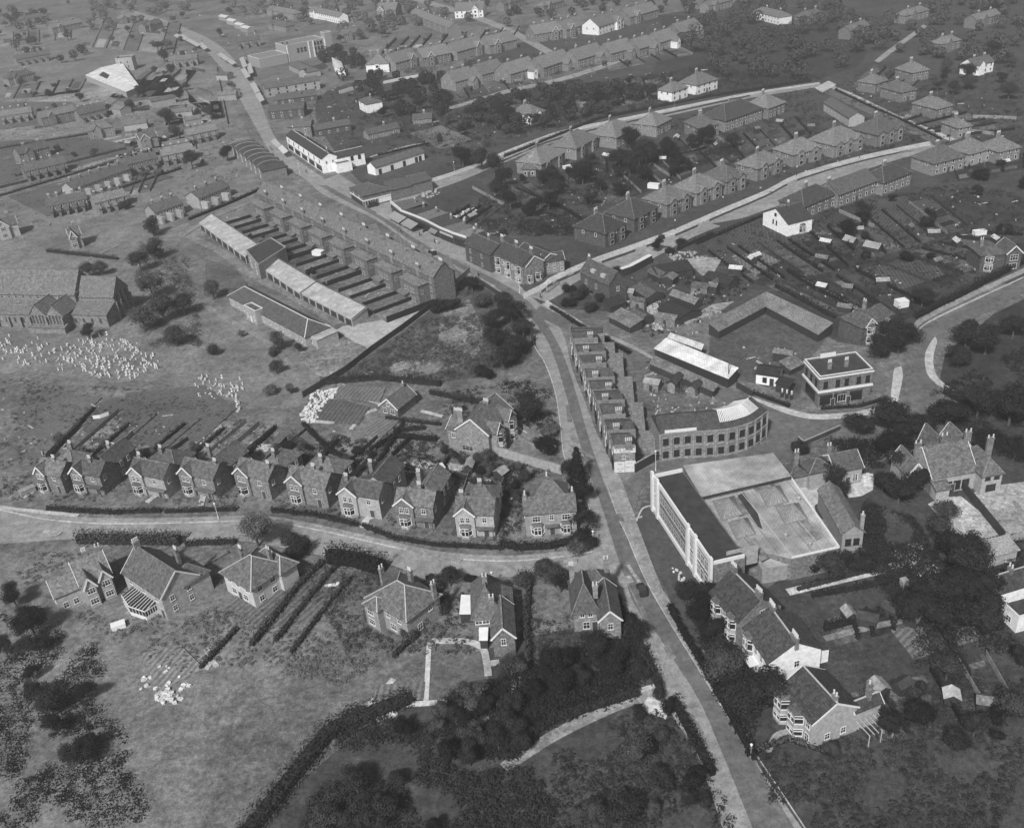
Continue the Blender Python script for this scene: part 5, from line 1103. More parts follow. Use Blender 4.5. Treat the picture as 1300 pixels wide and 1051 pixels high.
back = [((578, 104), (605, 97), (572, 92), 'pale-roofed house at the left end of the row backing onto the orchard'), ((612, 95), (641, 87), (606, 84), 'pale-roofed house second from the left in the row backing onto the orchard'), ((648, 94), (682, 84), (642, 82), 'white-winged house third from the left in the row backing onto the orchard'),
  ((690, 86), (726, 74), (684, 76), 'broad house fourth from the left in the row backing onto the orchard'), ((734, 76), (768, 66), (728, 66), 'twin-gabled house fifth from the left in the row backing onto the orchard'), ((776, 68), (806, 60), (768, 58), 'steep-gabled house sixth from the left in the row backing onto the orchard'),
  ((812, 62), (832, 56), (806, 52), 'narrow tall house seventh from the left in the row backing onto the orchard'), ((838, 54), (860, 47), (832, 44), 'white-gabled house second from the right end of the orchard row'), ((864, 42), (892, 34), (858, 33), 'large gabled house at the right end of the orchard row')]
for i, (A, B, C, lab) in enumerate(back):
    s = semi(A, B, C, 5.4, lab, 'the %s orchard row house' % ORD[i], name='villa', roof=PT, wall=FRW, kind='gx', chims=2, group='houses of the orchard row')
for i, (x, y) in enumerate(((598, 103), (626, 96), (672, 92), (716, 84), (748, 74), (796, 66), (826, 62), (850, 54), (882, 41))):
    s = LAND[-9 + i]; w = s.w
    m = MB(); u = w * .7; W = 3.4
    m.box(u - W / 2, u + W / 2, -5, 0, 0, 4.4); m.v += [(u - W / 2, -5, 4.4), (u + W / 2, -5, 4.4), (u, -5, 6.4)]; m.f.append((len(m.v) - 3, len(m.v) - 2, len(m.v) - 1)); m.build('rear_wing', WHITEW if i in (2, 7) else FRW, s.root)
    m = MB(); m.quad((u - W / 2 - .3, -5.2, 4.2), (u, -5.2, 6.5), (u, 1, 6.5), (u - W / 2 - .3, 1, 4.2)); m.quad((u, -5.2, 6.5), (u + W / 2 + .3, -5.2, 4.2), (u + W / 2 + .3, 1, 4.2), (u, 1, 6.5)); m.build('wing_roof', PT, s.root)
    window(s.root, u, -5.02, 2.6, 0, 1.1, 1.3, 1)
s = House('terrace', (521, 17), (570, 36), 5.6, wall=FRW, roof=PT, label='long far terrace running down to the right at the top of the photo', cat='terrace', lod=1, short='the long top terrace'); s.mass(0, s.w, 0, 9, 5.6, 'gx', 3, ridge=False, gb=False)
for i in range(7): s.chim(s.w * (i + .5) / 7, 4.5, 7.6, 9.6, pots=3, wd=1.5); s.wins('f', (s.w * (i + .5) / 7,), (.9, 3.5), 1.2, 1.4)
s.done()
for k, (A, B, dp) in enumerate((((22, 26), (60, 20), 8), ((66, 36), (104, 28), 8), ((150, 24), (176, 20), 8), ((184, 34), (206, 28), 8), ((338, 12), (372, 18), 8), ((392, 14), (430, 22), 8), ((340, 30), (362, 34), 8), ((436, 44), (458, 40), 8), ((956, 14), (990, 22), 9), ((640, 6), (668, -2), 8), ((690, 8), (716, 0), 8), ((900, 8), (930, 0), 8), ((1020, 22), (1046, 16), 8), ((1080, 40), (1104, 32), 8), ((1196, 56), (1220, 50), 8), ((1236, 84), (1262, 78), 8), ((1150, 20), (1180, 12), 8), ((1240, 26), (1270, 18), 8), ((10, 100), (44, 92), 8), ((52, 150), (96, 140), 8), ((112, 166), (144, 160), 7), ((24, 196), (62, 186), 8))):
    s = House('far_house', A, B, 5.0, wall=WHITEW if k in (5, 8, 15) else FRW, roof=PT if k % 3 else DT, label='faint %s in the haze at the %s, %s of these from left' % ('house range', 'top left' if A[0] < 300 else 'top middle' if A[0] < 800 else 'top right', 'x'), cat='house', lod=1)
    zz = 'left' if A[0] < 300 else 'mid' if A[0] < 800 else 'right'; FARH = globals().setdefault('FARH', {}); FARH.setdefault(zz, []).append((A[0], s.root))
    s.mass(0, s.w, 0, dp, 5.0, 'gx' if k % 2 else 'hip', 2.6, ridge=False, gb=False)
    if s.w > 11: s.mass(s.w * .2, s.w * .2 + 3.6, -1.6, 3, 5.1, 'gy', 2.0, ridge=False, gb=False)
    n = max(2, int(s.w / 3.5)); s.wins('f', [s.w * (i_ + .5) / n for i_ in range(n)], (.9, 3.3), 1.1, 1.3); s.chim(s.w * .3, dp * .5, 6, 8.6, pots=3, wd=1.4); s.chim(s.w * .8, dp * .5, 6, 8.6, pots=3, wd=1.4); s.done()
for zz, L_ in FARH.items():
    for i, (x, r) in enumerate(sorted(L_, key=lambda q: q[0])): r['label'] = 'faint far house range near the top %s, %s from left' % ({'left': 'left corner', 'mid': 'middle edge', 'right': 'right corner'}[zz], ORD[i]); r['group'] = 'faint far house ranges'
# ------------------------------------------------------------------ high street
s = House('white_shop_house', (363, 172), (408, 202), 6.6, wall=WHITEW, roof=DSLATE, label='white two-storey corner building with dark roof and two shop blinds on the high street', cat='shop', short='the white high street corner house')
w = s.w; s.mass(0, w, 0, 7.2, 6.6, 'gx', 1.8, gb=False); s.mass(w - 4.5, w - .02, 7, 20, 5.6, 'gy', 1.9, gb=False); s.mass(w - .02, w + 4.5, 5, 12, 3.6, 'flat', par=.5)
s.wins('f', [w * (i + .5) / 7 for i in range(7)], (4.0,), 1.0, 1.5, fr=DARKP); s.wins('r', (2, 5), (4.0,), .9, 1.2, y=w); s.wins('r', (14, 17.5), (3.0,), 1.4, 1.9, y=w - .02, fr=DARKP)
s.part('shop_window', GLASS, lambda m: [m.box(w * (i + .1) / 5, w * (i + .85) / 5, -.08, .02, .4, 2.7) for i in range(5)]); s.part('fascia', CREAM, lambda m: m.box(w * .02, w * .98, -.2, 0, 2.8, 3.3))
for x in (.03, .4, .97): s.chim(w * x, 3.6, 7.8, 10.2, pots=3)
s.done(WHITE)
awning((349, 176), (357, 184), .9, 2.4, 'upper white blind on the white high street corner house', 3.2, v=.4); awning((358, 184), (366, 192), .9, 2.4, 'lower white blind on the white high street corner house', 3.2, v=.55)
s = House('corner_shop', (443.5, 238), (460, 249), 5.0, wall=BRICK, roof=DT, label='low hipped corner shop with white-framed windows opposite the long terrace', cat='shop', short='the hipped corner shop')
w = s.w; dpt = abs(s.local(487, 234, 5)[1]); s.mass(0, w, 0, dpt, 5.0, 'hip', 2.2, o=.4); s.mass(1, w - .1, dpt, dpt + 9, 4.4, 'gy', 1.6, gb=False); s.mass(2, w - .2, dpt + 9, dpt + 18, 4.9, 'gy', 1.6, gb=False)
s.part('shop_window', GLASS, lambda m: (m.box(w * .1, w * .9, -.08, .02, .5, 2.5), m.box(w - .02, w + .08, .5, dpt * .45, .5, 2.5))); s.part('fascia', WHITE, lambda m: (m.box(0, w, -.15, 0, 2.6, 3.1), m.box(w, w + .15, 0, dpt * .95, 2.6, 3.1)))
s.part('sign_board', WHITE, lambda m: m.box(w, w + .2, dpt * .52, dpt * .95, .7, 2.4)); s.part('mullion', WHITE, lambda m: [m.box(w, w + .14, dpt * .05 + i * 1.1, dpt * .05 + i * 1.1 + .2, 0, 2.6) for i in range(5)]); s.wins('f', (w * .3, w * .7), (3.2,), 1, 1.2)
s.done()
s = House('stable_house', (476, 213), (538, 193), 3.6, wall=WHITEW, roof=DT, label='low whitewashed cottages with black doors behind the hipped corner shop', cat='cottage', lod=1, short='the whitewashed low cottages'); w = s.w; s.mass(0, w, 0, 6, 3.6, 'gx', 1.8, gb=False, ridge=False)
for u in (.06, .3, .55, .8, .88): s.part('door', DARKP, lambda m, u=u: m.box(w * u, w * u + 1.6, -.05, .02, 0, 2.4))
s.done()
awning((516, 230), (519, 229), .1, .8, 'left of two white shop fittings on the upper road footway', 2.6, v=.7, group='white shop fittings by the upper road'); awning((526, 226), (530, 225), .1, .8, 'right of two white shop fittings on the upper road footway', 2.6, v=.7, group='white shop fittings by the upper road')
for A, B, dp, h, kd, lab, sh, wl in (((336, 113), (369, 108), 9, 5.0, 'gx', 'pale rear range with small windows right of the high street, left half', 'the left rear range', PALE), ((369, 108), (405, 102), 9, 5.2, 'gx', 'pale rear range with small windows right of the high street, right half', 'the right rear range', PALE),
    ((340, 142), (385, 138), 12, 4.4, 'gx', 'long dark-roofed sheds across the high street from the glass arches', 'the dark-roofed sheds', BR2), ((365, 162), (394, 160), 8, 5.6, 'gx', 'gabled brick house behind the white high street corner house', 'the gabled brick house', BRICK),
    ((400, 166), (445, 158), 8, 3.4, 'gx', 'low dark ranges in the yard above the white high street corner house', 'the low dark ranges', BR2), ((352, 128), (402, 121), 7, 3.0, 'leany', 'dark lean-to ranges below the pale rear ranges', 'the dark lean-to ranges', BR2),
    ((455, 127), (462, 131), 9, 5.0, 'hip', 'white-gabled hipped house at the end of the white garden wall', 'the white-gabled hipped house', WHITEW), ((467, 171), (507, 162), 6, 2.8, 'gx', 'low brick garden range with a pale edge above the long lawn', 'the garden range', BRICK),
    ((524, 152), (548, 150), 6, 2.6, 'gx', 'small pavilion with white barge boards among the garden trees', 'the small pavilion', BRICK)):
    s = House('rear_range', A, B, h, wall=wl, roof=DT if 'dark' in lab else SLATE, label=lab, cat='building', lod=1, short=sh)
    if 'hipped house' in lab: s.w = 12.5
    s.mass(0, s.w, 0, dp, h, kd, 1.9, ridge=False, gb=False); n = max(2, int(s.w / 4.5)); s.wins('f', [s.w * (i + .5) / n for i in range(n)], (1,) if h < 4.2 else (.9, 3.2), 1, 1.2, fr=DARKP if wl is PALE else WHITE); s.chim(s.w * .6, dp / 2, h + .5, h + 3.2, pots=3); s.done()
wall_('garden_wall', [(431, 120), (453, 113)], 2.0, WHITE, 'bright white garden wall left of the white-gabled hipped house'); wall_('garden_wall', [(487, 107), (505, 103), (532, 98)], 1.6, WHITE, 'bright white garden wall below the hipped white-walled villa')
CI = M('cinema_render', .33, .15, 1, .8)
s = House('cinema', (362, 60), (412, 50), 10.0, wall=CI, roof=M('cinema_roof', .22, .2, 1, .9), label='large pale flat-roofed hall with a square tower at its right end, above the high street', cat='cinema', short='the pale towered hall')
w = s.w; s.mass(0, w, 0, 16, 10, 'flat', par=.8); s.mass(w - .1, w + 5.0, -1.0, 5, 13.5, 'flat', par=.6); s.mass(-20, -.02, -1, 18, 5.6, 'flat', par=.5)
s.wins('f', [w * (.3 + .09 * i) for i in range(3)], (6.6, 5.0), 1.6, 1.1, fr=DARKP); s.part('pilaster', WHITEW, lambda m: [m.box(w * u, w * u + .9, -.3, 0, 0, 10.6) for u in (.02, .56, .68, .97)])
s.wins('f', [w * u for u in (.74, .82, .9)], (7.4, 4.2, 1.2), 1.4, 2.2, fr=DARKP); s.part('vent', DARKP, lambda m: (m.cyl(4, 5, 10.8, 12, .6, .6), m.cyl(2, 8, 10.8, 12, .6, .6))); s.done(WHITEW)
s = House('cinema_wing', (366, 82), (389, 92), 3.6, wall=PALE, roof=DT, label='low hip-roofed rear wing in front of the pale towered hall', cat='building', lod=1, short='the low hip-roofed wing'); s.mass(0, s.w, 0, 9, 3.6, 'hip', 2, ridge=False); s.done()
s = House('cinema_wing', (390, 92), (416, 84), 3.4, wall=PALE, roof=DSLATE, label='low dark-roofed wing below the tower of the pale hall', cat='building', lod=1); s.mass(0, s.w, 0, 8, 3.4, 'gx', 1.4, ridge=False, gb=False); s.done()
quadb('lean_to', [(425, 85), (438, 91), (433, 79), (421, 73)], [4, 3, 3, 5], WHITEW, WHITE, 'narrow bright white sloping roof right of the tower of the pale hall', 'building').done()
bl = [((225, 43), (231, 47)), ((232, 44), (239, 49)), ((240, 49), (255, 57)), ((256, 54), (264, 61)), ((281, 67), (292, 75)), ((293, 75), (300, 80)), ((311, 86), (318, 97)), ((323, 104), (330, 116)), ((330, 117), (336, 127)), ((309, 72), (314, 84)), ((318, 80), (322, 92))]
for i, (A, B) in enumerate(bl): awning(A, B, .8, 3.0, ('%s pale shop blind counted down the right side of the high street' % ORD[i] if i < 9 else 'narrow white roof strip left of the pale towered hall, ' + ('upper one' if i == 9 else 'lower one')), 3.2, v=.4, group='pale blinds along the high street')
quadb('market_hall', [(108.5, 96), (160, 117), (177, 110), (165, 95), (155, 80), (129, 86)], [3.6, 3.6, 3.6, 3.6, 4.6, 4.6], PALE, M('limewashed_roof', .72, .08, .4, .7, 'sheet'), 'hall with a large bright white angular roof and a dark rooflight in the upper left', 'hall', short='the white-roofed hall')
s = LAND[-1]; a, b, c_, d_ = (s.local(x, y, 4.1) for x, y in ((126, 96), (135, 100), (139, 96), (131, 92)))
s.part('rooflight', DARKP, lambda m: m.prism([a, b, c_, d_], 4.1, 4.5)); s.done()
s = House('block', (146, 76), (167, 74), 8, wall=PALE, roof=SLATE, label='faint square block standing behind the hall with the white angular roof', cat='building', lod=1); s.mass(0, s.w, 0, 9, 8, 'flat', par=.6); s.wins('f', (s.w * .3, s.w * .7), (2, 5), 1.2, 1.6); s.done(CREAM)
for x, y, lab in ((280, 21, 'first'), (290, 26, 'second'), (300, 31, 'third'), (308, 35, 'fourth')): shed('market_shed', (x - 3, y), (x + 6, y + 2), 6, 3, 'gx', 1, wall=PALE, roof=M('pale_shed_roof', .6, .1, 1, .8), label=lab + ' of four small pale roofs in a line at the top left', group='small pale roofs at the top left')
for A, B, dp, lab in (((133, 128), (142, 132), 7, 'small white-gabled workshop below the white-roofed hall'), ((141, 138), (152, 140), 7, 'pale low block below the white-roofed hall'), ((192, 130), (222, 124), 8, 'grey-roofed range right of the small white-gabled workshop'), ((218, 144), (243, 141), 6, 'pale-topped sheds left of the high street'), ((235, 154), (256, 150), 6, 'low pale shed left of the high street'),
                      ((276, 122), (299, 120), 7, 'cream low building against the left side of the high street'), ((274, 96), (288, 96), 7, 'small dark shed at the left kerb of the high street'), ((283, 113), (291, 117), 6, 'white hut at the left kerb of the high street'), ((157, 160), (186, 156), 8, 'pale-edged garden range left of the gabled house'), ((208, 186), (240, 180), 6, 'long low shed with white posts in the left gardens')):
    shed('outbuilding', A, B, dp, 3.2, 'gx', 1.3, wall=PALE, roof=DT if 'grey' in lab or 'dark' in lab else PT, label=lab)
s = House('arched_terrace', (292, 184), (332, 217), 4.6, wall=BRICK, roof=DSLATE, label='dark terrace with a line of curved light gable edges beside the high street', cat='terrace', short='the terrace with curved gables')
w = s.w; n = 7
for i in range(n):
    s.mass(w * i / n + .01, w * (i + 1) / n, 0, 11, 4.2, 'gy', 1.6, ridge=False, gb=False)
    m = MB(); 
    for k in range(8):
        t0, t1 = math.pi * k / 8, math.pi * (k + 1) / 8; c0, r0 = w * i / n, 5.5
        m.bar((c0, 5.5 - math.cos(t0) * r0, 4.3 + math.sin(t0) * 2.0), (c0, 5.5 - math.cos(t1) * r0, 4.3 + math.sin(t1) * 2.0), .2, .2)
    m.build('curved_coping', PALE, s.root)
    s.win('f', w * (i + .5) / n, 2.9, 1, 1.1); s.win('f', w * (i + .5) / n, .6, 1, 1.4)
s.done()
for A, B, n, lab, sh in (((252, 252), (291, 236), 3, 'pale terrace end with tall windows left of the long terrace', 'the pale terrace end'), ((92, 240), (165, 214), 6, 'faint long terrace roof crossing the left gardens', 'the faint left terrace'), ((196, 270), (232, 258), 3, 'low garden-side terrace left of the garages', 'the low garden-side terrace')):
    s = House('terrace', A, B, 4.6, wall=PALE, roof=DT, label=lab, cat='terrace', lod=1, short=sh); w = s.w; s.mass(0, w, 0, 8, 4.6, 'gx', 2.2, ridge=False, gb=False)
    for i in range(n): s.wins('f', (w * (i + .3) / n, w * (i + .7) / n), (.7, 2.9), 1, 1.3); s.chim(w * (i + .5) / n, 4, 6, 8.2, pots=3); s.part('rear_wing', PALE, lambda m: m.box(w * (i + .1) / n, w * (i + .35) / n, -4, 0, 0, 3))
    s.done()
for k, (A, B, n, row) in enumerate((((60, 262), (110, 252), 5, 'lowest'), ((120, 258), (160, 248), 4, 'lowest'), ((150, 212), (200, 200), 5, 'upper'), ((206, 198), (246, 190), 4, 'upper'), ((30, 218), (84, 206), 5, 'upper'), ((0, 148), (40, 142), 4, 'top'), ((100, 146), (134, 138), 4, 'top'), ((238, 172), (276, 164), 4, 'top'), ((20, 76), (64, 68), 5, 'farthest'), ((214, 78), (250, 74), 4, 'farthest'), ((300, 54), (330, 50), 3, 'farthest'))):
    s = House('small_terrace', A, B, 4.6, wall=FRW, roof=PT if k % 2 else DT, label='x', cat='terrace', lod=1)
    TT = globals().setdefault('TT', {}); TT.setdefault(row, []).append((A[0], s.root)); w = s.w; s.mass(0, w, 0, 7.5, 4.6, 'gx', 2.2, ridge=False, gb=False)
    for i_ in range(n):
        s.wins('f', (w * (i_ + .3) / n, w * (i_ + .7) / n), (.7, 2.9), 1, 1.3); s.chim(w * (i_ + .5) / n, 3.8, 6, 8.2, pots=3); s.mass(w * (i_ + .1) / n, w * (i_ + .42) / n, -3.4, 0, 2.6, 'leany', 1.0)
    s.done()
for row, L_ in TT.items():
    for i, (x, r) in enumerate(sorted(L_, key=lambda q: q[0])): r['label'] = 'small faint terrace in the %s row of the upper left gardens, %s from left' % (row, ORD[i]); r['group'] = 'small terraces of the upper left'
for A, B, dp, lab, sh, wl in (((88, 301.5), (103, 298), 9, 'lone house with a white-boarded gable above the church', 'the lone gabled house', PALE), ((-4, 290), (22, 284), 9, 'pale house cut by the left photo edge above the church', 'the left edge house', PALE), ((178, 178), (200, 173), 8, 'faint gabled house in the left gardens below the dark tree', 'the faint gabled house', PALE)):
    s = House('detached_house', A, B, 5.2, wall=wl, roof=DT, label=lab, cat='house', lod=0, short=sh); w = s.w; s.mass(0, w * .55, 0, 6, 5.2, 'gy', 2.4, ridge=False); s.mass(.2, w, 1, 8, 5.1, 'gx', 2.2, ridge=False); s.wins('f', (w * .27,), (1, 3.6), 1.8, 1.4); s.chim(w * .7, 5, 6, 9, pots=2); s.done()
# ------------------------------------------------------------------ right hand side houses
s = House('brick_house', (1066, 402), (1095, 415), 5.8, wall=BR2, roof=DT, label='brick house with a white-framed gable facing right beside the curving road', cat='house', short='the house by the curving road')
w = s.w; s.mass(0, w, 0, 7.5, 5.8, 'hip', 2.6, ridge=False); s.mass(w * .3, w + .3, 1.0, 4.6, 5.7, 'gx', 1.8); s.mass(w * .25, w - .8, 5.5, 12.5, 5.9, 'hip', 2.8, ridge=False)
s.bay('r', 2.8, 0, 2.4, 5.4, y=w + .3, two=True); s.bay('r', 9.6, 0, 2.4, 5.2, y=w - .8, two=True); s.part('gable_boards', CREAM, lambda m: m.prism([(w + .31, 1.5), (w + .36, 1.5), (w + .36, 4.2), (w + .31, 4.2)], 5.5, 6.6)); s.chim(w * .45, 5, 6, 10.4, pots=2); s.done()
s = House('gabled_house', (1246, 324), (1278, 321), 5.6, wall=BR2, roof=DT, label='dark house with white bays and a pale gable at the right photo edge', cat='house', short='the white-bayed house at the right edge')
w = s.w; s.mass(0, w, 0, 9, 5.6, 'hip', 2.6, ridge=False); s.mass(w - .3, w + 4.2, -1, 6, 5.8, 'gy', 2.2); s.bay('f', w * .35, 0, 2.6, 5.2, two=True); s.win('f', w + 2, 3.4, 2.4, 1.8, y=-1); s.win('f', w + 2, .7, 2.4, 1.8, y=-1); s.chim(w * .2, 4, 6, 9, pots=2); s.done()
s = House('tiled_house', (1184, 606), (1239, 597), 4.6, wall=PALE, roof=M('mottled_tile', .13, .3, 1.3, .8, 'tile'), label='large rambling tiled house with three tall chimneys above two pale garden plots', cat='house', short='the rambling tiled house')
w = s.w; s.mass(0, w, 0, 10, 4.6, 'gx', 4.4); s.mass(w, w + 4.4, -2.6, 6.5, 5.2, 'hip', 2.6); s.mass(-3.8, .0, 3, 10, 4.0, 'gy', 2.6); s.mass(w * .55, w * .75, 8, 15, 4.8, 'gy', 3.0); s.mass(w * .98, w + 3.5, 8, 14, 4.8, 'gy', 3.0); s.mass(0, w * .3, -2.2, 2, 2.6, 'leany', 1.8)
s.wins('f', (w + 1.2, w + 3.2), (3.6,), 1.2, 1.1, y=-2.6, fr=DARKP); s.win('f', w + 2.2, .8, 2.2, 1.6, y=-2.6, fr=DARKP); s.wins('f', (w * .4, w * .6, w * .8), (.6,), 1.6, 2.2, fr=DARKP); s.door('f', w * .5)
for x, y, z in ((-.6, 6, 9.6), (w * .5, 5.5, 10.8), (w + .2, 5, 11.2), (w + 4.2, 3, 10.2)): s.chim(x, y, 5, z, pots=2, wd=1.3)
s.done()
s = House('greenhouse', (1237, 712), (1292, 698), 2.6, wall=PALE, roof=M('greenhouse', .3, .4, 3, .4, 'sheet'), label='long pale lean-to glasshouse along the wall at the right edge', cat='greenhouse', lod=1); s.mass(0, s.w, 0, 3.2, 2.6, 'leany', 1.0); s.done()
s = House('detached_house', (1248, 738), (1264, 752), 3.6, wall=WHITEW, roof=DSLATE, label='white-walled low house with dark triangular roof slopes at the right edge', cat='house', short='the low white edge house'); s.mass(0, s.w, 0, 9, 3.6, 'hip', 2.4); s.wins('f', (s.w * .3, s.w * .7), (1,), 1.2, 1.3); s.chim(s.w * .5, 4, 4, 7, pots=2); s.done(CREAM)
s = House('detached_house', (1272, 766), (1293, 786), 3.2, wall=WHITEW, roof=DSLATE, label='dark flat-roofed building with a white edge, lowest at the right photo edge', cat='building'); s.mass(0, s.w, 0, 8, 3.2, 'flat', par=.5); s.win('f', s.w * .5, 1, 1.2, 1.2); s.done(WHITE)
# ------------------------------------------------------------------ trees and hedges
rt_ = random.Random(11)
def leafquad(m, c, n, sz, rr):
    n = Vector(n); n.normalize(); a = n.cross(Vector((rr.uniform(-1, 1), rr.uniform(-1, 1), rr.uniform(-1, 1)))); a.normalize(); b = n.cross(a)
    a *= sz * rr.uniform(.6, 1.1); b *= sz * rr.uniform(.4, .9)
    k = len(m.v); c = Vector(c); m.v += [tuple(c - a), tuple(c - b * .9 + a * .1), tuple(c + a), tuple(c + b)]; m.f.append((k, k + 1, k + 2, k + 3))
def crown_mesh(kind, seed, mat):
    rr = random.Random(seed); m = MB()
    # unit tree: height 1 (z 0..1), crown radius about .42
    if kind == 'conifer':
        for i in range(1500):
            t = rr.random() ** .7; z = .08 + .92 * (1 - t); r = (.05 + .26 * t) * rr.uniform(.55, 1.05) * (1 + .25 * math.sin(z * 40)); a = rr.uniform(0, 6.283)
            leafquad(m, (r * math.cos(a), r * math.sin(a), z), (math.cos(a), math.sin(a), .5), .035, rr)
    else:
        lobes = []
        nl = {'round': 9, 'spread': 13, 'bush': 7, 'poplar': 8}[kind]
        for i in range(nl):
            a = rr.uniform(0, 6.283); q = rr.uniform(.05, .26)
            if kind == 'poplar': q *= .4; z = .25 + .6 * i / nl; r = rr.uniform(.13, .17)
            elif kind == 'bush': z = rr.uniform(.25, .62); r = rr.uniform(.2, .32); q *= 1.1
            elif kind == 'spread': z = rr.uniform(.48, .8); r = rr.uniform(.13, .22); q = rr.uniform(.1, .34)
            else: z = rr.uniform(.42, .78); r = rr.uniform(.17, .26)
            lobes.append((q * math.cos(a), q * math.sin(a), z, r))
        if kind in ('round', 'spread'): lobes.append((0, 0, .78, .2))
        N = {'round': 5200, 'spread': 5200, 'bush': 3000, 'poplar': 2600}[kind]; per = N // len(lobes)
        for (x, y, z, r) in lobes:
            for i in range(per):
                d = Vector((rr.gauss(0, 1), rr.gauss(0, 1), rr.gauss(0, 1) + .25)).normalized(); k = r * (rr.random() ** .35) * (1 + .35 * noise.noise(d * 2.3 + Vector((x * 9, y * 9, z * 9))))
                p = Vector((x, y, z)) + d * k
                if p.z < .04: continue
                leafquad(m, p, d + Vector((rr.uniform(-.4, .4), rr.uniform(-.4, .4), rr.uniform(-.2, .4))), .022 if kind != 'bush' else .032, rr)
    return m.mesh('crown', mat)
def trunk_mesh(kind, seed):
    rr = random.Random(seed); m = MB()
    if kind == 'conifer': m.cyl(0, 0, -.02, .9, .022, .004, 6)
    elif kind == 'bush':
        for i in range(4): a = i * 1.6 + .3; m.bar((0, 0, 0), (.15 * math.cos(a), .15 * math.sin(a), .45), .03, .03)
    else:
        m.cyl(0, 0, -.02, .45, .03, .018, 7)
        for i in range(6):
            a = i * 1.05 + rr.random(); z = .28 + .04 * i; m.bar((0, 0, z), (.2 * math.cos(a), .2 * math.sin(a), z + .25), .014, .014)
        m.cyl(0, 0, .45, .75, .018, .006, 6)
    return m.mesh('trunk', BARK)
TM = {}
for kd in ('round', 'spread', 'bush', 'poplar', 'conifer'):
    for sh in range(3):
        n = 2 if kd in ('round', 'spread', 'bush') else 1
        TM[kd, sh] = [crown_mesh(kd, hash((len(kd), sh, i)) % 9973, LEAF[sh]) for i in range(n)]
TRK = {kd: trunk_mesh(kd, 5) for kd in ('round', 'spread', 'bush', 'poplar', 'conifer')}
TREES = []
KN = {'round': ('broadleaf_tree', 'tree'), 'spread': ('broadleaf_tree', 'tree'), 'bush': ('garden_bush', 'bush'), 'poplar': ('columnar_tree', 'tree'), 'conifer': ('conifer_tree', 'conifer')}
def tree(px, py, h, wd=None, sh=0, kind='round', label=None):
    """base at picture point; h height and wd crown width in metres"""
    g = G(px, py); wd = wd or h * .8; k = wd / .84
    if kind == 'conifer': k = wd / .56
    if kind == 'poplar': k = wd / .5
    r = empty(KN[kind][0], g, rt_.uniform(0, 6.28)); s = (k, k, h)
    inst('crown', rt_.choice(TM[kind, sh]), r, sc=s); inst('trunk', TRK[kind], r, sc=(k, k, h))
    r['category'] = KN[kind][1]
    if label: r['label'] = label
    TREES.append((r, kind, sh, h, wd, label)); return r
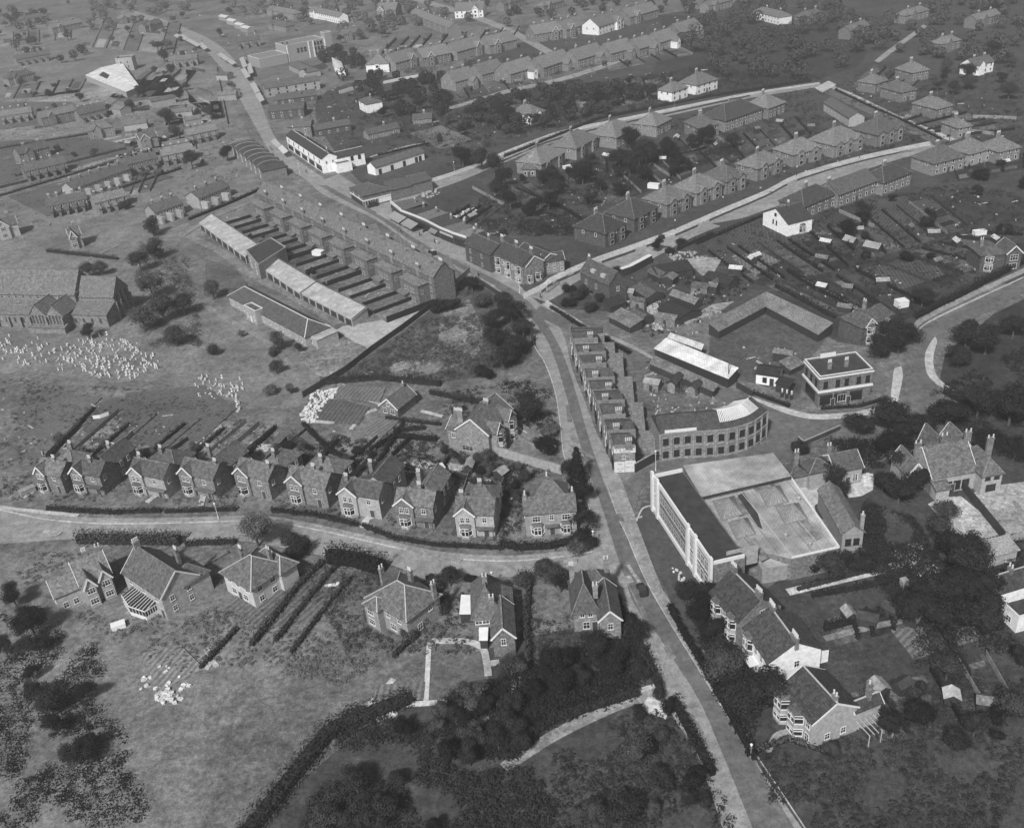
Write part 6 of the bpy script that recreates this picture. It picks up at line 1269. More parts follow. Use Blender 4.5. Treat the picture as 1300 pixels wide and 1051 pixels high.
T = [  # px, py, h, wd, shade, kind, label
 (328, 693, 9, 8.4, 2, 'round', 'round pale street tree standing in the side road before the gabled villas'),
 (734, 615, 10, 4.8, 0, 'conifer', 'tall dark pointed conifer beside the main road above the double-fronted house'),
 (726, 610, 6, 6.5, 0, 'round', 'dark round tree at the foot of the pointed roadside conifer'), (740, 640, 5.5, 6, 0, 'round', None), (744, 672, 6, 6.5, 0, 'spread', None), (748, 692, 4.5, 6, 0, 'bush', None), (737, 700, 3.5, 6, 1, 'bush', None),
 (672, 536, 8, 9, 0, 'round', 'dark round tree inside the walled garden right of the large gabled house'), (697, 552, 4, 5, 2, 'bush', 'pale flowering bush by the roadside in the walled garden'), (700, 575, 4, 6, 0, 'bush', None), (690, 570, 3.5, 5, 0, 'bush', None),
 (640, 470, 7, 8, 0, 'spread', None), (655, 455, 7, 8, 0, 'round', None), (665, 430, 6.5, 8, 0, 'round', None), (650, 410, 7, 9, 0, 'spread', None), (640, 392, 6, 8, 0, 'round', None), (630, 440, 6, 8, 0, 'spread', None), (628, 420, 7, 8, 0, 'round', None), (660, 445, 5, 7, 1, 'round', None), (612, 390, 5, 7, 1, 'bush', None), (600, 372, 6, 7, 0, 'round', None), (575, 392, 5, 6, 0, 'bush', None), (556, 398, 5, 6, 0, 'bush', None), (618, 480, 5, 6, 0, 'bush', None),
 (586, 172, 5, 6, 0, 'spread', None), (588, 212, 9, 13, 0, 'round', 'very large dark rounded tree beside the lower end of the upper road'), (612, 216, 10, 10, 0, 'round', None), (628, 225, 11, 11, 0, 'round', 'dark tree mass where the upper road enters the gardens'), (560, 190, 8, 3, 1, 'spread', None), (565, 162, 13, 6, 1, 'spread', 'tall thin-stemmed tree standing alone in the garden above the long lawn'), (520, 125, 8, 9, 0, 'round', None), (505, 148, 7, 9, 0, 'round', None), (488, 150, 6, 8, 0, 'round', None), (535, 140, 7, 9, 0, 'round', None),
 (744, 625, 2, 3, 0, 'bush', None), (860, 652, 2, 2, 0, 'bush', None),
 (700, 236, 9, 9, 0, 'round', None), (820, 210, 12, 13, 0, 'round', 'tallest dark tree between the rows of pairs below the upper road'), (740, 235, 8, 9, 0, 'spread', None), (850, 205, 9, 10, 0, 'round', None), (800, 190, 10, 10, 0, 'round', None),
 (1000, 640, 2, 2, 1, 'bush', None), (1056, 618, 6, 6, 0, 'round', None), (1062, 632, 5, 6, 0, 'round', None), (1040, 608, 4, 4, 0, 'round', None), (1018, 578, 4, 4, 0, 'bush', None), (1010, 575, 4, 3, 0, 'bush', None), (1055, 732, 6, 7, 1, 'round', 'leafy tree against the lower wall of the factory works'), (1030, 725, 3.5, 4, 0, 'bush', None), (1095, 725, 4, 6, 0, 'bush', None), (1075, 712, 3, 3, 0, 'bush', None),
 (897, 770, 6, 7, 0, 'round', None), (890, 790, 6, 7, 0, 'round', None), (873, 760, 4, 5, 0, 'bush', None), (905, 812, 5, 6, 0, 'round', None), (918, 860, 6.5, 8.5, 1, 'round', 'mid-grey rounded tree between main road and white-gabled house'), (958, 905, 8, 12, 0, 'round', 'broad dark tree in front of the white-gabled house'), (935, 900, 6, 8, 0, 'round', None), (978, 895, 5, 7, 0, 'round', None), (938, 880, 5, 6, 1, 'bush', None),
 (812, 911, 3.2, 2.8, 0, 'poplar', 'dark clipped bush left of the gravel track mouth'), (837, 883, 3.4, 2.2, 0, 'conifer', 'small dark conifer where the gravel track meets the main road'), (850, 904, 3.5, 3, 0, 'bush', 'dark bush on the lower side of the gravel track mouth'),
 (572, 744, 5, 5.5, 0, 'round', 'small dark rounded tree by the side road above the steep-roofed house'), (600, 738, 2.4, 3, 0, 'bush', None), (665, 745, 4.5, 5, 1, 'bush', None), (692, 740, 6, 6, 1, 'round', None), (705, 745, 5.5, 6, 1, 'round', None), (712, 752, 5, 5, 0, 'round', None), (772, 755, 4, 4, 1, 'bush', None), (782, 775, 4, 5, 0, 'bush', None), (795, 790, 4, 5, 0, 'bush', None),
 (384, 705, 5, 6, 0, 'bush', None), (372, 698, 5, 5, 1, 'round', None), (365, 690, 4, 4, 1, 'bush', None), (545, 760, 4, 5, 1, 'bush', None), (553, 748, 4, 5, 1, 'bush', None), (560, 775, 3.5, 5, 1, 'bush', None), (530, 795, 3.5, 4, 1, 'bush', None), (520, 810, 3, 4, 1, 'bush', None),
 (200, 330, 9, 8, 0, 'poplar', 'tall dark tree left of the garage drive, upper'), (196, 300, 9, 8, 1, 'poplar', None), (185, 420, 9, 10, 1, 'round', None), (210, 410, 10, 11, 1, 'round', None), (235, 400, 8, 9, 1, 'round', None), (195, 380, 9, 9, 1, 'spread', None), (225, 440, 7, 9, 1, 'round', None), (180, 345, 8, 8, 1, 'spread', None), (115, 430, 5, 6, 0, 'round', 'small dark round tree at the church wall'), (355, 445, 7, 5, 1, 'poplar', 'narrow tree in front of the long hall'), (272, 380, 7, 7, 1, 'round', None), (215, 162, 9, 8, 0, 'round', 'isolated very dark tree in the upper left gardens'), (230, 130, 8, 8, 0, 'round', None), (180, 118, 6, 8, 0, 'bush', None), (200, 115, 6, 8, 0, 'bush', None), (290, 205, 8, 8, 0, 'round', None), (245, 215, 9, 9, 0, 'spread', None),
 (115, 352, 6, 7, 1, 'round', None), (130, 350, 6, 7, 1, 'round', None),
 (1125, 548, 8, 12, 0, 'round', 'broad dark tree in the near corner of the curved road island'), (1090, 555, 6, 9, 0, 'round', None), (1160, 560, 7, 10, 0, 'spread', None), (1200, 545, 8, 11, 0, 'round', None), (1240, 530, 8, 10, 0, 'round', None), (1280, 540, 8, 11, 0, 'round', None), (1150, 600, 7, 9, 0, 'round', None), (1130, 580, 7, 9, 0, 'round', None), (1165, 625, 6, 8, 0, 'round', None), (1140, 640, 6, 8, 0, 'round', None), (1120, 625, 5, 7, 0, 'round', None),
 (1100, 425, 7, 6, 0, 'round', None), (1140, 450, 8, 9, 0, 'round', None), (1115, 455, 7, 8, 0, 'round', None), (1152, 440, 7, 8, 0, 'round', None), (1170, 390, 6, 8, 0, 'round', None), (1130, 430, 6, 8, 0, 'spread', None), (1225, 440, 8, 9, 0, 'round', None), (1250, 450, 8, 10, 0, 'round', None), (1285, 430, 7, 9, 0, 'round', None), (1215, 465, 6, 8, 0, 'round', None),
 (1205, 715, 8, 8, 0, 'round', None), (1190, 690, 7, 7, 1, 'round', None), (1200, 660, 5, 6, 1, 'round', 'leafy bush-like tree standing in the left pale garden plot'), (1225, 740, 9, 10, 0, 'round', None), (1210, 765, 8, 11, 0, 'round', None), (1240, 770, 8, 9, 0, 'round', None), (1180, 770, 7, 9, 0, 'round', None), (1160, 790, 7, 9, 0, 'round', None), (1195, 800, 7, 9, 0, 'spread', None), (1250, 800, 8, 10, 0, 'round', None), (1225, 720, 8, 8, 0, 'round', None),
 (835, 320, 4.5, 5, 0, 'round', 'dark round bush at the near kerb of the avenue'), (850, 322, 3, 4, 0, 'bush', None), (865, 312, 3, 4, 0, 'bush', None),
 (735, 380, 4, 6, 0, 'bush', None), (725, 372, 4, 5, 0, 'bush', None), (720, 390, 3, 5, 0, 'bush', None), (752, 395, 3, 5, 0, 'bush', None), (745, 375, 4, 6, 0, 'bush', None), (765, 382, 4, 5, 0, 'bush', None), (783, 350, 4, 4, 0, 'bush', None),
]
for px, py, h, wd, sh, kd, lab in T: tree(px, py, h, wd, sh, kd, lab)
def scatter(poly, n, h0, h1, shs=(0,), kinds=('round', 'spread'), avoid=True):
    xs = [p[0] for p in poly]; ys = [p[1] for p in poly]; g = [G(*p) for p in poly]; k = 0; tries = 0
    gx = [q.x for q in g]; gy = [q.y for q in g]; gp = [(q.x, q.y) for q in g]; placed = []
    while k < n and tries < n * 60:
        tries += 1; x, y = rt_.uniform(min(gx), max(gx)), rt_.uniform(min(gy), max(gy))
        if not inpoly(x, y, gp): continue
        p = PX((x, y, 0))
        if any(inpoly(p[0], p[1], wv) for wv in WAYS): continue
        if avoid and hit(x, y, 1.2): continue
        h = rt_.uniform(h0, h1)
        if any((x - a) ** 2 + (y - b) ** 2 < (h * .5) ** 2 for a, b in placed): continue
        placed.append((x, y)); tree(p[0], p[1], h, h * rt_.uniform(.8, 1.25), rt_.choice(shs), rt_.choice(kinds)); k += 1
# footprints of buildings, to keep plants off them
FOOT = []
for s in LAND:
    r = s.root; W = next((c for c in r.children if c.name.split('.')[0] == 'wall'), None)
    if W:
        xs = [v.co.x for v in W.data.vertices]; ys = [v.co.y for v in W.data.vertices]; rz = r.rotation_euler.z
        FOOT.append((r.location.x, r.location.y, math.cos(-rz), math.sin(-rz), min(xs), max(xs), min(ys), max(ys)))
def hit(x, y, e=0.5):
    for ox, oy, c, n, x0, x1, y0, y1 in FOOT:
        dx, dy = x - ox, y - oy; u, v = dx * c - dy * n, dx * n + dy * c
        if x0 - e < u < x1 + e and y0 - e < v < y1 + e: return True
    return False
D2 = (0, 0, 1)
scatter([(565, 962), (560, 905), (700, 838), (800, 800), (830, 860), (700, 905), (660, 970)], 20, 3, 6.5, (0, 0, 0, 1))
scatter([(400, 1060), (420, 905), (600, 930), (640, 970), (560, 1060)], 10, 3, 6, (0, 0, 1))
scatter([(700, 1060), (760, 940), (850, 925), (890, 1000), (930, 1060)], 12, 2.5, 5, (1, 1, 0), ('bush', 'round'))
scatter([(620, 240), (690, 215), (820, 200), (900, 175), (940, 195), (830, 235), (760, 262), (700, 285), (600, 300)], 34, 5, 9, (0,))
scatter([(620, 140), (770, 110), (900, 100), (900, 120), (800, 150), (690, 168), (600, 180), (560, 150)], 30, 5, 9, (0, 1))
scatter([(1000, 960), (1080, 900), (1300, 830), (1300, 960)], 12, 2.5, 6, (0, 1), ('bush', 'round'))
scatter([(0, 760), (110, 800), (130, 900), (160, 960), (0, 1000)], 12, 3.5, 7, (0,), ('round', 'spread'))  # added dark trees, imitating a dark blot over faint open field
scatter([(1100, 90), (1290, 60), (1300, 170), (1230, 130), (1150, 110)], 12, 5, 9, (1, 0))
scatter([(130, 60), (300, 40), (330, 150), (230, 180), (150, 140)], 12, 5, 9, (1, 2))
scatter([(300, 230), (330, 300), (470, 380), (450, 400), (320, 330)], 6, 1.5, 2.6, (0, 1), ('bush',))
scatter([(360, 560), (470, 560), (560, 600), (560, 640), (450, 610), (370, 600)], 14, 1.6, 4, (0, 1), ('bush', 'round'))
scatter([(545, 560), (620, 585), (710, 610), (700, 640), (640, 640), (560, 600)], 14, 1.8, 4, (0, 1), ('bush', 'round'))
scatter([(0, 560), (120, 560), (350, 560), (360, 600), (0, 600)], 10, 2, 4, (1, 2), ('bush', 'round'))
scatter([(1160, 220), (1300, 200), (1300, 310), (1180, 350), (1050, 350), (1060, 280)], 18, 3, 7, (0,), ('round', 'bush'))
scatter([(230, 440), (330, 420), (420, 470), (380, 520), (300, 480)], 8, 2, 5, (1, 2), ('bush', 'round'))
scatter([(0, 100), (230, 90), (300, 200), (240, 270), (60, 290), (0, 260)], 26, 3, 7, (0, 1, 1), ('round', 'bush'))
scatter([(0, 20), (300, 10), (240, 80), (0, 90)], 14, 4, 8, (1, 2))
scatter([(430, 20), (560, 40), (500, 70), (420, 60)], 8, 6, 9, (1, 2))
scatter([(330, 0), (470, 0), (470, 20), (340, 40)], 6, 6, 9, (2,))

def hedge(pts, h=1.6, wd=1.2, sh=0, label=None, name='hedge', group=None, dens=1.0, n=1):
    g = [G(x, y) for x, y in (smooth(pts, n) if n > 1 else pts)]; o0 = g[0]; m = MB(); rr = random.Random(int(pts[0][0] * 7 + pts[0][1])); core = MB()
    for a, b in zip(g, g[1:]):
        a, b = a - o0, b - o0; L = (b - a).length; d = (b - a).normalized(); nn = Vector((-d.y, d.x, 0)); q = int(L * (wd + h) * 9 * dens)
        core.bar((a.x, a.y, h * .3), (b.x, b.y, h * .3), wd * .5, h * .6)
        for i in range(q):
            t = rr.random() * L; th = rr.uniform(-.1, math.pi + .1); f_ = rr.uniform(.7, 1.15) * (1 + .45 * noise.noise(Vector((t * .6, pts[0][0], 0))))
            s_ = math.cos(th); z_ = math.sin(th) ** .5 if math.sin(th) > 0 else 0
            z = h * (.15 + .85 * z_) * f_ if abs(s_) < .95 else rr.uniform(.05, .9) * h
            p = a + d * t + nn * (s_ * wd / 2 * f_); leafquad(m, (p.x, p.y, z), nn * s_ + Vector((0, 0, max(.2, z_))) + Vector((rr.uniform(-.4, .4), rr.uniform(-.4, .4), 0)), .26, rr)
    r = empty(name, o0); m.build('foliage', LEAF[sh], r); core.build('stems', LEAF[0], r)
    if not label: HEDGES.append(r)
    r['category'] = 'hedge'
    if label: r['label'] = label
    if group: r['group'] = group
    return r
HEDGES = []
hedge([(418, 712), (450, 716), (488, 727)], 4.4, 4.2, 0, 'big rectangular block of street hedge along the side road above the hip-roofed house', dens=1.0)
hedge([(636, 692), (660, 697), (700, 695), (735, 686)], 1.7, 2.2, 0, 'dark curving hedge before the double-fronted house')
hedge([(460, 668), (500, 684), (555, 693), (640, 697)], 1.1, 1.2, 0, 'low dark hedge along the footpath before the gabled villas, right part')
hedge([(345, 649), (400, 655), (455, 668)], 1.2, 1.2, 0, 'low dark hedge along the footpath before the gabled villas, middle part')
hedge([(60, 647), (140, 652), (205, 650)], 1.3, 1.4, 0, 'low hedge along the footpath before the leftmost gabled villas')
hedge([(210, 651), (300, 648)], 1.4, .9, 0, 'straight dark hedge before the villas left of the round street tree')
hedge([(100, 688), (230, 690)], 3.2, 3.0, 1, 'soft tall hedge along the lower side of the side road at the left')
hedge([(236, 692), (300, 689)], 1.4, 1.6, 0, 'dark low hedge on the lower side of the side road left of the round tree')
for pts, h, wd, sh in (([(410, 715), (380, 745), (345, 790), (320, 820)], 1.8, 1.8, 1), ([(425, 722), (390, 765), (350, 815)], 1.5, 1.3, 1), ([(445, 735), (400, 790), (370, 830)], 1.2, 1.2, 1), ([(300, 800), (255, 850)], 1.4, 1.2, 1),
    ([(548, 742), (560, 770), (535, 800), (500, 835)], 1.6, 1.4, 1), ([(672, 745), (668, 800), (672, 850)], 1.8, 1.4, 1), ([(546, 500), (620, 515)], 1.8, 1.4, 0), ([(408, 488), (480, 482), (560, 490)], 2.4, 1.6, 0),
    ([(700, 640), (650, 628), (600, 612), (560, 600)], 1.4, 1.2, 1), ([(385, 540), (420, 575), (455, 590)], 1.6, 1.2, 0), ([(512, 540), (480, 590), (468, 612)], 1.7, 1.2, 0), ([(555, 560), (500, 555), (470, 575)], 1.8, 1.6, 0),
    ([(540, 545), (500, 548)], 1.6, 1.4, 0), ([(560, 540), (490, 532)], 1.2, 1.2, 1), ([(430, 560), (395, 600)], 1.4, 1, 0), ([(350, 545), (300, 592)], 1.5, 1, 0), ([(285, 545), (235, 588)], 1.4, 1, 1), ([(235, 540), (175, 590)], 1.4, 1, 1), ([(165, 540), (105, 590)], 1.4, 1, 1), ([(120, 520), (60, 585)], 1.4, 1, 1),
    ([(800, 800), (828, 858), (836, 872)], 2.4, 2.2, 0), ([(784, 765), (805, 805)], 1.8, 1.4, 0), ([(855, 892), (880, 940), (905, 985)], 2.2, 1.8, 0), ([(640, 962), (700, 915), (810, 880)], 1.8, 3, 0),
    ([(850, 772), (868, 806), (905, 870), (935, 925), (958, 965)], 1.6, 1.6, 0), ([(1030, 758), (1090, 748), (1150, 735)], 1.4, 1.2, 0), ([(1046, 800), (1100, 786), (1160, 772)], 1.8, 1.6, 0), ([(1012, 750), (1120, 722)], 1.3, 1.2, 1),
    ([(884, 312), (920, 296), (968, 276)], 1.6, 1.2, 0), ([(700, 392), (745, 420), (800, 450)], 1.4, 1.6, 0), ([(1002, 517), (975, 507), (956, 500)], 1.2, 1.0, 0), ([(1042, 520), (1090, 517), (1125, 507)], 1.0, 1.0, 0),
    ([(1163, 405), (1215, 378), (1300, 334)], 2.4, 2.2, 0), ([(1060, 405), (1010, 378), (985, 365)], 1.8, 1.6, 0), ([(1095, 395), (1040, 370), (1000, 345)], 1.6, 1.6, 0), ([(1200, 500), (1240, 520), (1300, 500)], 2.4, 3, 0),
    ([(655, 240), (720, 268), (745, 285)], 1.5, 1.2, 0), ([(640, 200), (760, 152), (900, 124), (1030, 104)], 1.6, 1.4, 0), ([(860, 318), (905, 298)], 1.6, 1.2, 0), ([(480, 198), (545, 183)], 1.2, 1, 0), ([(620, 155), (650, 168)], 1.6, 1.2, 0),
    ([(330, 242), (290, 260), (240, 280)], 1.5, 1.2, 0), ([(160, 190), (20, 225)], 1.4, 1.2, 1), ([(150, 205), (0, 250)], 1.4, 1.2, 1), ([(120, 170), (0, 190)], 1.4, 1.2, 1), ([(230, 215), (90, 262)], 1.4, 1.2, 0), ([(190, 140), (60, 150)], 1.6, 1.4, 1), ([(60, 320), (150, 330)], 1.6, 1.4, 1),
    ([(300, 1080), (420, 930), (520, 890)], 2.6, 4, 0), ([(1060, 115), (1100, 134), (1150, 156), (1195, 178)], 1.4, 1.2, 0), ([(1260, 690), (1225, 700), (1200, 705)], 1.5, 1.2, 0), ([(1188, 790), (1230, 860)], 1.4, 1.2, 0), ([(960, 955), (1000, 940), (1060, 960)], 1.2, 1, 1)):
    hedge(pts, h, wd, sh)
# fences and walls
wall_('boundary_fence', [(385, 505), (440, 472), (473, 446), (510, 420), (551, 389), (580, 370)], 1.9, WOODF, 'long dark boundary fence running from the long terrace end down past the waste ground', cat='fence')
wall_('boundary_fence', [(580, 362), (597, 345), (606, 352)], 2.0, PALEF, 'short pale wall closing the end of the long terrace')
wall_('garden_fence', [(640, 470), (675, 440), (680, 432)], 1.8, WOODF, 'dark slanting fence beside the main road bend', cat='fence')
wall_('roadside_wall', [(604, 356), (622, 368), (640, 380), (668, 410), (678, 440)], 1.5, WOODF, 'dark curved roadside fence along the waste ground by the main road bend', cat='fence')
wall_('garden_wall', [(628, 577), (713, 602)], 2.6, PALE, 'long brick garden wall with a light coping right of the large gabled house', cap=LTILE)
wall_('garden_wall', [(645, 533), (706, 574)], 1.6, BRICK, 'slanting garden wall with a light coping above the long brick wall', cap=LTILE)
wall_('garden_wall', [(650, 552), (692, 574)], .9, BRICK, 'low garden wall between the two longer walls right of the large gabled house', cap=LTILE)
wall_('garden_wall', [(1222, 622), (1274, 686)], 2.2, WOODF, 'dark tall fence dividing the two pale garden plots', cat='fence')
wall_('garden_wall', [(1228, 706), (1278, 690), (1310, 680)], 1.4, PALE, 'low wall along the bottom of the pale garden plots')
wall_('yard_fence', [(955, 503), (935, 492)], 1.6, WOODF, 'short dark fence at the forecourt end near the white-roofed shed', cat='fence')
wall_('forecourt_fence', [(1013, 560), (1020, 566), (1066, 546)], 1.3, WOODF, 'dark fence with a pale top along the road above the small slated cottage', cat='fence', cap=PALE)
for i, (a, b) in enumerate(((((60, 583), (100, 545))), ((135, 588), (170, 552)), ((205, 585), (240, 560)), ((280, 583), (330, 540)), ((335, 592), (365, 560)), ((450, 605), (478, 575)), ((545, 625), (560, 600)), ((630, 640), (640, 612)))):
    wall_('garden_fence', [a, b], 1.5, PALEF if i % 2 else WOODF, 'fence running back between the gardens %s' % ('behind the leftmost gabled villa|behind the second gabled villa|behind the bright-ended villa|behind the dark gabled villa|behind the villa at the street tree|behind the white-porched villa|beside the long side path villa|beside the double-fronted house garden'.split('|')[i]), 'fences between villa gardens', .1, 'fence')
for i, (a, b) in enumerate((((0, 240), (90, 218)), ((0, 205), (60, 190)), ((640, 262), (600, 240)), ((700, 262), (655, 234)), ((1030, 425), (985, 400)), ((900, 172), (940, 190)), ((880, 178), (915, 198)), ((1205, 165), (1262, 172)), ((1235, 150), (1290, 152)), ((1222, 128), (1285, 135)), ((850, 225), (830, 212)), ((1110, 290), (1065, 270)))):
    wall_('garden_fence', [a, b], 1.4, PALEF if i % 3 else WOODF, 'thin garden fence %s' % ('at the far left edge below the hedged plots|at the far left edge above the hedged plots|behind the first parade shop|from the parade gardens to the dark trees|behind the right yard shed|below the long dark-roofed block|left of the long dark-roofed block|right of the small pyramid-roofed building|at the right edge above the corner house|highest at the right edge|behind the third avenue pair|behind the near avenue houses'.split('|')[i]), 'thin fences of the far gardens', .1, 'fence')
HUTS = []
rh = random.Random(5)
def hut(px, py, a, b, h, rz, roof, wl=None):
    g = G(px, py)
    if hit(g.x, g.y, 1.0): return
    r = empty('garden_hut', g, rz); m = MB(); m.box(-a / 2, a / 2, -b / 2, b / 2, 0, h); m.v += [(-a / 2, -b / 2, h), (-a / 2, b / 2, h), (-a / 2, 0, h + .7), (a / 2, -b / 2, h), (a / 2, b / 2, h), (a / 2, 0, h + .7)]; n = len(m.v) - 6; m.f += [(n, n + 2, n + 1), (n + 3, n + 4, n + 5)]
    m.build('wall', wl or WOODF, r); m = MB()
    m.quad((-a / 2 - .2, -b / 2 - .2, h - .1), (a / 2 + .2, -b / 2 - .2, h - .1), (a / 2 + .2, 0, h + .78), (-a / 2 - .2, 0, h + .78)); m.quad((-a / 2 - .2, 0, h + .78), (a / 2 + .2, 0, h + .78), (a / 2 + .2, b / 2 + .2, h - .1), (-a / 2 - .2, b / 2 + .2, h - .1)); m.build('roof', roof, r)
    m = MB(); m.box(-.4, .4, -b / 2 - .05, -b / 2, 0, 1.8); m.build('door', DARKP, r)
    r['category'] = 'hut'; r['group'] = 'garden huts'; HUTS.append(r)
RFS = [M('hut_felt', .05, .3, 1, .9), M('hut_sheet', .3, .25, 1, .8, 'sheet'), M('hut_zinc', .55, .15, 1, .6, 'sheet'), OLDSHEET]
for a, b, t in STRIPS:
    g0, g1 = G(*a), G(*b)
    if t < .62: hedge([a, b], 1.2 + t if a[0] > 430 else .6 + t * .6, .9 if a[0] > 430 else .6, 0 if a[0] > 430 else 2, dens=.6)
    else:
        w_ = wall_('strip_fence', [a, b], 1.2, PALEF if t > .8 else WOODF, None, 'thin fences of the far gardens', .08, 'fence'); w_.name = 'garden_fence'; FEN.append(w_) if 'FEN' in globals() else globals().__setitem__('FEN', [w_])
    if rh.random() < .6 and not (a[0] < 400 and a[1] > 450):
        p = lerp(a, b, rh.uniform(.1, .95)); hut(p[0] + rh.uniform(-6, 6), p[1], rh.uniform(2, 4), rh.uniform(1.8, 2.6), rh.uniform(1.7, 2.1), rh.uniform(0, 3), rh.choice(RFS))
for i in range(46):      # yards between the shop terrace, the curved building, the lane and the L-shaped sheds
    q = rh.choice(([(790, 445), (835, 470), (850, 560), (815, 575), (795, 520)], [(850, 500), (930, 515), (930, 500), (860, 480)], [(770, 380), (850, 345), (900, 380), (840, 420), (800, 405)], [(940, 455), (1010, 440), (1015, 470), (960, 470)], [(860, 400), (900, 385), (960, 345), (900, 350)]))
    xs = [p[0] for p in q]; ys = [p[1] for p in q]; x, y = rh.uniform(min(xs), max(xs)), rh.uniform(min(ys), max(ys))
    if inpoly(x, y, q): hut(x, y, rh.uniform(2.5, 6.5), rh.uniform(2, 4), rh.uniform(1.8, 2.8), rh.choice((-.6, .95, -.5)) + rh.uniform(-.1, .1), rh.choice(RFS + [MS, OLDSHEET]), rh.choice((WOODF, BRICK)))
wall_('drying_sheets', [(119, 533), (128, 532), (139, 528)], 1.3, M('linen', .75, .05, 2, .8), 'row of bright white washing hung in the left field', cat='washing', th=.08)

# ------------------------------------------------------------------ graveyard
def stone_mesh(i):
    m = MB()
    if i == 0: m.box(-.35, .35, -.08, .08, 0, .9); m.prism([(-.25, -.08), (.25, -.08), (.25, .08), (-.25, .08)], .9, 1.1)
    elif i == 1: m.box(-.09, .09, -.08, .08, 0, 1.6); m.box(-.4, .4, -.08, .08, 1.05, 1.22); m.box(-.35, .35, -.3, .3, 0, .25)
    elif i == 2: m.box(-.45, .45, -1.0, 1.0, 0, .35); m.box(-.38, .38, .8, .98, .35, 1.1)
    else: m.box(-.25, .25, -.2, .2, 0, .8); m.prism([(-.18, -.14), (.18, -.14), (.14, .14), (-.14, .14)], .8, 1.7)
    return m.mesh('gravestone', M('marble' if i % 2 else 'old_gravestone', (.5, .8, .4, .65)[i], .3, 2, .7))
SM = [stone_mesh(i) for i in range(4)]
rg = random.Random(4)
def stones(poly, n, dens=None):
    xs = [p[0] for p in poly]; ys = [p[1] for p in poly]; k = 0
    while k < n:
        x, y = rg.uniform(min(xs), max(xs)), rg.uniform(min(ys), max(ys))
        if not inpoly(x, y, poly): continue
        g = G(x, y)
        if hit(g.x, g.y, .8): continue
        o = inst('gravestone', SM[rg.choice((0, 0, 0, 1, 1, 2, 3))], None, g, -.35 + rg.uniform(-.12, .12)); s_ = rg.uniform(.5, .85); o.scale = (s_, s_, s_)
        tag(o, 'pale stone or marble grave marker in the churchyard', 'gravestone', 'gravestones of the churchyard'); k += 1
stones([(0, 424), (90, 432), (150, 428), (180, 436), (205, 460), (170, 484), (60, 472), (0, 460)], 60)
stones([(100, 432), (135, 425), (172, 430), (200, 452), (203, 468), (165, 482), (120, 478), (90, 465), (88, 445)], 150)
stones([(0, 432), (50, 440), (92, 445), (100, 470), (62, 462), (25, 452), (0, 450)], 42)
stones([(243, 478), (290, 475), (316, 484), (312, 500), (268, 510), (246, 502)], 46)
stones([(295, 505), (305, 498), (306, 530), (296, 525)], 10)
# ------------------------------------------------------------------ rockery, washing, pale clutter
RK = M('pale_rock', .6, .15, 2, .8)
def heap(pts, n, sz, label, name='rock_heap', mat=None):
    m = MB(); rr = random.Random(int(pts[0][0])); g = [G(*p) for p in pts]; o0 = g[0]; gp = [(q.x, q.y) for q in g]; xs = [q[0] for q in gp]; ys = [q[1] for q in gp]; k = 0
    while k < n:
        x, y = rr.uniform(min(xs), max(xs)), rr.uniform(min(ys), max(ys))
        if not inpoly(x, y, gp): continue
        r = sz * rr.uniform(.5, 1.2); a0 = rr.random() * 3; hh = r * rr.uniform(.5, 1.3); q = [(x - o0.x + r * rr.uniform(.7, 1.1) * math.cos(a0 + i * 1.2566), y - o0.y + r * rr.uniform(.7, 1.1) * math.sin(a0 + i * 1.2566)) for i in range(5)]
        m.prism(q, 0, [hh * rr.uniform(.5, 1.1) for _ in q]); k += 1
    o = m.build(name, mat or RK); o.location = o0; return tag(o, label, 'rubble' if 'rock' not in name else 'rockery')
heap([(382, 530), (395, 500), (425, 492), (430, 498), (408, 520), (400, 540), (385, 538)], 170, .5, 'sprawling white rockery at the left end of the formal garden')
heap([(576, 277), (600, 264), (608, 270), (590, 280)], 40, .7, 'bright heap of white sheets and stones behind the curved parade', 'white_heap')
heap([(528, 250), (545, 240), (562, 243), (548, 252)], 30, .6, 'pale spoil heap behind the corner of the parade near the upper road', 'white_heap', M('pale_spoil', .4, .2, 2, .9))
heap([(172, 870), (200, 845), (235, 850), (245, 875), (215, 900)], 40, .5, 'scattered pale rockery stones in the lower left garden')
heap([(195, 885), (212, 870), (222, 880), (210, 894)], 40, .45, 'dense cluster of small pale stones at the bottom left', 'rock_heap')
heap([(846, 322), (880, 318), (900, 330), (870, 336), (852, 332)], 70, .5, 'row of pale stacked timber and rubble in the yards near the avenue', 'timber_heap', M('pale_timber', .35, .3, 2, .9))
heap([(824, 407), (845, 405), (842, 418), (830, 420)], 60, .5, 'heap of light scrap beside the pale yard passage', 'scrap_heap', M('scrap', .4, .4, 2, .9))
heap([(413, 742), (430, 742), (428, 746), (414, 746)], 14, .45, 'small white pile on the lawn between the long hedges', 'white_heap')
heap([(500, 897), (470, 905), (480, 915), (505, 912)], 26, .5, 'white rocks along the lower garden path at the bottom centre')
heap([(860, 720), (870, 735), (862, 738), (852, 722)], 0 or 8, .5, 'small pile of white stones at the kerb beside the factory lawn', 'white_heap')
heap([(1095, 600), (1108, 602), (1106, 618), (1096, 622)], 20, .6, 'pile of pale chalk beside the slated cottage', 'chalk_heap')
heap([(1166, 730), (1190, 735), (1180, 745)], 0 or 10, .5, 'pale stones at the end of the straight white path', 'white_heap')
sheet('passage', [(821, 392), (834, 384), (838, 396), (858, 408), (852, 416), (836, 404), (822, 402)], gm(.4, 'pale_gravel', .1, .2), 1)
sheet('yard_strip', [(862, 410), (905, 388), (932, 384), (915, 396), (875, 412)], gm(.28, 'gravel_track', .2), 1)
sheet('timber_yard', [(870, 330), (918, 328), (905, 350), (890, 350)], gm(.3, 'gravel_track', .3), 1)
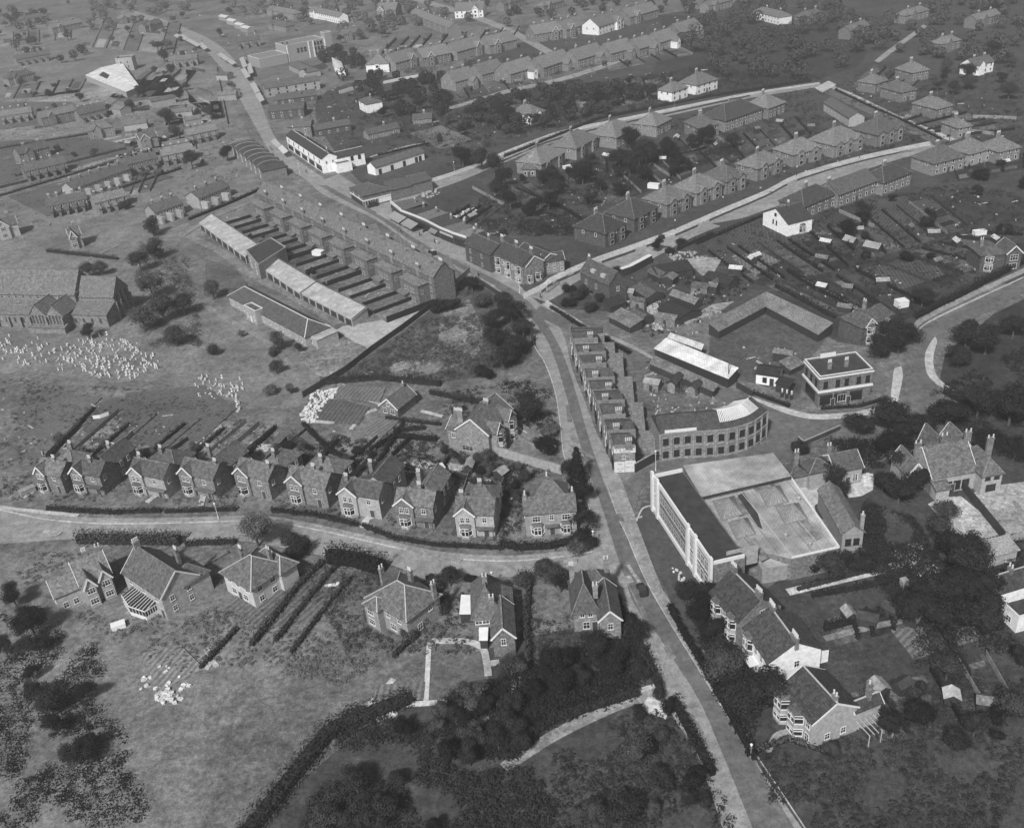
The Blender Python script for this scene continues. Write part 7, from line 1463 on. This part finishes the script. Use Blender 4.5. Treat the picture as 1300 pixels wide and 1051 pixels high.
for i in range(9):
    a = (884 + i * 4, 372 - i * 1.5)
    g = G(*a); m = MB(); m.box(-2.6, 2.6, -.5, .5, 0, .7); o = m.build('timber_stack', M('pale_timber', .35, .3, 2, .9)); o.location = g; o.rotation_euler = (0, 0, .7 + .1 * (i % 3))
    tag(o, 'stack of sawn boards in the timber yard, %s from the left' % ('1st 2nd 3rd 4th 5th 6th 7th 8th 9th'.split()[i]), 'timber stack', 'timber stacks of the yard')
# cold frames and bright small things
def slab(px, py, a, b, h, mat, rz, label, cat, name):
    m = MB(); m.box(-a / 2, a / 2, -b / 2, b / 2, 0, h); m.box(-a / 2 - .06, a / 2 + .06, -b / 2 - .06, b / 2 + .06, h, h + .05); o = m.build(name, mat); o.location = G(px, py); o.rotation_euler = (0, 0, rz); return tag(o, label, cat)
WS = M('bright_board', .78, .05, 1, .6)
slab(405, 325, 4, 2.5, 2, WS, -.5, 'pale shed roof in the middle back yard of the long terrace', 'shed', 'yard_shed')
slab(1073, 257, 2.6, 2.4, 1.9, WS, .6, 'left of two bright white squares behind the grey-roofed range', 'shed', 'bright_shed')
slab(1084, 252, 3.2, 2.8, 2.2, WS, .6, 'right of two bright white squares behind the grey-roofed range', 'shed', 'bright_shed')
slab(830, 239, 4.5, 2.2, 1.8, WS, -.5, 'bright white roof behind the third avenue pair', 'shed', 'bright_shed')
slab(720, 214, 3.5, 1.8, 1.2, WS, .4, 'bright white frame behind the second pair below the upper road', 'frame', 'cold_frame')
slab(1144, 389, 3.2, 2.6, 2, WS, .2, 'small white-fronted garden hut near the curving road', 'shed', 'garden_hut')
slab(1126, 241, 3.6, 2, 1, WS, -.3, 'white frame among dark plots below the near avenue houses', 'frame', 'cold_frame')
slab(1243, 298, 4, 2, 1.5, WS, .1, 'pale tent-like frame at the right gardens', 'frame', 'cold_frame')
slab(148, 257, 5, 3, 2.4, WS, -.4, 'bright white shed in the left gardens above the lone gabled house', 'shed', 'bright_shed')
slab(36, 626, 3.4, 1.6, 1.4, PALE, .7, 'pale lean-to left of the leftmost gabled villa', 'shed', 'lean_to')
slab(265, 715, 9, 1.2, .5, LTILE, .75, 'long narrow pale frame lying left of the white-walled pyramid-roofed house', 'frame', 'cold_frame')
slab(151, 796, 2.6, 1.6, .9, WS, .4, 'small white box on the grass below the conservatory house', 'box', 'garden_box')
slab(1147, 745, 1.2, 1.2, 1.8, PALE, .2, 'pale post-like hut near the end of the straight white path', 'hut', 'garden_hut')
def clutter(poly, n, label, v=.4):
    rr = random.Random(int(poly[0][0] * 3 + poly[0][1])); g = [G(*p) for p in poly]; o0 = g[0]; gp = [(q.x, q.y) for q in g]; xs = [q[0] for q in gp]; ys = [q[1] for q in gp]; m = MB(); k = 0; t = 0
    while k < n and t < n * 9:
        t += 1; x, y = rr.uniform(min(xs), max(xs)), rr.uniform(min(ys), max(ys))
        if not inpoly(x, y, gp) or hit(x, y, .3): continue
        p = PX((x, y, 0))
        if any(inpoly(p[0], p[1], wv) for wv in WAYS): continue
        k += 1; a = rr.uniform(0, 3.1); c, d_ = math.cos(a), math.sin(a); L_ = rr.uniform(.12, .45) * (4 if rr.random() < .15 else 1); w_ = rr.uniform(.06, .22); z = rr.uniform(.1, .6)
        m.prism([(x - o0.x + c * u * L_ - d_ * q * w_, y - o0.y + d_ * u * L_ + c * q * w_) for u, q in ((-1, -1), (1, -1), (1, 1), (-1, 1))], 0, z)
    o = m.build('garden_litter', M('pale_litter', v, .5, 1, .8)); o.location = o0; tag(o, label, 'litter', kind='stuff')
for q, n, lb in (([(0, 130), (330, 150), (300, 250), (0, 300)], 260, 'in the upper left gardens'), ([(0, 500), (380, 545), (340, 600), (0, 600)], 130, 'behind the left villas'), ([(400, 540), (560, 560), (720, 620), (640, 640), (440, 600)], 80, 'behind the right villas'),
    ([(770, 345), (960, 350), (910, 420), (860, 430), (780, 400)], 140, 'in the yards'), ([(785, 430), (930, 500), (940, 520), (820, 580)], 110, 'behind the shop terrace'), ([(870, 320), (1200, 240), (1300, 240), (1300, 330), (1130, 400), (990, 370)], 190, 'in the right allotments'),
    ([(600, 240), (900, 170), (1150, 180), (1000, 230), (780, 290), (640, 310)], 200, 'in the dark middle gardens'), ([(460, 110), (640, 110), (900, 80), (900, 120), (620, 190), (460, 190)], 200, 'in the orchard gardens'), ([(340, 100), (450, 110), (460, 200), (400, 190)], 90, 'in the high street yards'),
    ([(1050, 110), (1250, 120), (1300, 200), (1200, 180)], 80, 'beyond the cross road'), ([(60, 790), (300, 800), (420, 860), (200, 900)], 90, 'on the lower left slope'), ([(1010, 760), (1290, 700), (1300, 930), (1100, 930)], 150, 'in the lower right gardens'), ([(330, 250), (545, 375), (440, 400), (270, 280)], 120, 'in the yards of the long terrace'),
    ([(450, 10), (880, 20), (860, 60), (560, 100), (440, 90)], 180, 'among the far villas'), ([(60, 20), (420, 20), (300, 130), (120, 120)], 130, 'in the far left land'), ([(940, 440), (1020, 440), (1010, 475), (960, 470)], 30, 'behind the pub'), ([(500, 280), (600, 262), (650, 300), (560, 300)], 50, 'behind the parade')):
    if 'lower' not in lb: clutter(q, int(n * .55), 'pale boards, boxes and cloths lying ' + lb)
# ------------------------------------------------------------------ lamps and poles
def lamp(px, py, h, label, mat=None, name='street_lamp'):
    r = empty(name, G(px, py)); tag(r, label, 'street lamp'); m = MB(); m.cyl(0, 0, 0, .9, .14, .11); m.cyl(0, 0, .9, h - .5, .07, .05); m.bar((-.3, 0, h - .9), (.3, 0, h - .9), .05, .05); m.build('post', mat or PALE, r)
    m = MB(); m.cyl(0, 0, h - .5, h - .05, .14, .24, 6); m.cyl(0, 0, h - .05, h + .12, .26, .06, 6); m.build('lantern', WHITE, r)
lamp(277.5, 659, 4.4, 'lamp post on the footpath left of the round street tree', WHITE); lamp(753.5, 694.5, 4.2, 'striped white lamp post on the corner of side road and main road', WHITE); lamp(626, 746, 4, 'lamp post on the lower kerb of the side road above the steep-roofed house')
lamp(660, 373, 5, 'white lamp post at the pavement corner before the white-bayed corner houses', WHITE); lamp(857, 293, 4, 'dark lamp post on the far footway of the avenue', DARKP); lamp(953, 962, 3.2, 'lamp post at the right kerb at the bottom of the main road'); lamp(556, 323, 5, 'thin pole in front of the fifth parade shop'); lamp(1011, 224, 4, 'dark lamp post halfway up the avenue', DARKP); lamp(1091, 201, 4, 'lamp post near the top of the avenue', DARKP)
lamp(832.5, 598, 5.5, 'thin white pole at the left corner of the factory', WHITE); lamp(381, 222, 5, 'white lamp post before the white high street corner house', WHITE); lamp(577, 217, 4, 'lamp post on the far side of the upper road by the very large dark tree'); lamp(856.6, 140, 5, 'white lamp post beside the left white villa on the upper road')
def pole(px, py, h, label):
    r = empty('telegraph_pole', G(px, py)); tag(r, label, 'pole'); m = MB(); m.cyl(0, 0, 0, h, .16, .1); m.build('post', BARK, r); m = MB(); m.bar((-.9, 0, h - .5), (.9, 0, h - .5), .1, .1); m.bar((-.7, 0, h - 1), (.7, 0, h - 1), .1, .1); m.build('crossarm', BARK, r)
pole(924.5, 489, 8.5, 'tall dark pole at the near end of the white-roofed shed'); pole(1205, 181, 6, 'pole at the corner of avenue and cross road'); pole(922, 153, 8, 'tall pole left of the long dark-roofed block'); pole(1094, 170, 5, 'pole beside the last far avenue pair')
# ------------------------------------------------------------------ cars and people
def car(px, py, rz, label, body=.03, roof=.05, sc=1.0):
    r = empty('parked_car', G(px, py), rz); r.scale = (sc, sc, sc); tag(r, label, 'car'); bm_ = M('car_paint', body, .1, 2, .25); z = .25
    m = MB(); m.prism([(-1.9, z + .2), (-1.9, z + .75), (-.5, z + .8), (-.35, z + 1.4), (-.2, z + 1.5), (1.35, z + 1.5), (1.75, z + 1.3), (1.9, z + .7), (1.9, z + .2)], -.62, .62); m.v = [(a, c, b) for a, b, c in m.v]; m.f = [f[::-1] for f in m.f]; m.build('body', bm_, r)
    m = MB(); m.box(-.25, 1.4, -.66, .66, z + 1.5, z + 1.56); m.build('roof', M('car_roof', roof, .1, 2, .5), r)
    m = MB(); m.box(-.1, .5, -.64, .64, z + .9, z + 1.35); m.box(.65, 1.3, -.64, .64, z + .9, z + 1.35); m.box(-.40, -.30, -.5, .5, z + .9, z + 1.35); m.build('side_window', GLASS, r)
    for x in (-1.35, 1.3):
        for y in (-.68, .68):
            m = MB(); m.cyl(0, 0, -.08, .08, .36, .36, 12); m.v = [(a, c, b) for a, b, c in m.v]; m.f = [f[::-1] for f in m.f]; o = m.build('wheel', DARKP, r); o.location = (x, y, .36)
            m = MB(); m.prism([(-.5, .1), (-.42, .42), (0, .52), (.42, .42), (.5, .1), (.4, .1), (.34, .34), (0, .42), (-.34, .34), (-.4, .1)], -.16, .16); m.v = [(a, c, b) for a, b, c in m.v]; m.f = [f[::-1] for f in m.f]; o = m.build('mudguard', bm_, r); o.location = (x, y, .36)
    for y in (-.42, .42): m = MB(); m.cyl(0, 0, 0, .12, .1, .12, 8); m.v = [(c, a, b) for a, b, c in m.v]; o = m.build('headlight', CREAM, r); o.location = (-2.0, y, z + .7)
def ang(a, b): d = G(*b) - G(*a); return math.atan2(d.y, d.x)
car(815, 752, ang((808, 735), (822, 768)), 'small dark car driving on the main road beside the factory lawn', sc=.95)
car(549, 323, ang((535, 313), (565, 331)), 'dark car with a pale roof parked behind the right end of the long terrace', roof=.5); car(473, 263, ang((460, 266), (486, 259)), 'dark car at the junction below the hipped corner shop', sc=1.2); car(838, 305, ang((830, 308), (846, 301)), 'dark car on the avenue beside its round kerb bush', sc=.95)
_pm = {}
def person(px, py, label, rz=0, coat=.03, stride=.18, arm=0):
    m = bpy.data.meshes.new('person'); L_ = [(0, 0, .95), (0, 0, 1.2), (0, 0, 1.42), (0, 0, 1.52), (0, .01, 1.66), (-.1, 0, .9), (-.12, -stride * .5, .5), (-.12, -stride, .06), (-.12, -stride - .14, .04), (.1, 0, .9), (.12, stride * .4, .5), (.12, stride, .06), (.12, stride - .14, .04), (-.2, 0, 1.4), (-.26, .04, 1.12), (-.24, -.1 - arm, .9), (.2, 0, 1.4), (.26, .03, 1.12), (.24, -.08, .88)]
    E = [(0, 1), (1, 2), (2, 3), (3, 4), (0, 5), (5, 6), (6, 7), (7, 8), (0, 9), (9, 10), (10, 11), (11, 12), (2, 13), (13, 14), (14, 15), (2, 16), (16, 17), (17, 18)]
    rad = [.15, .14, .15, .055, .11, .1, .065, .045, .04, .1, .065, .045, .04, .07, .045, .035, .07, .045, .035]
    m.from_pydata(L_, E, []); o = bpy.data.objects.new('person', m); col.objects.link(o); md = o.modifiers.new('s', 'SKIN'); m.skin_vertices.new() if not m.skin_vertices else None
    for i, q in enumerate(m.skin_vertices[0].data): q.radius = (rad[i], rad[i]); q.use_root = i == 0
    o.modifiers.new('u', 'SUBSURF').levels = 1; dg = bpy.context.evaluated_depsgraph_get(); me = bpy.data.meshes.new_from_object(o.evaluated_get(dg)); bpy.data.objects.remove(o)
    me.materials.clear(); me.materials.append(M('skin_tone', .3, .1, 2, .7)); o = inst('person', me, None, G(px, py, .2), rz); tag(o, label, 'person')
    c = MB(); c.cyl(0, 0, .5, 1.0, .27, .2, 10); c.cyl(0, 0, 1.0, 1.44, .2, .22, 10); c.cyl(0, 0, 1.44, 1.5, .22, .1, 10); c.build('coat', M('coat_cloth', coat, .1, 2, .9), o)
    c = MB(); c.cyl(0, .01, 1.74, 1.76, .19, .19, 10); c.cyl(0, .01, 1.76, 1.88, .12, .11, 10); c.build('hat', M('coat_cloth', coat, .1, 2, .9), o)
person(686, 379, 'person in dark clothes and hat crossing at the road junction', 1.0); person(822, 826, 'person in dark clothes walking down the left footpath of the main road', .4); person(509, 296, 'person in a dark coat standing under the parade blinds', .2); person(533, 300, 'person in dark clothes walking before the curved parade', 2.0); person(552, 309, 'one of two people talking outside the parade shops, dark coat', 1.0); person(556, 310, 'other of two people talking outside the parade shops, pale coat', 2.6, .4)
person(389, 220, 'person in dark clothes at the kerb before the white high street corner house', .5); person(862, 738, 'person in pale clothes at the kerb beside the factory lawn', .3, .5); person(776, 588, 'person standing beside the shop terrace wall near the billboards', 0)
# ------------------------------------------------------------------ undergrowth: uncountable
def scrub(poly, n, sz, hh, sh, label, name='undergrowth'):
    rr = random.Random(int(poly[0][0] + poly[0][1])); g = [G(*p) for p in poly]; o0 = g[0]; gp = [(q.x, q.y) for q in g]; xs = [q[0] for q in gp]; ys = [q[1] for q in gp]; m = MB(); k = 0; t = 0
    while k < n and t < n * 6:
        t += 1; x, y = rr.uniform(min(xs), max(xs)), rr.uniform(min(ys), max(ys))
        if not inpoly(x, y, gp) or noise.noise(Vector((x * .11, y * .11, n))) < -.12 or hit(x, y, .3): continue
        k += 1; r = sz * rr.uniform(.5, 1.3); H_ = hh * rr.uniform(.4, 1.2)
        for i in range(14):
            d = Vector((rr.gauss(0, 1), rr.gauss(0, 1), abs(rr.gauss(0, 1)) + .1)).normalized(); q = r * rr.uniform(.5, 1.1); leafquad(m, (x - o0.x + d.x * q, y - o0.y + d.y * q, .05 + d.z * H_), d + Vector((0, 0, .3)), .10 + r * .11, rr)
    o = m.build(name, LEAF[sh]); o.location = o0; return tag(o, label, 'undergrowth', kind='stuff')
scrub([(590, 352), (668, 405), (676, 450), (640, 475), (560, 485), (470, 480), (385, 505), (470, 455), (551, 393)], 1500, .8, .9, 1, 'rough scrub covering the waste ground')
scrub([(596, 380), (612, 420), (600, 455), (520, 480), (495, 465), (552, 440), (560, 400)], 700, .5, .5, 2, 'pale dry weeds in the middle of the waste ground')
scrub([(560, 962), (560, 890), (700, 835), (800, 800), (838, 872), (700, 912), (655, 965)], 1900, 1.0, 1.6, 0, 'dense dark shrubbery below the steep-roofed houses')
scrub([(380, 1060), (440, 900), (600, 935), (660, 965), (740, 1060)], 1300, 1.0, 1.4, 0, 'dark thicket at the bottom centre')
scrub([(0, 780), (120, 810), (140, 900), (200, 1060), (-60, 1060)], 1000, 1.0, 1.6, 0, 'added dark shrub mass standing in for a blot at the bottom left corner')  # made-up shrubs: their dark mass imitates the blot, the land is field
scrub([(1100, 640), (1160, 660), (1200, 720), (1280, 800), (1150, 790), (1100, 720), (1080, 690)], 1500, 1.0, 1.4, 0, 'dark overgrown gardens right of the factory')
scrub([(960, 960), (1010, 900), (1300, 820), (1300, 1060), (990, 1060)], 1500, .6, .6, 1, 'rough garden growth at the lower right')
scrub([(1050, 560), (1160, 560), (1300, 540), (1300, 600), (1150, 640), (1100, 600)], 1000, 1.1, 1.6, 0, 'dark thicket above the rambling tiled house')
scrub([(1180, 500), (1300, 440), (1330, 560), (1200, 555)], 600, 1.0, 1.2, 0, 'dark growth on the curved road island')
scrub([(610, 250), (700, 215), (900, 180), (940, 195), (830, 232), (760, 262), (720, 300), (600, 290)], 1700, 1.3, 1.6, 0, 'dense dark gardens between the upper road and the avenue')
scrub([(560, 150), (640, 125), (900, 85), (1050, 100), (900, 122), (700, 165), (620, 190)], 1700, 1.5, 1.8, 0, 'orchard and garden growth above the upper road')
scrub([(880, 310), (1000, 270), (1200, 235), (1300, 240), (1300, 330), (1150, 410), (1060, 400), (960, 360)], 1400, 1.0, .8, 0, 'low dark growth of the right hand allotments')
scrub([(730, 300), (620, 300), (690, 270), (735, 280)], 300, 1.2, 1.4, 0, 'dark growth behind the corner houses')
scrub([(370, 545), (470, 560), (560, 560), (700, 600), (700, 640), (600, 620), (470, 600), (360, 590)], 900, .8, .9, 0, 'shrubs of the back gardens behind the villas')
scrub([(870, 750), (900, 760), (965, 880), (955, 955), (905, 870)], 600, .9, 1.2, 0, 'dark front garden shrubs along the right side of the main road')
scrub([(770, 395), (835, 340), (960, 370), (870, 420), (830, 430)], 350, .7, .8, 0, 'weeds among the yard sheds')
scrub([(180, 300), (240, 330), (260, 440), (180, 440), (170, 340)], 700, 1.2, 1.8, 1, 'dim wooded growth right of the church')
scrub([(700, 960), (800, 905), (870, 900), (940, 1060), (700, 1060)], 800, .7, .6, 1, 'rough garden beds beside the gravel track')
scrub([(250, 730), (420, 730), (540, 800), (440, 870), (260, 840)], 900, .45, .4, 2, 'kitchen garden rows and weeds on the lower slope')
scrub([(0, 650 + 50), (120, 690), (480, 720), (560, 745), (540, 730), (400, 700)], 10, .5, .4, 1, 'thin weeds along the lower edge of the side road')
scrub([(440, 120), (560, 150), (620, 190), (570, 215), (540, 185), (460, 165)], 600, 1.2, 1.6, 0, 'dark garden growth around the small pavilion')
# far woods read as one mass
def wood(poly, n, h0, h1, label, sh=0):
    rr = random.Random(int(poly[0][0])); g = [G(*p) for p in poly]; o0 = g[0]; gp = [(q.x, q.y) for q in g]; xs = [q[0] for q in gp]; ys = [q[1] for q in gp]; m = MB(); k = 0; t = 0
    while k < n and t < n * 20:
        t += 1; x, y = rr.uniform(min(xs), max(xs)), rr.uniform(min(ys), max(ys))
        if not inpoly(x, y, gp) or hit(x, y, 2): continue
        k += 1; h = rr.uniform(h0, h1); r = h * rr.uniform(.3, .5)
        m.bar((x - o0.x, y - o0.y, 0), (x - o0.x, y - o0.y, h * .6), .35, .35)
        for i in range(150):
            d = Vector((rr.gauss(0, 1), rr.gauss(0, 1), rr.gauss(0, 1) + .3)).normalized(); q = r * (1 + .35 * noise.noise(d * 2 + Vector((x, y, 0))))
            leafquad(m, (x - o0.x + d.x * q, y - o0.y + d.y * q, h * .55 + d.z * q * .8), d + Vector((rr.uniform(-.5, .5), rr.uniform(-.5, .5), .3)), .75, rr)
    o = m.build('woodland', LEAF[sh]); o.location = o0; return tag(o, label, 'woodland', kind='stuff')
G_ = 'shrubs and tufts growing '
scrub([(0, 130), (120, 120), (330, 170), (300, 240), (60, 290), (0, 280)], 900, 1.1, 1.0, 1, G_ + 'over the upper left gardens')
scrub([(0, 480), (240, 500), (380, 560), (340, 600), (0, 590)], 900, .7, .6, 1, G_ + 'over the left field behind the villas')
scrub([(0, 590), (60, 612), (340, 615), (480, 650), (640, 680), (640, 692), (460, 664), (340, 645), (0, 635)], 700, .6, .8, 0, G_ + 'in the front gardens of the villas')
scrub([(620, 600), (665, 605), (668, 690), (628, 688)], 260, .7, 1.0, 0, G_ + 'between the pale villa and the double-fronted house')
scrub([(370, 715), (600, 750), (720, 760), (800, 800), (700, 830), (560, 830), (440, 830)], 700, .6, .8, 1, G_ + 'around the steep-roofed houses')
scrub([(0, 720), (60, 700), (280, 720), (300, 800), (240, 860), (120, 800)], 500, .5, .5, 2, G_ + 'on the lower left slope')
scrub([(430, 120), (620, 120), (900, 100), (760, 130), (640, 180), (500, 200)], 700, 1.3, 1.6, 0, G_ + 'in the gardens right of the high street')
scrub([(340, 130), (450, 110), (470, 200), (410, 190)], 300, 1.2, 1.2, 0, G_ + 'in the yards beside the high street')
scrub([(450, 70), (600, 78), (760, 60), (860, 40), (900, 50), (700, 98), (480, 100)], 800, 1.5, 2.0, 0, G_ + 'between the far villa rows')
scrub([(1040, 120), (1200, 185), (1300, 190), (1300, 90), (1110, 85)], 900, 1.3, 1.2, 0, G_ + 'in the gardens beyond the cross road')
scrub([(980, 190), (1040, 150), (1130, 150), (1180, 180), (1080, 200), (940, 240), (900, 215)], 500, 1.0, 1.0, 0, G_ + 'around the avenue pairs')
scrub([(690, 190), (1030, 112), (1040, 150), (930, 190), (870, 170)], 500, 1.1, 1.2, 0, G_ + 'in the gardens below the upper road')
scrub([(1165, 700), (1300, 680), (1300, 830), (1160, 850)], 700, 1.0, 1.3, 0, G_ + 'in the dark gardens at the right edge')
scrub([(700, 395), (740, 415), (830, 460), (900, 500), (830, 500), (800, 460)], 200, .7, .8, 0, G_ + 'beside the back lane')
scrub([(570, 500), (660, 480), (700, 500), (710, 560), (640, 530), (560, 530)], 400, .8, 1.0, 0, G_ + 'in the walled garden of the large gabled house')
scrub([(500, 275), (610, 262), (700, 290), (620, 305)], 260, .7, .9, 0, G_ + 'in the plots behind the curved parade')
wood([(600, 135), (680, 120), (800, 112), (830, 125), (720, 160), (640, 178), (590, 170)], 60, 5, 8, 'dark orchard trees above the upper road')
wood([(470, 100), (560, 100), (590, 120), (560, 150), (500, 150), (450, 120)], 40, 5, 8, 'dark garden trees between high street and villa rows')
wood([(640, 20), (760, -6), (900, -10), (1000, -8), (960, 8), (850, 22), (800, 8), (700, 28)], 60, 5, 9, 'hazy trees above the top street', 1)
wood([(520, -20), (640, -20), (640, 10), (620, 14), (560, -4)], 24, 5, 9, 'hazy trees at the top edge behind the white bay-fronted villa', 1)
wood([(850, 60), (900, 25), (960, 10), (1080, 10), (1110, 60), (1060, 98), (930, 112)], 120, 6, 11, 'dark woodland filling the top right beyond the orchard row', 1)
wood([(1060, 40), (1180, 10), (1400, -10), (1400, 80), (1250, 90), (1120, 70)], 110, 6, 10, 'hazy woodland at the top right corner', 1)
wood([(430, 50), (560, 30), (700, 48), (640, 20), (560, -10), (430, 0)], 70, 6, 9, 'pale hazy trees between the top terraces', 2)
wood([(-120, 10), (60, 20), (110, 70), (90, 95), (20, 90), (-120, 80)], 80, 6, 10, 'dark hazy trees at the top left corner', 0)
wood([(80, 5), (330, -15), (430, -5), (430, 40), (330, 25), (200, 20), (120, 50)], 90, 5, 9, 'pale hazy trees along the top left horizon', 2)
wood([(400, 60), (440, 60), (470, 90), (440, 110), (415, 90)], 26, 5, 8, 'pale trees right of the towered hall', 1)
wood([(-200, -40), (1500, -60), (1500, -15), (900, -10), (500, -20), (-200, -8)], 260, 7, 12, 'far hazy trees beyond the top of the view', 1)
# ------------------------------------------------------------------ haze
m = MB(); m.box(-1200, 1200, -120, 2400, -1.5, H + 3)
hz = m.build('haze', None or M('haze_tmp', .5)); hm = bpy.data.materials.new('haze'); hm.use_nodes = True; t = hm.node_tree; t.nodes.clear()
o_ = t.nodes.new('ShaderNodeOutputMaterial'); v_ = t.nodes.new('ShaderNodeVolumePrincipled'); v_.inputs['Density'].default_value = .00038; v_.inputs['Color'].default_value = (.93, .93, .93, 1); v_.inputs['Anisotropy'].default_value = .2
t.links.new(v_.outputs[0], o_.inputs['Volume']); hz.data.materials[0] = hm; tag(hz, kind='stuff')
# ------------------------------------------------------------------ say which plant is which: by the building it stands near
def describe(items):
    groups = {}
    for o, adj in items:
        x, y = PX(o.location); best = None
        for s in LAND:
            if not getattr(s, 'short', None): continue
            c = s.root.matrix_basis @ Vector((s.w / 2, 4, 0)); d = (c - o.location).length
            if best is None or d < best[0]: best = (d, s.short, PX(c))
        dx, dy = x - best[2][0], y - best[2][1]
        side = ('right of' if dx > 0 else 'left of') if abs(dx) > abs(dy) * 1.3 else ('below' if dy > 0 else 'above')
        groups.setdefault((adj, side, best[1]), []).append((x, o))
    for (adj, side, short), L_ in groups.items():
        L_.sort(key=lambda q: q[0])
        for i, (x, o) in enumerate(L_):
            t = '%s %s %s' % (adj, side, short)
            if len(L_) > 1: t += ', ' + (ORD[i] + ' from left' if i < 20 else 'number %d from left' % (i + 1))
            if len(t.split()) > 16: t = ' '.join(t.split()[1:])
            o['label'] = t; o['group'] = 'garden and roadside trees and bushes'
WD = ('dark', 'mid-grey', 'pale'); KW = {'round': 'rounded tree', 'spread': 'spreading tree', 'bush': 'leafy bush', 'poplar': 'upright tree', 'conifer': 'pointed conifer'}
describe([(r, ('large ' if h > 7.5 else 'small ' if h < 4 else '') + WD[sh] + ' ' + KW[kd]) for r, kd, sh, h, wd, lab in TREES if not lab])
describe([(r, 'garden hedge') for r in HEDGES])
describe([(r, 'small hut') for r in HUTS]); describe([(r, 'thin fence') for r in FEN])
for r in HEDGES: r['group'] = 'garden hedges'
for r in HUTS: r['group'] = 'garden huts'
for r in FEN: r['group'] = 'thin garden fences'
print('TREES', len(TREES), 'OBJECTS', len(bpy.data.objects))
